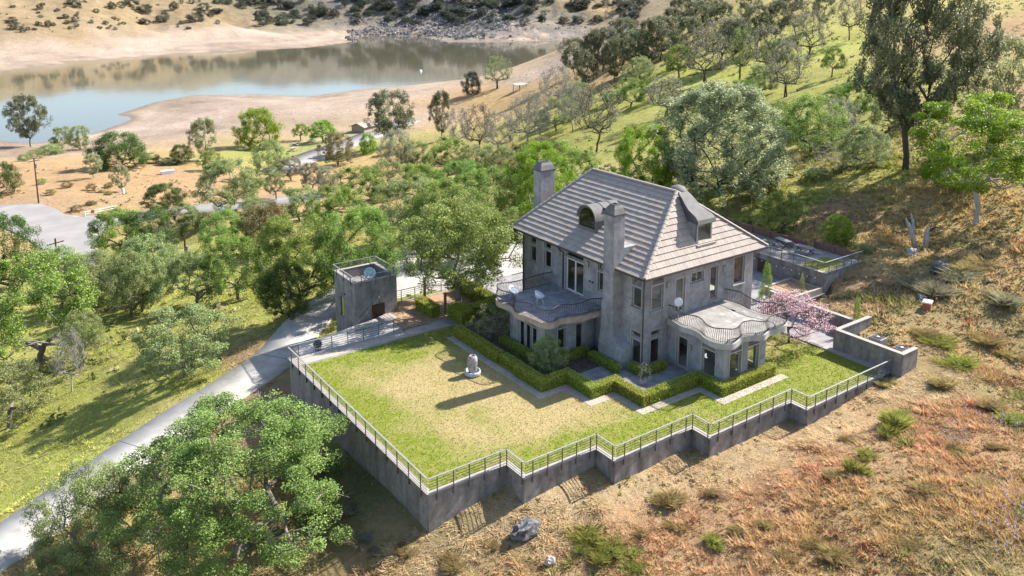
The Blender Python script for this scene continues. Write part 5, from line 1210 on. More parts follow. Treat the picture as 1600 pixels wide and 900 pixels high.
def tree_arch(name, seed, nclus, leaves, lsize, env='round', fork=0.28, spread=0.5, low=0.25, trunk_r=0.03, crad=0.10, gap=0.0, multi=1, flat=0.92, twigs=0.0, upbias=0.5, aspect=0.55, sides=5, lean=0.05, bnd=0.10):
    """clusters of leaves carried by limbs that grow from the nearest wood already there"""
    rng = np.random.RandomState(seed)
    # cluster centres inside the envelope, mostly in its outer shell
    C = []
    k = 0
    while len(C) < nclus and k < nclus * 60:
        k += 1
        th = rng.uniform(0, 2 * np.pi); z = rng.uniform(low, 0.97)
        u = (z - low) / (1 - low)
        if env == 'round': rmax = 0.5 * np.sqrt(np.clip(1 - ((u - 0.38) / 0.64) ** 2, 0.02, 1))
        elif env == 'wide': rmax = 0.5 * np.sqrt(np.clip(1 - ((u - 0.3) / 0.72) ** 2, 0.02, 1))
        elif env == 'cone': rmax = 0.5 * np.clip(1.08 - u, 0, 1) ** 0.75
        elif env == 'flame': rmax = 0.5 * np.clip(4 * u * (1 - u), 0.03, 1) ** 0.55
        else: rmax = 0.5
        lob = 1 + 0.22 * np.sin(th * 3 + seed) * np.sin(u * 5 + seed * 2) + 0.14 * np.sin(th * 5 + 1.7 * seed)
        r = rmax * lob * rng.uniform(0.25, 1) ** 0.45
        p = np.array([r * np.cos(th), r * np.sin(th), z])
        if gap and fbm(np.array([p[0] * 4.2 + 7 * seed]), np.array([p[1] * 4.2 + p[2] * 5]), seed, 2)[0] > gap: continue
        if C and min(np.linalg.norm((np.array(C) - p) * [1, 1, 1.2], axis=1)) < crad * 0.55: continue
        C.append(p)
    C = np.array(C)
    order = np.argsort(np.linalg.norm(C - [0, 0, fork], axis=1)); C = C[order]
    # skeleton
    nodes = []; par = []; rad_t = []
    lx, ly = rng.normal(0, lean, 2)
    for m in range(multi):
        sx, sy = (rng.normal(0, 0.025, 2) if multi > 1 else (0, 0))
        dx, dy = (rng.normal(0, 0.11, 2) if multi > 1 else (lx, ly))
        n = 5; last = -1
        top = fork * rng.uniform(1.0, 1.5) if multi > 1 else fork
        for i in range(n + 1):
            t = i / n
            nodes.append(np.array([sx + dx * t ** 1.5 + 0.005 * rng.normal() * (0 < t < 1), sy + dy * t ** 1.5, t * top - (0.03 if i == 0 else 0)])); par.append(last); last = len(nodes) - 1
    for c in C:
        N = np.array(nodes); d = np.linalg.norm((N - c) * [1, 1, 1.0], axis=1) + np.maximum(0, N[:, 2] - c[2] + 0.03) * 2.5
        j = int(np.argmin(d)); a = N[j]; L = np.linalg.norm(c - a); n = max(1, int(L / 0.075)); last = j
        bend = rng.normal(0, bnd, 3) * L; bend[2] += bnd * L
        for i in range(1, n + 1):
            t = i / n; p = a + (c - a) * t + bend * np.sin(np.pi * t) * 0.6 + rng.normal(0, 0.006, 3)
            nodes.append(p); par.append(last); last = len(nodes) - 1
    N = np.array(nodes); par = np.array(par)
    cnt = np.ones(len(N))
    for i in range(len(N) - 1, -1, -1):
        if par[i] >= 0: cnt[par[i]] += cnt[i]
    rad = trunk_r * np.clip(cnt / cnt.max(), 0, 1) ** 0.48
    rad = np.maximum(rad, 0.0022)
    isbase = par < 0; rad[isbase] *= 1.35
    ang = np.arange(sides) * 2 * np.pi / sides
    V = []; F = []
    for i in range(len(N)):
        if par[i] < 0: continue
        a, b = N[par[i]], N[i]; d = b - a; L = np.linalg.norm(d)
        if L < 1e-5: continue
        d /= L; ref = np.array([0, 0, 1.0]) if abs(d[2]) < 0.9 else np.array([1.0, 0, 0])
        u = np.cross(d, ref); u /= np.linalg.norm(u); w = np.cross(d, u); base = len(V)
        ra = min(rad[par[i]], rad[i] * 1.6); rb = rad[i]
        for q, r in ((a, ra), (b + d * rb * 0.3, rb)):
            for g in ang: V.append(q + (u * np.cos(g) + w * np.sin(g)) * r)
        for g in range(sides): F.append((base + g, base + (g + 1) % sides, base + sides + (g + 1) % sides, base + sides + g))
    # dead twigs
    if twigs:
        for i in rng.choice(len(N), int(len(N) * twigs)):
            if N[i][2] < low * 0.6: continue
            d = rng.normal(size=3); d[2] = abs(d[2]) * 0.6; d /= np.linalg.norm(d); L = rng.uniform(0.04, 0.12); base = len(V)
            u = np.cross(d, [0.3, 0.5, 0.8]); u /= np.linalg.norm(u)
            e = N[i] + d * L; s = 0.0028
            V += [N[i] + u * s, N[i] - u * s, e - u * s * 0.4, e + u * s * 0.4]; F += [(base, base+1, base+2, base+3)]
            for q in range(3):
                dd = d + rng.normal(0, 0.5, 3); dd /= np.linalg.norm(dd); p = N[i] + d * L * rng.uniform(0.3, 0.9); base = len(V); e = p + dd * L * 0.6; uu = np.cross(dd, [0.8, 0.1, 0.5]); uu /= np.linalg.norm(uu)
                V += [p + uu * s * 0.7, p - uu * s * 0.7, e - uu * s * 0.3, e + uu * s * 0.3]; F += [(base, base+1, base+2, base+3)]
    wood = raw_mesh(name + '_wood', np.array(V), np.array(F)); wood.polygons.foreach_set('use_smooth', [True] * len(wood.polygons))
    # leaves
    per = rng.dirichlet(np.ones(len(C)) * 4) * leaves
    Ls = []; sh = []
    tone = rng.uniform(0.3, 0.7, len(C))
    for c, n, tn in zip(C, per, tone):
        n = int(n); g = rng.normal(size=(n, 3)); g /= np.linalg.norm(g, axis=1)[:, None] + 1e-9
        g *= rng.uniform(0.15, 1.0, n)[:, None] ** 0.5
        cr = crad * rng.uniform(0.7, 1.35)
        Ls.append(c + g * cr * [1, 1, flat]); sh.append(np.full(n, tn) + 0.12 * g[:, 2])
    P = np.concatenate(Ls); sh = np.concatenate(sh)
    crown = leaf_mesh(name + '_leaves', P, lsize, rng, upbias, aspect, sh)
    return wood, crown

ARCH = {}
def arch(key, *a, **k): ARCH[key] = tree_arch(key, *a, **k)
arch('oak1', 1, 210, 30000, 0.0105, 'wide', 0.24, low=0.26, trunk_r=0.030, crad=0.068, gap=0.2)
arch('oak2', 2, 220, 30000, 0.0105, 'round', 0.26, low=0.24, trunk_r=0.028, crad=0.066, gap=0.24)
arch('oak3', 3, 170, 24000, 0.0105, 'wide', 0.30, low=0.32, trunk_r=0.030, crad=0.068, gap=0.1)
arch('oak4', 14, 210, 28000, 0.0105, 'round', 0.2, low=0.14, trunk_r=0.026, crad=0.07, gap=0.22)
arch('dense', 4, 210, 28000, 0.0125, 'round', 0.16, low=0.06, trunk_r=0.028, crad=0.085, gap=0.5)
arch('pine', 5, 230, 19000, 0.019, 'flame', 0.34, low=0.20, trunk_r=0.016, crad=0.062, gap=0.3, multi=2, flat=0.9, upbias=0.9, aspect=0.34, twigs=0.3, bnd=0.04)
arch('pine2', 6, 190, 15000, 0.019, 'flame', 0.45, low=0.18, trunk_r=0.014, crad=0.062, gap=0.3, flat=0.9, upbias=0.9, aspect=0.36, twigs=0.3, bnd=0.04)
arch('roundpine', 7, 560, 64000, 0.0128, 'wide', 0.24, low=0.10, trunk_r=0.022, crad=0.05, gap=0.7, flat=1.2, upbias=1.2, aspect=0.36)
arch('sparse', 8, 170, 3600, 0.0135, 'round', 0.32, low=0.28, trunk_r=0.021, crad=0.07, gap=0.3, twigs=2.2, bnd=0.03)
arch('sparse2', 9, 150, 5200, 0.0135, 'round', 0.28, low=0.26, trunk_r=0.019, crad=0.075, gap=0.3, twigs=1.6, multi=3, bnd=0.03)
arch('shrub', 10, 60, 4200, 0.03, 'wide', 0.10, low=0.05, trunk_r=0.018, crad=0.15)
arch('shrub2', 11, 45, 2600, 0.034, 'round', 0.08, low=0.04, trunk_r=0.015, crad=0.15, multi=3)
arch('bigpine', 12, 430, 60000, 0.0125, 'flame', 0.30, low=0.24, trunk_r=0.024, crad=0.048, gap=0.28, multi=1, bnd=0.05, lean=0.02, flat=0.9, upbias=0.9, aspect=0.36, twigs=0.3, sides=7)
arch('limeoak', 13, 200, 34000, 0.0105, 'wide', 0.30, low=0.34, trunk_r=0.022, crad=0.075, gap=0.34, flat=0.5, upbias=0.9, sides=7, lean=0.03)
arch('blossom', 15, 190, 6500, 0.013, 'wide', 0.30, low=0.28, trunk_r=0.017, crad=0.075, twigs=1.2, upbias=0.2)
arch('cypress', 16, 60, 4200, 0.03, 'cone', 0.1, low=0.03, trunk_r=0.03, crad=0.10, flat=1.6, upbias=0.1, aspect=0.25)
arch('bigoak', 17, 330, 118000, 0.0058, 'wide', 0.22, low=0.18, trunk_r=0.030, crad=0.055, gap=0.0, sides=7, twigs=0.15, lean=0.02)
arch('bigoak2', 23, 260, 80000, 0.0072, 'round', 0.22, low=0.14, trunk_r=0.026, crad=0.062, gap=0.22, sides=7, twigs=0.1)
arch('courtoak', 27, 260, 56000, 0.0085, 'wide', 0.30, low=0.36, trunk_r=0.028, crad=0.068, gap=0.3, sides=7, twigs=0.1, lean=0.02)
arch('bare', 18, 60, 500, 0.012, 'round', 0.2, low=0.15, trunk_r=0.013, crad=0.10, multi=4, twigs=2.5)

LEAFM = dict(oak='leaf_oak', grey='leaf_grey', lime='leaf_lime', dark='leaf_dark', pine='leaf_pine', pined='leaf_pinedark', sparse='leaf_sparse', pale='leaf_pale', olive='leaf_olive', far='leaf_shrubfar')
for _wm, _cm in ARCH.values():
    _wm.materials.append(None); _cm.materials.append(None)
def with_mat(name, me, mat):
    o = bpy.data.objects.new(name, me); COL.objects.link(o)
    o.material_slots[0].link = 'OBJECT'; o.material_slots[0].material = M[mat]
    return o
_rt = random.Random(77)
def plant(name, key, leaf, x, y, h, w, label, cat='tree', group=None, bark='bark', z=None, rz=None, part='crown'):
    z = float(terr(x, y)) - 0.05 if z is None else z
    t = thing(name, label, cat, (x, y, z), _rt.uniform(0, 6.28) if rz is None else rz, group)
    t.scale = (w, w * _rt.uniform(0.92, 1.08), h)
    wo = with_mat('trunk' if cat == 'tree' else 'stems', ARCH[key][0], bark); wo.parent = t
    cr = with_mat(part, ARCH[key][1], leaf); cr.parent = t
    return t

def weed_mesh(seed, n=900):
    """upright blades and stalks fanning from a ragged patch (width 1, height 1)"""
    rng = np.random.RandomState(seed); c = rng.normal(0, 0.22, (14, 2)); k = rng.randint(0, 14, n)
    b = np.c_[c[k] + rng.normal(0, 0.10, (n, 2)), np.zeros(n)]; th = rng.uniform(0, 6.283, n); ln = rng.uniform(0.1, 1.1, n)
    d = np.c_[np.cos(th) * ln, np.sin(th) * ln, np.ones(n)]; L = (rng.uniform(0.3, 1.0, n) * (0.5 + 0.7 * rng.rand(14)[k]))[:, None]
    s = np.c_[-np.sin(th), np.cos(th), np.zeros(n)] * rng.uniform(0.005, 0.013, n)[:, None]
    V = np.stack([b - s * 0.7, b + s * 0.7, b + d * L * 0.6 + s, b + d * L + d * [0.3, 0.3, 0] * L], 1).reshape(-1, 3)
    me = raw_mesh('weed_blades', V, np.arange(4 * n).reshape(-1, 4)); at = me.attributes.new('v', 'FLOAT', 'FACE'); at.data.foreach_set('value', rng.uniform(0, 1, n).astype(np.float32)); me.materials.append(None)
    return me
WEED = [weed_mesh(s) for s in (1, 2, 3)]
M['weed_green'] = leaf_mat('weed_green', (0.16, 0.18, 0.04), (0.44, 0.44, 0.13), 0.3)
M['weed_olive'] = leaf_mat('weed_olive', (0.22, 0.17, 0.075), (0.5, 0.4, 0.2), 0.3)
M['weed_grey'] = leaf_mat('weed_grey', (0.16, 0.16, 0.10), (0.40, 0.37, 0.26), 0.3)
MISC = {'pole1': (-2.6, 158.9, -17.32, 9.60), 'pole2': (-7.1, 91.6, -13.19, 5.91), 'pole3': (6.2, 75.6, -10.56, 5.11), 'restroom': (121.2, 260.7, -29.75, 5.03), 'shelter': (204.3, 273.9, -19.78, 4.12), 'picnic1': (86.9, 248.2, -29.12, 1.37), 'picnic2': (95.2, 253.8, -29.46, 1.41), 'picnic3': (80.7, 234.2, -28.00, 1.30), 'box': (30.1, 190.0, -21.23, 1.00), 'grillbox': (43.2, 113.0, -14.60, 1.12), 'stump': (56.8, 3.8, 2.41, 3.43), 'brick': (44.1, -3.4, 1.63, 0.72), 'rock1': (3.9, -3.3, -2.10, 0.90), 'rock2': (4.1, -5.4, -2.55, 0.54), 'rock3': (50.8, -0.9, 2.60, 1.23), 'rock4': (53.7, 3.4, 2.34, 1.08), 'rock5': (45.0, -2.4, 1.75, 0.73), 'rock6': (63.3, 119.4, -15.34, 1.10), 'rock7': (27.8, -14.1, 0.13, 0.76), 'barrier': (3.4, 141.4, -17.32, 0.50), 'barrier2': (9.4, 142.9, -17.32, 0.52), 'marker': (14.7, 164.6, -19.11, 1.16), 'rail0': (-9.6, 158.2, -17.32, 0.52), 'boat': (286, 513, -36.0, 1.44)}
WEEDS = [(6.3, -5.2, 1.38, 2.07, 'lime'), (6.6, -6.7, 1.55, 2.02, 'lime'), (12.0, -6.3, 1.23, 1.45, 'olive'), (25.4, -4.2, 1.12, 1.30, 'olive'), (28.7, -10.1, 2.05, 1.80, 'lime'), (27.0, -10.7, 1.20, 1.20, 'lime'), (35.3, -9.3, 1.06, 1.50, 'olive'), (28.5, -13.7, 1.31, 1.70, 'sparse'), (27.6, -14.5, 0.91, 1.13, 'olive'), (21.8, -11.8, 1.48, 1.33, 'lime'), (23.4, -11.0, 0.99, 1.07, 'lime'), (14.6, -11.0, 0.90, 0.90, 'olive'), (11.2, -7.7, 0.84, 1.26, 'olive'), (13.3, -10.0, 0.69, 0.90, 'olive'), (15.0, -14.6, 0.91, 1.29, 'olive'), (15.2, -13.3, 0.73, 1.00, 'olive'), (22.4, -15.5, 0.84, 1.26, 'olive'), (24.9, -17.2, 0.77, 1.18, 'olive'), (18.1, -16.9, 0.77, 1.16, 'olive'), (-1.4, -0.3, 0.82, 1.37, 'olive'), (-0.1, -2.1, 1.01, 1.68, 'olive'), (2.2, -2.6, 0.96, 1.17, 'olive'), (20.5, -10.9, 0.81, 0.96, 'olive'), (34.5, -13.3, 1.24, 1.49, 'olive'), (40.5, -7.0, 1.43, 2.87, 'lime'), (38.4, -9.0, 1.56, 2.29, 'lime'), (40.6, -4.9, 1.18, 2.16, 'olive'), (43.6, -8.2, 1.26, 1.94, 'olive'), (47.1, -2.9, 1.91, 3.18, 'grey'), (49.8, -3.1, 1.94, 3.24, 'grey'), (52.9, -3.1, 1.66, 2.77, 'olive'), (48.7, -6.7, 1.44, 2.26, 'grey'), (47.3, -0.6, 1.53, 2.40, 'grey'), (43.1, -10.4, 1.22, 1.88, 'olive'), (11.8, -9.9, 0.82, 1.02, 'lime'), (7.6, -8.0, 0.87, 1.34, 'lime'), (9.5, -7.0, 0.70, 0.90, 'olive'), (32.7, -6.6, 0.90, 1.08, 'olive'), (24.7, -9.2, 0.72, 0.96, 'olive'), (14.5, -7.1, 0.59, 0.74, 'olive'), (13.3, -13.4, 0.78, 1.10, 'olive'), (29.4, -15.8, 0.75, 0.98, 'olive'), (33.9, -14.9, 1.05, 1.45, 'lime'), (-2.4, 5.6, 1.12, 1.87, 'grey'), (-2.6, 1.9, 1.05, 1.61, 'grey')]
TREES = [
('oak_tree', 'oak1', 'grey', -4.8, 31.7, 6.20, 8.41, 'rounded grey-green oak just above the bend of the driveway', 'bark'),
('oak_tree', 'oak3', 'grey', -17.1, 38.1, 5.78, 7.23, 'oak at the left edge standing nearest the driveway', 'bark'),
('oak_tree', 'oak2', 'oak', -13.6, 52.1, 11.02, 12.38, 'tall dense green oak at the left edge above the grass slope', 'bark'),
('oak_tree', 'oak3', 'grey', -10.6, 45.1, 5.40, 4.58, 'slender small oak with leaning trunk right of the tall left oak', 'bark'),
('bare_tree', 'sparse', 'sparse', -12.3, 39.5, 5.99, 3.27, 'thin half-dead tree with bare branches on the left grass slope', 'barkpale'),
('oak_tree', 'oak4', 'grey', -3.3, 62.1, 7.55, 6.53, 'pale green oak with twin trunks on the left slope', 'bark'),
('oak_tree', 'oak2', 'grey', -2.2, 62.0, 7.15, 6.13, 'grey-green oak close beside the twin-trunked one', 'bark'),
('oak_tree', 'oak1', 'grey', 2.8, 57.7, 6.66, 7.24, 'oak with sideways limb between the slope oaks', 'bark'),
('oak_tree', 'oak2', 'oak', 6.4, 54.0, 7.73, 7.73, 'oak with a straight visible trunk on the sunny slope', 'bark'),
('live_oak_tree', 'oak4', 'dark', 4.8, 33.7, 5.31, 5.54, 'dark live oak beside the driveway left of the tower', 'barkdark'),
('oak_tree', 'bigoak2', 'oak', 6.7, 36.1, 8.99, 9.89, 'big leafy oak behind the dark live oak', 'bark'),
('oak_tree', 'bigoak2', 'oak', 11.5, 33.3, 8.30, 9.63, 'big bright oak directly behind the tower', 'bark'),
('live_oak_tree', 'oak4', 'dark', -13.0, 90.3, 11.21, 10.17, 'dark oak cut by the left edge below the road', 'barkdark'),
('oak_tree', 'oak2', 'grey', -9.1, 73.1, 7.70, 8.47, 'oak in the thicket below the road junction', 'bark'),
('oak_tree', 'oak4', 'grey', -5.7, 70.3, 7.06, 8.44, 'second oak in the thicket below the road junction', 'bark'),
('oak_tree', 'oak1', 'grey', 0.2, 68.9, 7.84, 9.41, 'wide oak in the thicket left of the power pole', 'bark'),
('oak_tree', 'oak3', 'oak', 4.0, 109.4, 8.89, 10.06, 'oak with dark branches at the end of the road surface', 'barkdark'),
('oak_tree', 'oak2', 'dark', 4.1, 88.9, 8.53, 8.53, 'green oak beside the road end', 'bark'),
('live_oak_tree', 'oak1', 'dark', 16.7, 135.1, 6.10, 9.92, 'round dark oak standing at the edge of the road', 'barkdark'),
('oak_tree', 'oak1', 'grey', 24.7, 118.9, 10.83, 14.21, 'broad oak with leaning pale trunk by the road', 'barkpale'),
('live_oak_tree', 'dense', 'dark', -7.9, 180.1, 8.08, 9.24, 'dark tree cut by the left edge above the road', 'barkdark'),
('live_oak_tree', 'dense', 'dark', 21.9, 207.6, 10.47, 16.06, 'wide dense dark tree on the dry bank near the lake', 'barkdark'),
('live_oak_tree', 'dense', 'dark', 38.2, 208.5, 5.83, 7.29, 'small dark tree left of the lone pine', 'barkdark'),
('pine_tree', 'pine2', 'pine', 45.8, 211.7, 13.51, 10.51, 'lone grey pine on the sandy flat above the road', 'barkdark'),
('maple_tree', 'dense', 'lime', 73.3, 247.6, 14.68, 16.46, 'dense bright green round tree on the sandy flat', 'barkdark'),
('park_tree', 'oak3', 'lime', 92.5, 257.5, 6.63, 6.63, 'small lime tree leaning on the park lawn', 'barkdark'),
('park_tree', 'oak1', 'lime', 97.8, 249.2, 8.43, 12.17, 'spreading lime tree on the park lawn', 'barkdark'),
('oak_tree', 'oak4', 'grey', 50.7, 171.1, 10.54, 10.54, 'grey-green tree at the corner of the park road', 'bark'),
('oak_tree', 'oak2', 'pale', 53.5, 163.6, 6.45, 7.42, 'pale tree beside the corner of the park road', 'bark'),
('oak_tree', 'oak4', 'olive', 78.5, 192.0, 10.26, 11.79, 'olive-brown tree between the park road and the track', 'barkdark'),
('shrub_tree', 'dense', 'lime', 92.9, 201.7, 6.88, 6.07, 'small upright green tree in front of the restroom', 'barkdark'),
('pine_tree', 'oak4', 'pale', 79.5, 156.4, 11.76, 9.41, 'pale silvery tree in front of the restroom', 'bark'),
('oak_tree', 'oak2', 'pale', 50.3, 141.8, 6.43, 5.84, 'pale tree on the bank below the park road', 'bark'),
('oak_tree', 'oak4', 'pale', 48.2, 127.9, 6.55, 6.00, 'pale tree right of the one on the bank', 'bark'),
('pine_tree', 'pine', 'pined', 12.5, 338.1, 21.70, 17.16, 'dark leaning pine against the lake at left', 'barkdark'),
('oak_tree', 'oak2', 'grey', 21.5, 318.2, 8.78, 9.27, 'green tree right of the leaning lake pine', 'barkdark'),
('oak_tree', 'oak4', 'grey', 26.0, 308.3, 9.59, 9.59, 'green tree on the lake shore, second from the leaning pine', 'barkdark'),
('pine_tree', 'pine', 'pined', 105.6, 210.1, 19.59, 18.31, 'large dark grey pine by the restroom', 'barkdark'),
('pine_tree', 'pine2', 'pined', 113.7, 191.1, 16.34, 8.99, 'slim grey pine right of the large restroom pine', 'barkdark'),
('bare_tree', 'sparse', 'sparse', 101.8, 161.8, 13.01, 8.68, 'silvery leafless tree right of the slim pine', 'barkpale'),
('bare_tree', 'sparse2', 'sparse', 100.3, 149.0, 13.76, 9.63, 'thin tree with dark leaning trunk behind the green thicket', 'barkdark'),
('shrub_tree', 'dense', 'far', 197.0, 303.4, 11.77, 11.16, 'round dark tree on the near lake shore', 'barkdark'),
('bare_tree', 'sparse2', 'grey', 208.9, 298.3, 16.82, 16.20, 'open-branched tree on the near lake shore', 'barkdark'),
('bare_tree', 'sparse', 'sparse', 88.3, 87.5, 15.03, 10.45, 'leafless tree with forked dark trunk behind the chimney', 'barkdark'),
('bare_tree', 'sparse2', 'sparse', 102.3, 130.1, 14.14, 10.60, 'leafless tree with several thin trunks left of the forked one', 'barkpale'),
('bare_tree', 'sparse', 'sparse', 103.6, 126.6, 13.35, 7.94, 'silvery leafless tree beside the many-stemmed one', 'barkpale'),
('bare_tree', 'sparse2', 'sparse', 116.6, 96.4, 9.55, 11.29, 'half-bare leaning tree on the sunny hillside', 'barkdark'),
('pine_tree', 'pine2', 'pined', 182.1, 196.7, 18.36, 13.18, 'dark pine at the left end of the hillside grove', 'barkdark'),
('pine_tree', 'pine2', 'pined', 163.0, 164.6, 15.32, 10.35, 'slim pine second from the left in the hillside grove', 'barkdark'),
('pine_tree', 'pine', 'pined', 206.0, 237.8, 16.84, 14.12, 'low grey pine at the shore end of the hillside grove', 'barkdark'),
('pine_tree', 'pine', 'pined', 175.4, 169.4, 15.05, 15.05, 'broad grey pine in the middle of the hillside grove', 'barkdark'),
('pine_tree', 'pine2', 'pined', 176.2, 161.3, 16.38, 12.60, 'tall grey pine behind the round oak of the grove', 'barkdark'),
('oak_tree', 'oak1', 'oak', 153.7, 127.7, 9.69, 10.05, 'round oak with pale trunk in the hillside grove', 'bark'),
('pine_tree', 'sparse2', 'sparse', 146.2, 111.2, 14.61, 13.62, 'many-trunked grey tree on the bright grass slope', 'barkdark'),
('pine_tree', 'pine2', 'pined', 207.4, 182.5, 13.20, 12.73, 'grey pine on the hill crest, left', 'barkdark'),
('pine_tree', 'pine', 'pined', 204.6, 168.2, 13.98, 13.53, 'grey pine on the hill crest, middle', 'barkdark'),
('pine_tree', 'pine2', 'pined', 197.1, 150.7, 12.69, 10.99, 'grey pine on the hill crest, right', 'barkdark'),
('bare_tree', 'sparse2', 'grey', 144.5, 98.9, 13.54, 8.19, 'thin tree right of the many-trunked grey one', 'barkdark'),
('pine_tree', 'pine', 'pined', 173.7, 117.9, 13.04, 11.95, 'grey pine above the bright grass slope', 'barkdark'),
('oak_tree', 'oak4', 'grey', 190.7, 139.0, 8.06, 10.07, 'low green tree under the crest pines', 'bark'),
('bare_tree', 'sparse2', 'sparse', 118.7, 66.2, 11.60, 9.08, 'dark forked tree left of the big right-hand pine', 'barkdark'),
('pine_tree', 'pine2', 'pined', 179.7, 115.7, 12.02, 8.38, 'slim pine at the top of the picture above the forked tree', 'barkdark'),
('bare_tree', 'sparse', 'sparse', 181.0, 110.1, 10.74, 8.95, 'bare tree at the top edge near the bright grass', 'barkdark'),
('bare_tree', 'sparse', 'sparse', 175.0, 89.6, 12.77, 8.52, 'bare dark tree on the crest left of the big pine', 'barkdark'),
('pine_tree', 'pine2', 'pined', 192.1, 109.3, 10.98, 8.06, 'small pine on the crest at the top edge', 'barkdark'),
('oak_tree', 'oak4', 'oak', 78.9, 32.3, 8.46, 10.22, 'green oak at the foot of the sunny slope right of the round pine', 'bark'),
('oak_tree', 'oak3', 'oak', 133.0, 65.9, 6.32, 5.79, 'small oak on the bright grass slope', 'bark'),
('grey_pine_tree', 'roundpine', 'pine', 55.9, 28.3, 13.81, 16.85, 'huge rounded grey-green pine behind the house', 'barkdark'),
('tall_pine_tree', 'bigpine', 'pined', 71.6, 14.6, 25.85, 15.88, 'tall dark pine with several trunks at upper right', 'barkdark'),
('lime_oak_tree', 'limeoak', 'lime', 63.4, 2.4, 13.38, 12.93, 'lime-green oak with open layered crown at the right edge', 'barkpale'),
('fruit_tree', 'oak4', 'oak', 51.1, 15.9, 4.37, 5.04, 'small dark green tree behind the picnic terrace', 'barkdark'),
('shrub_tree', 'oak4', 'lime', 52.2, 10.3, 2.91, 3.55, 'yellow-green small tree right of the picnic terrace', 'barkdark'),
('oak_tree', 'bigoak2', 'lime', 42.3, 44.8, 10.50, 11.30, 'bright lime oak behind the rear chimney', 'bark'),
('oak_tree', 'bigoak2', 'lime', 50.7, 35.8, 10.36, 9.57, 'bright green oak behind the roof ridge', 'bark'),
('oak_tree', 'bigoak2', 'oak', 24.2, 37.1, 8.16, 12.92, 'broad oak crown beyond the parking court', 'bark'),
('oak_tree', 'oak2', 'grey', 31.8, 60.9, 8.67, 11.27, 'oak left of the broad court oak', 'bark'),
('oak_tree', 'oak4', 'oak', 38.7, 50.3, 7.86, 9.93, 'oak between the court and the lime oak', 'bark'),
('oak_tree', 'oak2', 'oak', 42.3, 99.3, 8.33, 10.65, 'oak in the middle thicket, lowest on the left', 'bark'),
('oak_tree', 'oak4', 'grey', 52.0, 107.6, 8.26, 10.52, 'grey-green oak in the middle thicket', 'bark'),
('oak_tree', 'oak1', 'oak', 48.1, 87.8, 7.76, 9.75, 'oak in the middle thicket above the court oak', 'bark'),
('oak_tree', 'oak2', 'oak', 81.7, 134.0, 9.60, 11.77, 'oak at the top of the middle thicket', 'bark'),
('oak_tree', 'oak4', 'grey', 66.1, 98.8, 8.29, 10.04, 'grey-green oak right of the thicket top', 'bark'),
('oak_tree', 'oak2', 'oak', 49.3, 75.0, 7.85, 9.50, 'oak in the heart of the middle thicket', 'bark'),
('oak_tree', 'oak1', 'grey', 68.6, 94.1, 7.66, 9.14, 'oak at the right end of the middle thicket', 'bark'),
('oak_tree', 'oak4', 'olive', 53.9, 68.1, 6.64, 8.05, 'yellow-green oak beside the lime oak', 'bark'),
('oak_tree', 'oak2', 'grey', 84.8, 155.6, 7.47, 9.17, 'small oak above the gravel track', 'bark'),
('oak_tree', 'oak2', 'oak', 27.9, 76.7, 8.00, 9.52, 'oak below the gravel track, right of the slope oaks', 'bark'),
('oak_tree', 'oak1', 'olive', 17.7, 76.8, 7.63, 8.72, 'oak in the row below the road, left', 'bark'),
('oak_tree', 'oak4', 'grey', 23.8, 100.8, 5.00, 6.95, 'small oak in front of the road by the leaning trunk', 'bark'),
('oak_tree', 'oak2', 'grey', 30.1, 97.0, 6.31, 7.62, 'oak right of the small roadside oak', 'bark'),
('oak_tree', 'oak4', 'oak', 12.7, 81.0, 6.94, 7.67, 'oak beside the power pole', 'bark'),
('oak_tree', 'oak2', 'grey', 14.9, 114.0, 6.12, 8.39, 'grey oak below the road between the dark oak and the pole', 'bark'),
('pine_tree', 'pine2', 'pine', 15.0, 168.1, 6.76, 4.99, 'spindly pine with white marker on the dry bank', 'barkdark'),
('pine_tree', 'pine2', 'pine', 12.6, 190.3, 6.39, 5.43, 'small grey pine on the dry bank above the pole', 'barkdark'),
('oak_tree', 'oak3', 'grey', 38.1, 131.0, 6.16, 5.36, 'thin pale tree on the orange field edge', 'bark'),
('oak_tree', 'oak4', 'oak', 42.1, 193.2, 5.93, 7.68, 'small oak under the lone pine', 'bark'),
('oak_tree', 'oak2', 'oak', 95.7, 36.6, 6.84, 6.45, 'leafy oak seen left behind the tall pine', 'bark'),
('pine_tree', 'pine', 'pine', 80.6, 9.8, 14.17, 9.69, 'grey pine behind the tall pine at the right edge', 'barkdark'),
('oak_tree', 'oak4', 'grey', 71.0, 19.8, 5.38, 6.92, 'grey brushy tree at the foot of the tall pine', 'bark'),
('oak_tree', 'oak4', 'lime', 68.4, 7.4, 3.54, 5.45, 'low lime shrub tree beneath the lime oak', 'bark'),
('oak_tree', 'oak2', 'grey', 111.9, 130.0, 9.20, 9.86, 'grey-green oak on the slope left of the forked bare tree', 'bark'),
('oak_tree', 'oak4', 'grey', 125.5, 137.4, 8.72, 9.77, 'small oak under the hillside grove', 'bark'),
('oak_tree', 'oak2', 'oak', 126.4, 118.3, 7.80, 9.11, 'small oak on the tan clearing', 'bark'),
('oak_tree', 'oak4', 'olive', 78.6, 92.0, 6.32, 8.34, 'olive shrub tree left of the roof', 'bark'),
('oak_tree', 'oak2', 'oak', 59.2, 58.1, 5.78, 6.74, 'oak between the lime oak and the ridge', 'bark'),
('pine_tree', 'pine2', 'pined', 132.9, 52.8, 11.09, 8.63, 'pine on the crest behind the tall pine', 'barkdark'),
('pine_tree', 'pine2', 'pined', 159.5, 176.3, 14.93, 11.52, 'grey pine just below the shore end of the grove', 'barkdark'),
('pine_tree', 'pine', 'pined', 187.0, 196.3, 17.06, 15.64, 'grey pine between the two leftmost grove pines', 'barkdark'),
('pine_tree', 'pine2', 'pined', 198.1, 198.0, 15.98, 14.05, 'grey pine at the back of the grove, left of its middle', 'barkdark'),
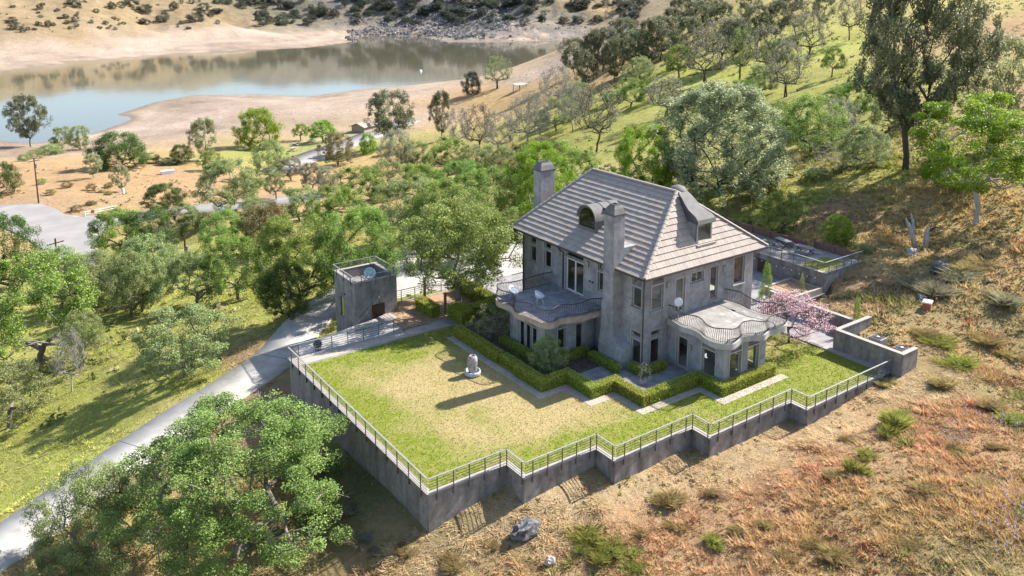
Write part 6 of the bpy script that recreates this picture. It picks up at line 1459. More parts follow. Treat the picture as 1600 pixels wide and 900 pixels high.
('oak_tree', 'oak4', 'grey', 149.0, 138.4, 8.86, 11.07, 'low oak in front of the broad grove pine', 'bark'),
('pine_tree', 'pine', 'pined', 186.0, 166.1, 15.19, 15.19, 'grey pine behind the round grove oak, left', 'barkdark'),
('pine_tree', 'pine2', 'pined', 171.4, 141.0, 14.43, 11.70, 'grey pine behind the round grove oak, right', 'barkdark'),
('bare_tree', 'sparse2', 'sparse', 163.0, 121.2, 13.61, 12.53, 'grey open tree behind the many-trunked one', 'barkdark'),
('pine_tree', 'pine', 'pined', 164.3, 117.9, 12.42, 11.00, 'dense grey pine right of the crest gap', 'barkdark'),
('bare_tree', 'sparse2', 'sparse', 143.9, 91.0, 12.78, 10.96, 'grey open tree on the upper bright slope', 'barkdark'),
('oak_tree', 'oak2', 'oak', 150.8, 92.7, 7.18, 7.80, 'green oak under the upper bare trees', 'bark'),
('bare_tree', 'sparse2', 'sparse', 156.9, 88.7, 12.48, 9.98, 'grey tree with thin trunks near the crest', 'barkdark'),
('pine_tree', 'pine2', 'pined', 236.7, 205.6, 13.11, 13.11, 'grey pine behind the crest, far left', 'barkdark'),
('pine_tree', 'pine', 'pined', 224.5, 179.6, 12.51, 13.47, 'grey pine behind the crest, centre', 'barkdark'),
('pine_tree', 'pine2', 'pined', 215.7, 156.1, 12.44, 11.10, 'grey pine behind the crest, right of centre', 'barkdark'),
('pine_tree', 'pine', 'pined', 214.1, 136.6, 10.46, 12.55, 'grey pine at the very top edge', 'barkdark'),
('bare_tree', 'sparse2', 'sparse', 143.0, 169.2, 13.33, 12.12, 'silvery open tree at the lake end of the slope', 'barkpale'),
('bare_tree', 'sparse', 'sparse', 111.1, 122.5, 12.74, 9.56, 'silvery bare tree left of the forked dark one', 'barkpale'),
('bare_tree', 'sparse2', 'sparse', 98.4, 136.5, 11.43, 9.79, 'silvery thin tree behind the thicket', 'barkpale'),
('oak_tree', 'oak4', 'oak', 89.8, 46.0, 5.47, 7.10, 'dark green oak right of the round pine', 'bark'),
('oak_tree', 'oak2', 'oak', 117.7, 75.1, 5.78, 7.36, 'green oak just above the round pine', 'bark'),
('bare_tree', 'sparse2', 'sparse', 87.8, 34.0, 5.57, 6.13, 'grey brushy tree left of the tall pine', 'barkpale'),
('oak_tree', 'oak4', 'grey', 89.7, 27.4, 6.26, 7.16, 'grey oak behind the trunks of the tall pine', 'bark'),
('oak_tree', 'oak2', 'grey', 123.3, 75.6, 6.97, 8.31, 'grey oak above the round pine', 'bark')]
FAR_SHRUBS = [(60, 895, 7.3, 12.2), (59, 918, 6.2, 10.0), (90, 970, 6.0, 6.7), (89, 910, 6.3, 7.6), (111, 953, 5.3, 6.7), (118, 941, 6.0, 8.0), (133, 943, 4.0, 5.4), (125, 995, 9.8, 15.4), (168, 1018, 8.8, 10.2), (197, 1064, 12.4, 18.5), (181, 1034, 7.5, 10.5), (208, 1047, 10.7, 18.4), (198, 1001, 7.4, 11.8), (217, 1011, 7.5, 12.0), (225, 1014, 7.6, 7.6), (243, 1053, 11.0, 9.4), (251, 988, 10.5, 21.0), (280, 1055, 11.3, 16.1), (277, 1098, 6.6, 8.3), (82, 909, 3.8, 4.4), (64, 882, 4.8, 6.1), (147, 993, 5.0, 6.4), (148, 950, 4.1, 5.5), (273, 976, 5.3, 6.0), (286, 1047, 6.4, 9.6), (287, 288, 4.3, 5.6), (670, 929, 11.5, 8.1), (444, 1075, 10.2, 9.9), (645, 1003, 8.1, 8.8), (750, 785, 10.7, 14.9), (750, 865, 5.8, 13.9), (380, 1046, 7.5, 12.5), (739, 790, 5.7, 9.0), (584, 965, 9.2, 11.8), (643, 941, 9.2, 15.5), (408, 1102, 8.5, 14.7), (441, 1066, 9.1, 16.6), (497, 1035, 6.5, 12.8), (382, 1030, 7.5, 15.1), (481, 1045, 10.6, 16.4), (630, 982, 9.3, 10.6), (647, 999, 9.1, 9.7), (625, 952, 10.1, 8.5), (352, 1062, 8.1, 12.9), (723, 854, 8.4, 16.8), (668, 959, 7.8, 16.9), (504, 1064, 8.4, 12.1), (529, 1031, 11.1, 17.8), (658, 993, 10.3, 15.3), (722, 869, 5.7, 13.9), (354, 1045, 9.6, 11.2), (788, 838, 11.2, 12.6), (662, 853, 10.9, 8.0), (299, 1061, 5.1, 13.2), (574, 961, 8.0, 10.5), (282, 289, 2.0, 3.4), (639, 955, 8.0, 15.8), (601, 985, 8.0, 15.6), (815, 826, 6.2, 15.3), (754, 901, 10.8, 16.1), (662, 927, 8.1, 11.6), (731, 866, 7.3, 17.0), (277, 293, 2.2, 3.3), (574, 937, 9.0, 16.8), (402, 1129, 7.5, 10.7), (486, 1081, 7.8, 8.5), (613, 924, 9.7, 15.7), (471, 1018, 6.3, 11.7), (680, 902, 10.8, 16.3), (408, 1124, 5.7, 16.6), (491, 1054, 7.1, 9.3), (555, 1023, 9.0, 10.1), (806, 848, 8.9, 14.1), (269, 270, 3.0, 5.5), (274, 272, 4.0, 6.2), (552, 987, 6.4, 12.2), (387, 1138, 6.2, 10.4), (526, 1062, 10.8, 12.3), (588, 948, 6.1, 8.7), (359, 1009, 5.5, 11.1), (748, 843, 6.3, 11.2), (639, 998, 9.7, 14.5), (432, 1081, 6.5, 8.2), (605, 956, 10.5, 9.9), (535, 1007, 5.7, 11.4), (666, 935, 7.7, 13.8), (513, 1006, 10.4, 12.0), (405, 1075, 7.8, 12.7), (606, 886, 5.8, 16.0), (658, 934, 9.9, 12.7), (589, 956, 6.2, 11.4), (553, 1045, 10.1, 11.5), (537, 967, 6.8, 11.6), (613, 983, 10.4, 11.3), (352, 1052, 8.0, 7.8), (654, 949, 8.1, 8.8), (742, 785, 10.4, 15.9), (727, 858, 7.0, 13.3), (730, 850, 5.7, 10.6), (452, 1046, 11.1, 13.2), (436, 1055, 6.1, 8.4), (643, 942, 8.2, 8.8), (554, 992, 11.4, 8.2), (573, 981, 9.2, 16.3), (562, 985, 8.4, 15.7), (762, 842, 9.8, 14.3), (560, 988, 11.2, 14.2), (633, 943, 10.2, 16.5), (476, 1064, 9.6, 10.9), (361, 1136, 9.7, 12.9), (595, 944, 8.5, 17.1), (671, 821, 9.7, 14.4), (768, 819, 7.2, 8.0), (566, 1020, 6.1, 13.3), (478, 1034, 6.4, 11.1), (358, 1062, 8.2, 11.7), (415, 1039, 7.5, 16.3), (448, 1055, 9.8, 9.5), (394, 1062, 5.7, 12.3), (733, 874, 10.6, 15.3), (377, 1136, 9.4, 15.0), (504, 1074, 8.6, 15.9), (585, 995, 7.3, 15.6), (640, 900, 7.0, 16.5), (613, 967, 5.6, 14.6), (294, 302, 2.8, 4.4), (514, 1036, 6.8, 10.9), (530, 976, 8.0, 9.6), (690, 821, 9.8, 7.7), (366, 1027, 9.5, 10.7), (611, 973, 7.5, 14.8), (644, 831, 9.6, 9.2), (606, 819, 9.2, 15.1), (552, 1020, 9.4, 13.9), (335, 1131, 8.8, 8.5), (345, 1123, 6.0, 11.8), (776, 838, 5.4, 12.3), (687, 810, 9.9, 15.0), (338, 1141, 5.6, 7.9), (262, 259, 3.0, 3.3), (350, 1015, 10.1, 12.5), (655, 884, 11.1, 11.9), (369, 1168, 9.6, 8.8), (342, 1037, 10.3, 8.4), (401, 1019, 10.4, 13.3), (273, 271, 3.3, 3.3), (682, 922, 6.3, 16.6), (594, 951, 9.6, 16.1), (801, 850, 5.7, 8.9), (282, 279, 2.8, 5.1), (379, 1119, 7.1, 14.5), (360, 1011, 5.1, 8.2), (367, 1016, 6.4, 13.6), (657, 931, 7.2, 15.3), (373, 1172, 8.1, 11.5), (364, 1167, 8.6, 17.7), (673, 932, 7.6, 14.8), (361, 1144, 5.8, 12.7), (393, 1130, 8.0, 11.1), (289, 282, 4.1, 6.6), (475, 1086, 10.8, 8.3), (390, 1141, 5.6, 14.4), (313, 1106, 8.4, 13.9), (372, 1100, 9.6, 8.3), (554, 1014, 5.8, 13.8), (731, 856, 8.2, 13.7), (664, 927, 5.7, 14.9), (643, 832, 9.6, 9.1), (493, 1052, 7.5, 11.3), (657, 879, 8.8, 9.1), (747, 867, 7.1, 13.2), (588, 940, 6.3, 15.3), (356, 1152, 6.5, 8.9), (291, 289, 2.4, 4.1), (432, 1059, 9.0, 13.7), (300, 296, 3.6, 4.6), (679, 901, 10.4, 10.6), (669, 933, 10.2, 13.2), (426, 1058, 5.9, 14.7), (557, 981, 7.5, 11.4), (662, 931, 6.0, 11.3), (338, 1008, 9.6, 12.8), (345, 1107, 10.6, 13.6), (520, 1040, 6.5, 8.1), (575, 959, 6.5, 13.5), (536, 1049, 8.9, 16.5), (617, 954, 5.5, 10.5), (405, 1059, 5.7, 11.7), (427, 1103, 8.6, 10.1), (695, 910, 7.8, 16.7), (778, 820, 6.5, 8.1), (685, 948, 11.8, 11.2), (277, 278, 2.9, 4.1), (636, 936, 5.6, 8.5), (346, 1156, 7.3, 15.9), (750, 797, 9.7, 15.9), (439, 1059, 11.1, 13.4), (683, 921, 7.9, 11.6), (710, 899, 10.2, 13.4), (603, 893, 8.3, 10.2), (524, 1050, 7.1, 14.6), (672, 920, 10.8, 13.0), (706, 794, 9.4, 13.2), (283, 291, 3.3, 4.0), (494, 1074, 10.3, 14.8), (676, 891, 6.2, 10.9), (562, 1038, 10.1, 11.1), (428, 1069, 10.5, 8.2), (577, 980, 11.4, 11.5), (550, 1009, 8.7, 10.5), (623, 912, 8.8, 11.8), (672, 981, 7.9, 8.6), (576, 921, 9.4, 12.7), (704, 891, 7.1, 11.3), (530, 988, 8.4, 12.8), (408, 1103, 9.6, 16.6), (602, 925, 9.2, 15.7), (634, 894, 10.7, 14.9), (296, 1059, 5.4, 15.0), (568, 1033, 7.7, 16.4), (672, 826, 9.2, 8.4), (483, 1084, 9.2, 12.7), (405, 1069, 10.3, 9.4), (737, 855, 10.3, 14.0), (574, 983, 10.7, 13.8), (437, 1060, 6.4, 9.3), (273, 281, 3.9, 3.8), (576, 976, 5.5, 8.3), (396, 1105, 6.4, 8.4), (624, 956, 11.4, 15.3), (713, 804, 5.4, 11.5), (631, 969, 7.1, 11.5), (644, 949, 11.3, 10.8), (499, 1055, 11.6, 12.2), (634, 947, 10.6, 12.8), (525, 1015, 9.2, 14.6), (791, 824, 7.1, 16.2), (569, 1029, 11.2, 17.1), (515, 1042, 11.5, 11.4), (360, 1062, 6.6, 9.2), (678, 961, 11.9, 10.6), (494, 1076, 7.1, 13.8), (376, 1154, 11.3, 17.5), (656, 876, 9.9, 14.6), (576, 948, 7.4, 16.0), (524, 1032, 6.5, 13.9), (329, 1125, 6.1, 13.1), (395, 1137, 11.5, 10.7), (584, 993, 5.5, 15.1), (503, 1043, 5.5, 9.9), (165, 981, 3.5, 6.2), (117, 929, 3.5, 4.9), (225, 964, 3.7, 3.1), (87, 946, 3.0, 5.8), (162, 954, 3.4, 3.1), (122, 959, 2.3, 4.3), (169, 967, 3.5, 5.8), (263, 1091, 4.7, 5.0), (195, 1046, 2.9, 4.9), (271, 1044, 4.7, 6.9), (230, 1043, 3.2, 6.1), (140, 1015, 4.0, 4.0), (194, 999, 3.7, 6.5), (148, 939, 2.1, 4.3), (163, 987, 2.6, 5.7), (234, 953, 3.0, 6.5), (132, 994, 3.6, 2.9), (95, 990, 2.7, 5.8), (69, 889, 3.2, 5.0), (139, 933, 3.2, 5.7), (109, 918, 3.8, 3.9), (75, 890, 2.3, 4.9), (289, 1107, 4.3, 3.6), (152, 944, 2.2, 3.4), (222, 1008, 4.0, 4.9), (106, 970, 3.5, 6.0), (115, 983, 2.7, 3.0), (79, 909, 2.1, 3.0), (248, 1054, 4.6, 4.3), (87, 960, 2.0, 4.0), (155, 938, 3.5, 4.0), (125, 968, 2.5, 3.3), (80, 912, 3.8, 4.1), (105, 952, 2.3, 4.5), (109, 935, 3.9, 5.9), (66, 973, 2.5, 5.8), (232, 1083, 2.5, 4.6), (95, 917, 3.7, 3.4)]
SHRUBS = [(13.4, 289.1, 4.00, 7.55, 'grey'), (8.1, 274.9, 2.95, 5.48, 'grey'), (18.0, 299.9, 3.69, 5.08, 'grey'), (3.7, 259.1, 2.39, 3.98, 'grey'), (31.1, 214.3, 3.29, 5.48, 'grey'), (34.3, 208.2, 2.16, 4.33, 'grey'), (1.2, 190.3, 1.55, 2.17, 'oak'), (0.3, 165.7, 1.39, 2.22, 'olive'), (5.4, 179.8, 1.35, 2.70, 'olive'), (9.2, 172.0, 1.76, 2.64, 'olive'), (13.4, 174.3, 1.20, 2.10, 'olive'), (6.1, 150.8, 1.06, 2.11, 'olive'), (2.8, 147.0, 1.28, 2.57, 'olive'), (11.0, 161.6, 0.99, 1.69, 'olive'), (69.6, 126.4, 3.76, 4.05, 'lime'), (70.1, 118.8, 2.80, 3.08, 'oak'), (17.6, 118.0, 2.81, 4.68, 'grey'), (19.6, 112.4, 2.28, 3.43, 'olive'), (41.7, 155.0, 2.11, 3.01, 'oak'), (69.8, 31.8, 2.18, 3.36, 'sparse'), (70.0, 29.0, 1.97, 2.96, 'sparse'), (73.1, 26.0, 2.45, 4.08, 'sparse'), (70.8, 21.8, 2.03, 3.43, 'sparse'), (66.2, 22.5, 1.69, 3.06, 'grey'), (75.3, 39.9, 1.83, 2.74, 'grey'), (79.4, 24.7, 2.51, 3.84, 'sparse'), (74.5, 19.1, 1.87, 2.34, 'sparse'), (91.9, 64.5, 2.74, 4.10, 'grey'), (100.3, 89.6, 2.94, 4.82, 'olive'), (131.1, 129.5, 3.77, 6.86, 'grey'), (88.3, 98.0, 3.49, 5.37, 'oak'), (77.9, 80.5, 2.61, 4.03, 'olive'), (116.4, 78.1, 2.92, 4.52, 'oak'), (132.6, 86.4, 2.61, 3.76, 'grey'), (52.5, 8.9, 1.25, 1.63, 'oak'), (51.9, 7.0, 0.98, 1.35, 'grey'), (94.6, 51.6, 2.14, 4.28, 'oak'), (87.6, 40.9, 1.94, 3.30, 'grey'), (113.1, 51.0, 2.05, 2.96, 'oak'), (59.1, 96.4, 2.42, 4.11, 'oak'), (34.0, 82.0, 2.63, 4.45, 'oak'), (37.2, 79.4, 2.62, 4.03, 'grey'), (30.9, 90.0, 2.52, 3.77, 'oak')]
for nm, ar, lf, x, y, h, w, lab, bk in TREES:
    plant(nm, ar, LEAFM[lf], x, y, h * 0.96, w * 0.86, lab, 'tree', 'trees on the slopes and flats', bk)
for x, y, h, w in FAR_SHRUBS:
    plant('far_shrub', 'shrub' if _rt.random() < 0.5 else 'shrub2', 'leaf_shrubfar', x, y, h, w, 'dark evergreen shrub on the hillside across the lake', 'shrub', 'shrubs on the far hillside', 'barkdark', part='foliage')
SHL = {'grey': 'grey-green bush on the slopes', 'oak': 'dark green bush on the slopes', 'olive': 'olive bush on the dry bank', 'lime': 'bright green clipped bush by the gravel track', 'sparse': 'silvery leafless brush on the right-hand slope'}
ORD = ('leftmost', 'second', 'third', 'fourth', 'fifth', 'sixth', 'seventh', 'eighth', 'ninth', 'tenth', 'eleventh', 'twelfth', '13th', '14th', '15th', '16th', '17th', '18th', '19th', '20th', '21st', '22nd', '23rd', '24th', '25th', '26th', '27th', '28th', '29th', '30th')
def image_x(x, y):
    d = np.array([x, y]) - CAM[:2]; return (d[0] * math.sin(YAW) - d[1] * math.cos(YAW)) / (d[0] * math.cos(YAW) + d[1] * math.sin(YAW))
def ranked(items):
    """(item, its rank from the left among items of the same leaf)"""
    out = []
    for it in items:
        same = sorted((image_x(q[0], q[1]) for q in items if q[4] == it[4])); k = same.index(image_x(it[0], it[1]))
        out.append((it, (ORD[k] if k == 0 else ORD[k] + ' from the left') if len(same) > 1 else ''))
    return out
for (x, y, h, w, lf), rk in ranked(SHRUBS):
    plant('bush', 'bare' if lf == 'sparse' else ('shrub' if _rt.random() < 0.5 else 'shrub2'), LEAFM[lf], x, y, h, w, SHL[lf] + (', ' + rk if rk else ''), 'bush', 'bushes: ' + SHL[lf], 'barkpale' if lf == 'sparse' else 'bark', part='foliage')
# --- the big oak below the lawn wall, crown spread over the driveway edge
plant('big_oak_tree', 'bigoak', 'leaf_oakfg', -7.6, 8.4, 8.6, 12.4, 'large spreading oak in the foreground below the lawn wall', 'tree', None, 'bark', None, 0.6)
plant('big_oak_tree', 'bigoak2', 'leaf_grey', -14.8, 13.2, 6.6, 6.2, 'smaller open oak leaning over the driveway at lower left', 'tree', None, 'bark', None, 2.2)
# --- garden plants
plant('court_oak_tree', 'courtoak', 'leaf_oakfg', 15.5, 21.9, 9.2, 10.0, 'leafy oak growing through the hedge bed beside the house', 'tree', None, 'bark', 0.0, 1.1)
plant('blossom_tree', 'blossom', 'petal', 32.6, 1.1, 4.0, 5.4, 'small pink blossom tree on the lawn beside the sunroom', 'tree', None, 'barkdark', 0.0)
plant('garden_shrub', 'oak4', 'leaf_grey', 14.4, 8.0, 2.6, 2.6, 'feathery green shrub below the garden bay window', 'shrub', None, 'bark', 0.0, part='foliage')
plant('garden_shrub', 'sparse2', 'leaf_grey', 14.2, 14.8, 2.9, 3.0, 'loose grey shrub at the far end of the garden balcony', 'shrub', None, 'bark', 0.0, part='foliage')
plant('bare_sapling', 'bare', 'leaf_pale', 18.5, 2.4, 1.7, 1.0, 'little leafless pale tree in the paved corner by the windows', 'tree', None, 'barkpale', 0.0)
plant('columnar_shrub', 'cypress', 'leaf_oak', 38.6, 8.0, 3.3, 1.3, 'bright green columnar shrub at the back corner of the house', 'shrub', None, 'bark', 0.0, part='foliage')
plant('columnar_shrub', 'cypress', 'leaf_oak', 38.5, -0.75, 2.6, 0.75, 'slim dark cypress behind the low garden wall', 'shrub', None, 'bark', 0.4, part='foliage')
plant('columnar_shrub', 'cypress', 'leaf_grey', 42.0, 6.8, 1.6, 0.6, 'small pointed green shrub in the raised planter', 'shrub', None, 'bark', 0.4, part='foliage')
plant('garden_shrub', 'shrub', 'leaf_olive', 16.6, 20.0, 1.0, 1.6, 'low flowering shrub beside the gate path', 'shrub', None, 'bark', 0.0, part='foliage')

# --- clipped hedges: a dark core wrapped in small leaves
def hedge(x0, x1, y0, y1, h, label):
    rng = np.random.RandomState(int(x0 * 131 + y0 * 977 + 5000))
    cx, cy = (x0 + x1) / 2, (y0 + y1) / 2
    t = thing('hedge', label, 'hedge', (cx, cy, 0), 0, 'clipped box hedges round the house')
    ax, ay = (x1 - x0) / 2, (y1 - y0) / 2
    mb = MB(); mb.box(-ax + 0.07, ax - 0.07, -ay + 0.07, ay - 0.07, 0, h - 0.07); mb.build('core', M['hedge_core'], t)
    P = []
    for n, fn in ((4 * ax * ay, lambda u, v: (u * 2 * ax - ax, v * 2 * ay - ay, h)), (2 * ax * h, lambda u, v: (u * 2 * ax - ax, -ay, v * h)), (2 * ax * h, lambda u, v: (u * 2 * ax - ax, ay, v * h)), (2 * ay * h, lambda u, v: (-ax, u * 2 * ay - ay, v * h)), (2 * ay * h, lambda u, v: (ax, u * 2 * ay - ay, v * h))):
        for _ in range(int(n * 620)): P.append(fn(rng.rand(), rng.rand()))
    P = np.array(P); P += rng.normal(0, 0.02, P.shape); P[:, 2] = np.maximum(P[:, 2], 0.02)
    P[:, :2] *= 1 + 0.03 * fbm(P[:, 0] * 1.5 + cx, P[:, 1] * 1.5 + P[:, 2] + cy, 3, 3)[:, None]
    me = leaf_mesh('hedge_leaves', P, 0.038, rng, 0.3, 0.6); me.materials.append(M['leaf_hedge'])
    o = link('leaves', me, None, t); o['kind'] = 'stuff'
H = [(12.1, 12.85, 11.2, 17.2, .78, 'clipped hedge along the lawn path opposite the urn fountain'), (12.3, 13.0, 9.1, 11.1, .72, 'short set-back hedge piece in the middle of the lawn path run'), (12.1, 12.85, 5.76, 9.0, .78, 'clipped hedge along the lawn path before the first corner'),
     (12.87, 15.0, 5.76, 6.48, .78, 'hedge length running toward the house after the first corner'), (14.27, 15.0, 3.06, 5.74, .78, 'hedge length between first and second zigzag corners'), (15.02, 16.96, 3.06, 3.75, .78, 'hedge length running toward the house after the second corner'),
     (16.26, 16.94, 0.26, 3.04, .78, 'sunlit hedge length reaching the outermost zigzag corner'), (16.96, 21.4, 0.26, 0.95, .78, 'hedge length from the outermost corner to the sunroom'), (21.56, 22.2, -1.78, 0.9, .74, 'hedge along the shaded side of the sunroom'), (22.22, 27.3, -1.8, -1.15, .72, 'sunlit hedge under the sunroom front windows'),
     (14.2, 14.8, 9.0, 14.0, .6, 'low hedge under the triple bay windows'), (14.82, 18.6, 8.45, 9.0, .6, 'low hedge under the two bay side windows'), (18.0, 18.6, 4.9, 7.9, .6, 'low hedge round the foot of the chimney'), (19.1, 19.7, 3.3, 4.85, .6, 'low hedge on the chimney side of the corner windows'), (19.72, 21.6, 3.3, 3.85, .6, 'low hedge under the ground floor corner window'),
     (13.7, 14.9, 18.5, 20.9, 1.1, 'tall block hedge end beside the gate path'), (14.92, 18.4, 18.95, 19.95, 1.1, 'tall hedge running from the gate to the balcony'), (17.4, 18.4, 19.97, 25.6, 1.1, 'tall hedge running back toward the parking court'), (12.4, 13.4, 21.3, 24.0, 0.95, 'small free-standing block hedge in the bark bed')]
for a in H: hedge(*a)

WDL = {'lime': 'bright green weed clump in the foreground dry grass', 'olive': 'olive-brown weed clump in the foreground dry grass', 'grey': 'grey-green brush clump on the near slope', 'sparse': 'round silvery dead bush in the foreground dry grass'}
for (x, y, h, w, lf), rk in ranked(WEEDS):
    lab = WDL[lf] + (', ' + rk if rk else '')
    if lf == 'sparse': plant('dead_bush', 'bare', 'leaf_sparse', x, y, h, w, lab, 'bush', None, 'barkpale', part='foliage'); continue
    t = thing('weed_clump', lab, 'weed', (x, y, float(terr(x, y)) - 0.03), _rt.uniform(0, 6.28), 'weeds: ' + WDL[lf]); t.scale = (w * 0.62, w * 0.62, h * 0.62)
    for q in range(4):
        o = with_mat('blades', WEED[_rt.randrange(3)], {'lime': 'weed_green', 'olive': 'weed_olive', 'grey': 'weed_grey'}[lf]); o.parent = t; o.rotation_euler = (0, 0, q * 2.4)
        s = _rt.uniform(0.35, 0.9); o.scale = (s, s, s * _rt.uniform(0.7, 1.2)); o.location = (_rt.uniform(-0.7, 0.7), _rt.uniform(-0.45, 0.45), 0)
# --- low brush that nobody could count: hillside behind the house, flats, far shore
def brush(name, label, n, r0, r1, a0, a1, size, cols, seed, leafs=9, thr=0.0, nscale=30., zmin=-34.5, zmax=400):
    rng = np.random.RandomState(seed)
    r = np.exp(rng.uniform(np.log(r0), np.log(r1), n)); a = YAW - np.radians(rng.uniform(a0, a1, n))
    x = CAM[0] + r * np.cos(a); y = CAM[1] + r * np.sin(a)
    k = (fbm(x / nscale, y / nscale, seed, 4, 0.6) + rng.normal(0, 0.12, n)) > thr
    for pts, hw in ROADS: k &= dist_polyline(x, y, pts)[0] > hw + 1.5
    k &= ~pip(x, y, COURT) & ~pip(x, y, PAD) & ~pip(x, y, JUNCTION) & (dist_polyline(x, y, DRIVE)[0] > 3.5)
    x, y = x[k], y[k]; z = terr(x, y); k = (z > zmin) & (z < zmax); x, y, z = x[k], y[k], z[k]; n = len(x)
    s = size * rng.uniform(0.4, 1.3, n) ** 1.3
    P = np.repeat(np.c_[x, y, z], leafs, 0); S = np.repeat(s, leafs)
    g = rng.normal(size=(n * leafs, 3)); g /= np.linalg.norm(g, axis=1)[:, None]; g[:, 2] = np.abs(g[:, 2]) * 0.8
    P = P + g * (S * rng.uniform(0.3, 1, n * leafs))[:, None]
    nrm = g + rng.normal(0, 0.5, g.shape); nrm[:, 2] += 0.3; nrm /= np.linalg.norm(nrm, axis=1)[:, None]
    t = rng.normal(size=nrm.shape); t -= nrm * (t * nrm).sum(1)[:, None]; t /= np.linalg.norm(t, axis=1)[:, None]; b = np.cross(nrm, t); q = (S * 0.34)[:, None]
    V = np.stack([P - t * q, P - b * q * 0.6, P + t * q, P + b * q * 0.6], 1).reshape(-1, 3)
    me = raw_mesh(name, V, np.arange(len(V)).reshape(-1, 4))
    c = np.array(cols)[rng.randint(0, len(cols), n)] * rng.uniform(0.65, 1.35, n)[:, None]; c = np.repeat(c, leafs * 4, 0)
    at = me.color_attributes.new('Col', 'FLOAT_COLOR', 'POINT'); at.data.foreach_set('color', np.c_[c, np.ones(len(c))].astype(np.float32).ravel())
    tag(link(name, me, M['grass']), label, 'brush', None, 'stuff')

# ------------------------------------------------------------------ small things in the valley and on the slopes
def pole(key, label, cross=True, box=False):
    x, y, z, h = MISC[key]; t = thing('utility_pole', label, 'pole', (x, y, z), R(25), 'utility poles')
    mb = MB(); mb.tube([(0, 0, -0.5), (0, 0, h)], [0.17, 0.11], 8); mb.build('pole', M['wood'], t)
    if cross:
        mb = MB(); mb.box(-1.2, 1.2, -0.06, 0.06, h - 0.75, h - 0.60); mb.build('crossarm', M['wood'], t)
        for s in (-1.05, -0.45, 0.45, 1.05):
            mb = MB(); mb.tube([(s, 0, h - 0.6), (s, 0, h - 0.42)], 0.045, 6); mb.build('insulator', M['white'], t)
    if box:
        mb = MB(); mb.tube([(0.32, 0, h - 2.2), (0.32, 0, h - 1.3)], 0.24, 10); mb.build('transformer', M['steel'], t)
pole('pole1', 'tall wooden utility pole with transformer beside the road junction', True, True); pole('pole2', 'wooden utility pole rising from the thicket below the junction'); pole('pole3', 'short dark pole standing between the slope oaks', False, True)
x, y, z, h = MISC['restroom']
b = thing('restroom_building', 'small tan block restroom building with low gable roof by the park road', 'building', (x + 2, y + 6, z - 0.2), R(28))
mb = MB(); mb.box(-5.2, 5.2, -3.0, 3.0, -0.6, 2.7); mb.build('wall', M['slabedge'], b)
for s in (-5.2, 5.2):
    mb = MB(); mb.add([(s, -3.0, 2.7), (s, 3.0, 2.7), (s, 0, 3.9)], [(0, 1, 2)]); mb.build('gable', M['slabedge'], b)
mb = MB(); mb.add([(-6, -3.8, 2.42), (6, -3.8, 2.42), (6, 0, 4.0), (-6, 0, 4.0), (6, 3.8, 2.42), (-6, 3.8, 2.42)], [(0, 1, 2, 3), (3, 2, 4, 5)]); o = mb.build('roof', M['tile'], b); o.modifiers.new('s', 'SOLIDIFY').thickness = 0.15
for yy in (-1.2, 1.2):
    mb = MB(); mb.box(5.2, 5.26, yy - 0.5, yy + 0.5, 0, 2.1); mb.build('door', M['wood'], b)
for xx in (-3, 0, 3):
    mb = MB(); mb.box(xx - 0.6, xx + 0.6, -3.05, -3.0, 1.8, 2.3); mb.build('window', M['gutter'], b)
x, y, z, h = MISC['shelter']
s = thing('picnic_shelter', 'small shelter with pale flat roof on the slope near the lake', 'shelter', (x, y, z), R(20))
mb = MB(); mb.box(-3, 3, -2, 2, 2.5, 2.7); mb.build('roof', M['white'], s)
for i in (-2.7, 2.7):
    for j in (-1.7, 1.7): mb = MB(); mb.box(i - 0.1, i + 0.1, j - 0.1, j + 0.1, -0.5, 2.5); mb.build('post', M['wood'], s)
for k, lab in (('picnic1', 'concrete picnic table under the small leaning lime tree'), ('picnic2', 'concrete picnic table under the spreading lime tree'), ('picnic3', 'pale picnic table on the open park lawn by the road')):
    x, y, z, h = MISC[k]; picnic((x, y, z), R(40), lab, 'cap', 'picnic tables on the park lawn', 1.5)
x, y, z, h = MISC['box']; mb = MB(); mb.box(-1.6, 1.6, -0.7, 0.7, -0.4, 0.9); mb.box(-1.7, 1.7, -0.8, 0.8, 0.9, 1.05); tag(mb.build('concrete_trough', M['white'], None, False, (x, y, z)), 'white concrete trough on the orange dry flat', 'trough')
x, y, z, h = MISC['boat']
t = thing('boat', 'small white boat out on the lake', 'boat', (x, y, z), R(35))
mb = MB(); mb.add([(-2.2, -0.9, 0.7), (1.2, -0.9, 0.7), (2.6, 0, 0.85), (1.2, 0.9, 0.7), (-2.2, 0.9, 0.7), (-2.0, -0.6, -0.2), (1.0, -0.6, -0.2), (2.0, 0, -0.1), (1.0, 0.6, -0.2), (-2.0, 0.6, -0.2)], [(4, 3, 2, 1, 0), (5, 6, 7, 8, 9), (0, 1, 6, 5), (1, 2, 7, 6), (2, 3, 8, 7), (3, 4, 9, 8), (4, 0, 5, 9)]); mb.build('hull', M['white'], t)
mb = MB(); mb.box(-0.8, 0.4, -0.5, 0.5, 0.7, 1.5); mb.build('cabin', M['white'], t)
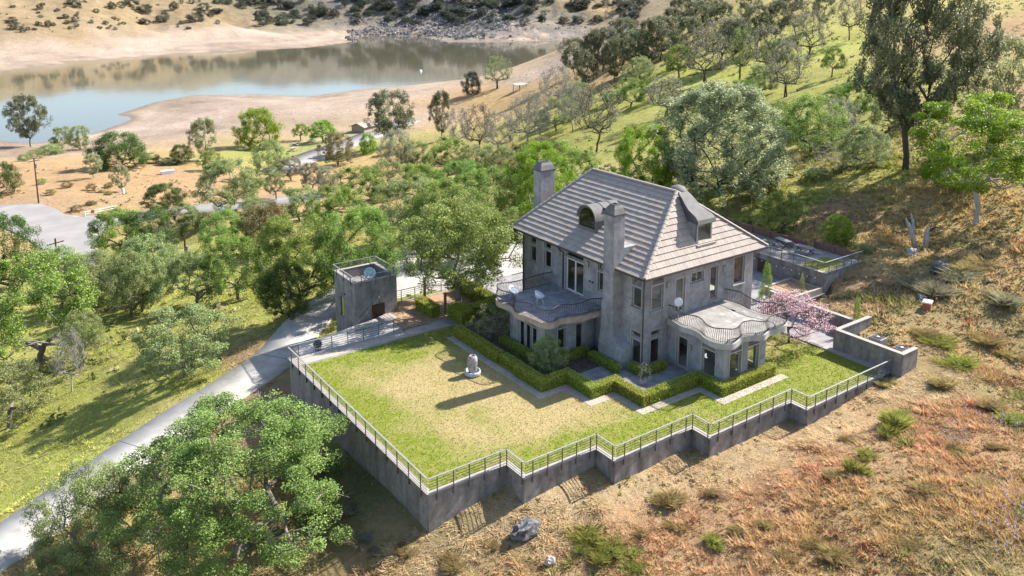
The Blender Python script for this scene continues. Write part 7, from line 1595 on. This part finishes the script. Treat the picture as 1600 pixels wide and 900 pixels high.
# white pipe gate and its stop plate at the junction
x0, y0, z0, _ = MISC['barrier']; x1, y1, z1, _ = MISC['barrier2']
t = thing('pipe_barrier', 'white pipe road barrier with a red plate at the junction edge', 'barrier', (x0, y0, z0))
for i, zz in enumerate((0.55, 1.0)):
    mb = MB(); mb.tube([(0, 0, zz), (x1 - x0, y1 - y0, z1 - z0 + zz)], 0.07, 6); mb.build('pipe', M['white'], t)
for u in (0.02, 0.5, 0.98):
    mb = MB(); mb.tube([((x1 - x0) * u, (y1 - y0) * u, -0.3), ((x1 - x0) * u, (y1 - y0) * u, 1.1)], 0.08, 6); mb.build('post', M['white'], t)
mb = MB(); mb.box((x1 - x0) * 0.25 - 0.3, (x1 - x0) * 0.25 + 0.3, (y1 - y0) * 0.25 - 0.2, (y1 - y0) * 0.25 - 0.15, 0.5, 1.1); mb.build('plate', M['brick'], t)
x, y, z, h = MISC['marker']; mb = MB(); mb.tube([(0, 0, -0.3), (0, 0, 1.2)], 0.28, 8); mb.tube([(0, 0, 1.2), (0, 0, 1.45)], [0.28, 0.1], 8); tag(mb.build('marker_post', M['white'], None, False, (x, y, z)), 'white marker post at the foot of the spindly pine', 'post')

def boulder(key, label, mat, sx=1.0, sy=0.8, seed=1):
    x, y, z, h = MISC[key]; rng = np.random.RandomState(seed); nu, nv = 18, 10; V = []; F = []
    for j in range(nv + 1):
        for i in range(nu):
            a = 2 * math.pi * i / nu; p = math.pi * j / nv - math.pi / 2
            d = np.array([math.cos(a) * math.cos(p), math.sin(a) * math.cos(p), math.sin(p)])
            q = 0.72 + 0.55 * fbm(np.array([d[0] * 1.7 + seed]), np.array([d[1] * 1.7 + d[2] * 2.3]), seed, 3)[0] + 0.18 * round(2.2 * (d[0] + 0.6 * d[2] + 0.4 * d[1]))/2.2
            V.append(d * q * np.array([sx * h * 0.7, sy * h * 0.7, h * 0.75]))
    for j in range(nv):
        for i in range(nu): F.append((j * nu + i, j * nu + (i + 1) % nu, (j + 1) * nu + (i + 1) % nu, (j + 1) * nu + i))
    mb = MB(); mb.add(V, F); o = mb.build('boulder', M[mat], None, False, (x, y, z + h * 0.12)); tag(o, label, 'rock', 'boulders in the dry grass')
boulder('rock1', 'black jagged boulder below the first corner of the lawn wall', 'rockdark', 1.7, 1.2, 8); boulder('rock2', 'small grey boulder at the bottom edge right of the black one', 'rockpale', 1, 0.8, 5); boulder('rock3', 'dark boulder among brush right of the dead stump', 'rockdark', 1.5, 1.2, 7); boulder('rock4', 'grey boulder just left of the dead stump', 'rockpale', 1.2, 1, 9); boulder('rock5', 'dark low boulder beside the red brick block', 'rockdark', 1.6, 1, 11)
x, y, z, h = MISC['stump']
t = thing('dead_stump', 'bleached dead tree stump with three broken trunks on the slope', 'stump', (x, y, z))
for dx, dy, tx, ty, hh, r in ((0, 0, 0.3, 0.1, 2.1, 0.25), (-0.7, 0.5, -1.75, 1.2, 2.9, 0.22), (-0.7, 0.6, -0.4, 1.5, 3.3, 0.13)):
    mb = MB(); mb.tube([(dx, dy, -0.4), (dx + (tx - dx) * 0.4, dy + (ty - dy) * 0.4, hh * 0.45), (dx + (tx - dx) * 0.75, dy + (ty - dy) * 0.7, hh * 0.8), (tx, ty, hh)], [r * 1.2, r, r * 0.85, r * 0.35], 9); mb.build('trunk', M['barkpale'], t, True)
mb = MB(); mb.tube([(0.2, 0, 1.6), (0.9, -0.3, 2.0), (1.6, -0.4, 1.9)], [0.14, 0.1, 0.04], 6); mb.build('branch', M['barkdark'], t, True)
x, y, z, h = MISC['brick']
t = thing('brick_block', 'red brick block with pale cap half buried in the slope', 'masonry block', (x, y, z - 0.1), R(20))
for r in range(4):
    for k in range(3):
        mb = MB(); mb.box(-0.36 + k * 0.245, -0.13 + k * 0.245, -0.3, 0.3, r * 0.15, r * 0.15 + 0.135); mb.build('brick', M['brick'], t)
mb = MB(); mb.box(-0.4, 0.4, -0.34, 0.34, 0.61, 0.72); mb.build('cap', M['white'], t)
# ------------------------------------------------------------------ dry grass, straw and weeds (uncountable)
def grass_mat():
    n = NT('dry_grass_blade'); c = n.attr('Col').outputs['Color']
    n.fin(c, 0.8, 0.15)
    tr = n.new('ShaderNodeBsdfTranslucent'); n.put(tr.inputs[0], c)
    mx = n.new('ShaderNodeMixShader'); mx.inputs[0].default_value = 0.3
    n.l.new(n.b.outputs[0], mx.inputs[1]); n.l.new(tr.outputs[0], mx.inputs[2]); n.l.new(mx.outputs[0], n.o.inputs[0])
    return n.m
M['grass'] = grass_mat()
FRONT = CN[1:] + [(34.3, -7.1), (36.3, -7.1)]
def grass_field(name, label, n, r0, r1, a0, a1, hgt, wid, blades, seed, mask=None, power=1.0):
    rng = np.random.RandomState(seed)
    u = rng.rand(n); r = np.sqrt(r0 ** 2 + (r1 ** 2 - r0 ** 2) * u ** power); a = YAW + np.radians(rng.uniform(a0, a1, n))
    x = CAM[0] + r * np.cos(a); y = CAM[1] + r * np.sin(a)
    d_dr, _ = dist_polyline(x, y, DRIVE); keep = (d_dr > DRIVE_W / 2 + 0.1)
    keep &= ~pip(x, y, PAD) & ~pip(x, y, TERRACE) & ~pip(x, y, COURT) & ~((x > 0) & (x < 12) & (y > 20) & (y < 29)) & ~((x > 34) & (x < 39) & (y > -7.1) & (y < -1.2) & (x < 36.9))
    if mask is not None: keep &= mask(x, y, rng)
    x, y, r = x[keep], y[keep], r[keep]; z = terr(x, y); n = len(x)
    col = ground_colour(x, y, None)
    dw, _ = dist_polyline(x, y, FRONT)
    straw = (1 - sstep(1.5, 5.0, dw + 1.5 * fbm(x / 2.0, y / 2.0, 91, 3))) * (y < 1)
    # weeds, reddish dock and green tufts in patches
    g = sstep(0.20, 0.42, fbm(x / 2.2, y / 2.2, 93, 3, 0.5) * 0.7 + 0.5 * fbm(x / 9.0, y / 9.0, 92, 3)); rd = sstep(0.14, 0.4, fbm(x / 7.0 + 40, y / 7.0, 95, 4, 0.6))
    near = (r < 75)
    pick = rng.rand(n)
    wgt = (1 - straw)
    gm = (pick < g * 0.62 * wgt); rm = (pick > 1 - rd * 0.6 * wgt) & (y < -2)
    col = np.where((x < 0) | (y > 22), 1.0, 1.1)[:, None] * col * rng.uniform(0.75, 1.3, n)[:, None]
    col = np.where(gm[:, None], np.array([0.26, 0.275, 0.065]) * rng.uniform(0.6, 1.2, n)[:, None], col)
    col = np.where(rm[:, None], np.array([0.42, 0.18, 0.10]) * rng.uniform(0.6, 1.3, n)[:, None], col)
    pale = rng.rand(n) < np.where((x < 0) | (y > 22), 0.06, 0.13)
    col = np.where((pale & ~gm & ~rm)[:, None], np.array([0.55, 0.40, 0.20]) * rng.uniform(0.8, 1.1, n)[:, None], col)
    col = np.where((straw > rng.rand(n))[:, None], np.array([0.56, 0.41, 0.23]) * rng.uniform(0.6, 1.15, n)[:, None], col)
    hh = hgt * rng.uniform(0.5, 1.3, n) * (1 - 0.3 * straw) * (1 + 0.35 * gm) * (0.7 + 0.8 * sstep(-0.3, 0.4, fbm(x / 4.0, y / 4.0, 97, 3)))
    cl = sstep(-0.35, 0.45, fbm(x / 0.55, y / 0.55, 99, 3, 0.6) + 0.5 * fbm(x / 2.0, y / 2.0, 98, 2)); hh = hh * (0.45 + 1.0 * cl); col = col * (0.62 + 0.6 * cl)[:, None]
    ww = wid * (0.7 + r / 70.0 * 0.6)
    B = blades; V = np.zeros((n, B, 3, 3)); base = np.stack([x, y, z - 0.03], -1)
    for b in range(B):
        th = rng.uniform(0, 2 * np.pi, n); lean = rng.uniform(0.3, 1.3, n) + straw * 0.9
        off = np.stack([np.cos(th), np.sin(th), np.zeros(n)], -1) * (hh * 0.25)[:, None] * rng.rand(n)[:, None]
        side = np.stack([-np.sin(th), np.cos(th), np.zeros(n)], -1) * (ww * rng.uniform(0.6, 1.3, n))[:, None]
        tip = np.stack([np.cos(th) * lean, np.sin(th) * lean, 1.0 - 0.35 * lean], -1) * (hh * rng.uniform(0.7, 1.2, n))[:, None]
        V[:, b, 0] = base + off - side; V[:, b, 1] = base + off + side; V[:, b, 2] = base + off + tip
    F = np.arange(n * B * 3).reshape(-1, 3)
    me = raw_mesh(name, V.reshape(-1, 3), F)
    at = me.color_attributes.new('Col', 'FLOAT_COLOR', 'POINT')
    cc = np.repeat(np.c_[np.clip(col, 0.01, 0.8), np.ones(n)], B * 3, 0)
    at.data.foreach_set('color', cc.astype(np.float32).ravel())
    o = link(name, me, M['grass']); tag(o, label, 'grass', None, 'stuff')
    return o
grass_field('dry_grass', 'dry straw and weeds on the slope in front of the lawn wall', 105000, 26, 66, -46, 20, 0.24, 0.028, 6, 1, lambda x, y, rng: (y < 1.0) | (x > 34), 1.25)
grass_field('hill_grass', 'tall golden grass on the slope right of the house', 46000, 55, 125, -44, -6, 0.34, 0.038, 5, 2, lambda x, y, rng: (x > 38) & (y < 40) & ~((x < 50) & (y > 4)), 1.0)
grass_field('slope_grass', 'yellow-green grass on the slope left of the driveway', 60000, 34, 125, -3, 42, 0.2, 0.022, 5, 3, lambda x, y, rng: (x < 0.0) | (y > 22), 1.15)
grass_field('matted_straw', 'thick matted straw heaped along the foot of the zigzag wall', 90000, 30, 66, -30, 14, 0.2, 0.02, 4, 7, lambda x, y, rng: (y < 0.5) & (dist_polyline(x, y, FRONT)[0] < 4.2), 1.0)
def lawn_blades(n=52000):
    rng = np.random.RandomState(21); x = rng.uniform(0.4, 33.6, n); y = rng.uniform(-5.9, 19.0, n); k = pip(x, y, LAWN) & ~((x > 12.0) & (y > 6.3) & (y < 18.3)) & ~((x > 14.5) & (y > 3.4)) & ~((x > 16.6) & (x < 27.2) & (y > 0.4)); x, y = x[k], y[k]; n = len(x)
    c = lawn_col(x, y) * rng.uniform(0.55, 1.45, n)[:, None]; V = np.zeros((n, 2, 3, 3)); b = np.c_[x, y, np.zeros(n)]
    for j in range(2):
        th = rng.uniform(0, 6.283, n); s = np.c_[-np.sin(th), np.cos(th), np.zeros(n)] * 0.022; tip = np.c_[np.cos(th) * 0.05, np.sin(th) * 0.05, rng.uniform(0.02, 0.065, n)]
        V[:, j, 0] = b - s; V[:, j, 1] = b + s; V[:, j, 2] = b + tip
    me = raw_mesh('lawn_blades', V.reshape(-1, 3), np.arange(n * 6).reshape(-1, 3)); at = me.color_attributes.new('Col', 'FLOAT_COLOR', 'POINT'); at.data.foreach_set('color', np.c_[np.repeat(c, 6, 0), np.ones(n * 6)].astype(np.float32).ravel())
    tag(link('lawn_grass', me, M['grass']), 'short mown grass blades of the terrace lawn', 'grass', None, 'stuff')
lawn_blades()
# purple lupins at the lower right
def lupins():
    rng = np.random.RandomState(9); cen = [(24.5, -19.2), (33.5, -14.5), (21.8, -20.2)]; P = []
    for cx, cy in cen:
        for _ in range(46):
            x, y = cx + rng.normal(0, 0.9), cy + rng.normal(0, 0.9); z = float(terr(x, y)); h = rng.uniform(0.35, 0.7)
            for k in range(9): P.append((x + rng.normal(0, 0.03), y + rng.normal(0, 0.03), z + h * (0.5 + 0.06 * k)))
    me = leaf_mesh('lupin_flowers', np.array(P), 0.035, rng, 0.3, 0.7); m = leaf_mat('lupin_petal', (0.20, 0.16, 0.40), (0.50, 0.46, 0.68), 0.3, 0.0); me.materials.append(m)
    tag(link('lupin_flowers', me), 'patches of pale purple lupins in the dry grass at lower right', 'flowers', None, 'stuff')
lupins()

BR = [(0.20, 0.21, 0.07), (0.13, 0.16, 0.05), (0.28, 0.27, 0.14), (0.34, 0.30, 0.20), (0.24, 0.20, 0.10)]
brush('hillside_brush', 'low brush and weeds scattered over the hillside behind the house', 5200, 105, 420, 0, 36, 0.75, BR, 201, 9, -0.02, 24.)
brush('valley_brush', 'low brush and weeds between the oaks on the left slope', 2600, 70, 260, -36, 6, 0.7, BR, 203, 9, 0.02, 18.)
brush('far_scrub', 'grey-green scrub covering the slope across the lake', 5200, 930, 1500, -12, 14, 3.0, [(0.10, 0.115, 0.085), (0.14, 0.15, 0.11), (0.075, 0.09, 0.06), (0.16, 0.15, 0.13)], 205, 9, -0.08, 60., -26)
brush('far_scrub', 'thin scrub dotting the golden hill across the lake at left', 900, 760, 1500, -36, -8, 2.0, [(0.12, 0.13, 0.08), (0.18, 0.15, 0.10)], 207, 9, 0.12, 60., -24)
brush('shore_rocks', 'loose grey rocks along the dry shore of the far cove', 2600, 880, 1250, -10, 16, 2.0, [(0.26, 0.25, 0.25), (0.36, 0.34, 0.33), (0.16, 0.16, 0.165)], 209, 7, 0.0, 40., -35.5, -8)

brush('slope_brush', 'dark tangled brush on the slope right of the service wall', 2600, 62, 96, 16, 42, 0.36, [(0.20, 0.19, 0.09), (0.12, 0.12, 0.07), (0.26, 0.24, 0.17), (0.30, 0.24, 0.11), (0.22, 0.25, 0.07)], 211, 12, 0.06, 7.)
brush('foreground_brush', 'small rusty and olive weeds scattered through the near dry grass', 3400, 30, 62, -2, 44, 0.19, [(0.30, 0.14, 0.08), (0.26, 0.25, 0.07), (0.22, 0.15, 0.08), (0.34, 0.33, 0.10)], 213, 12, 0.02, 5.)
brush('cliff_rocks', 'broken dark rock outcrops on the steep cove shore across the lake', 1500, 980, 1180, -11, 0, 5.0, [(0.20, 0.20, 0.205), (0.12, 0.12, 0.125), (0.30, 0.29, 0.29)], 215, 8, -0.2, 40., -35.8, 6)
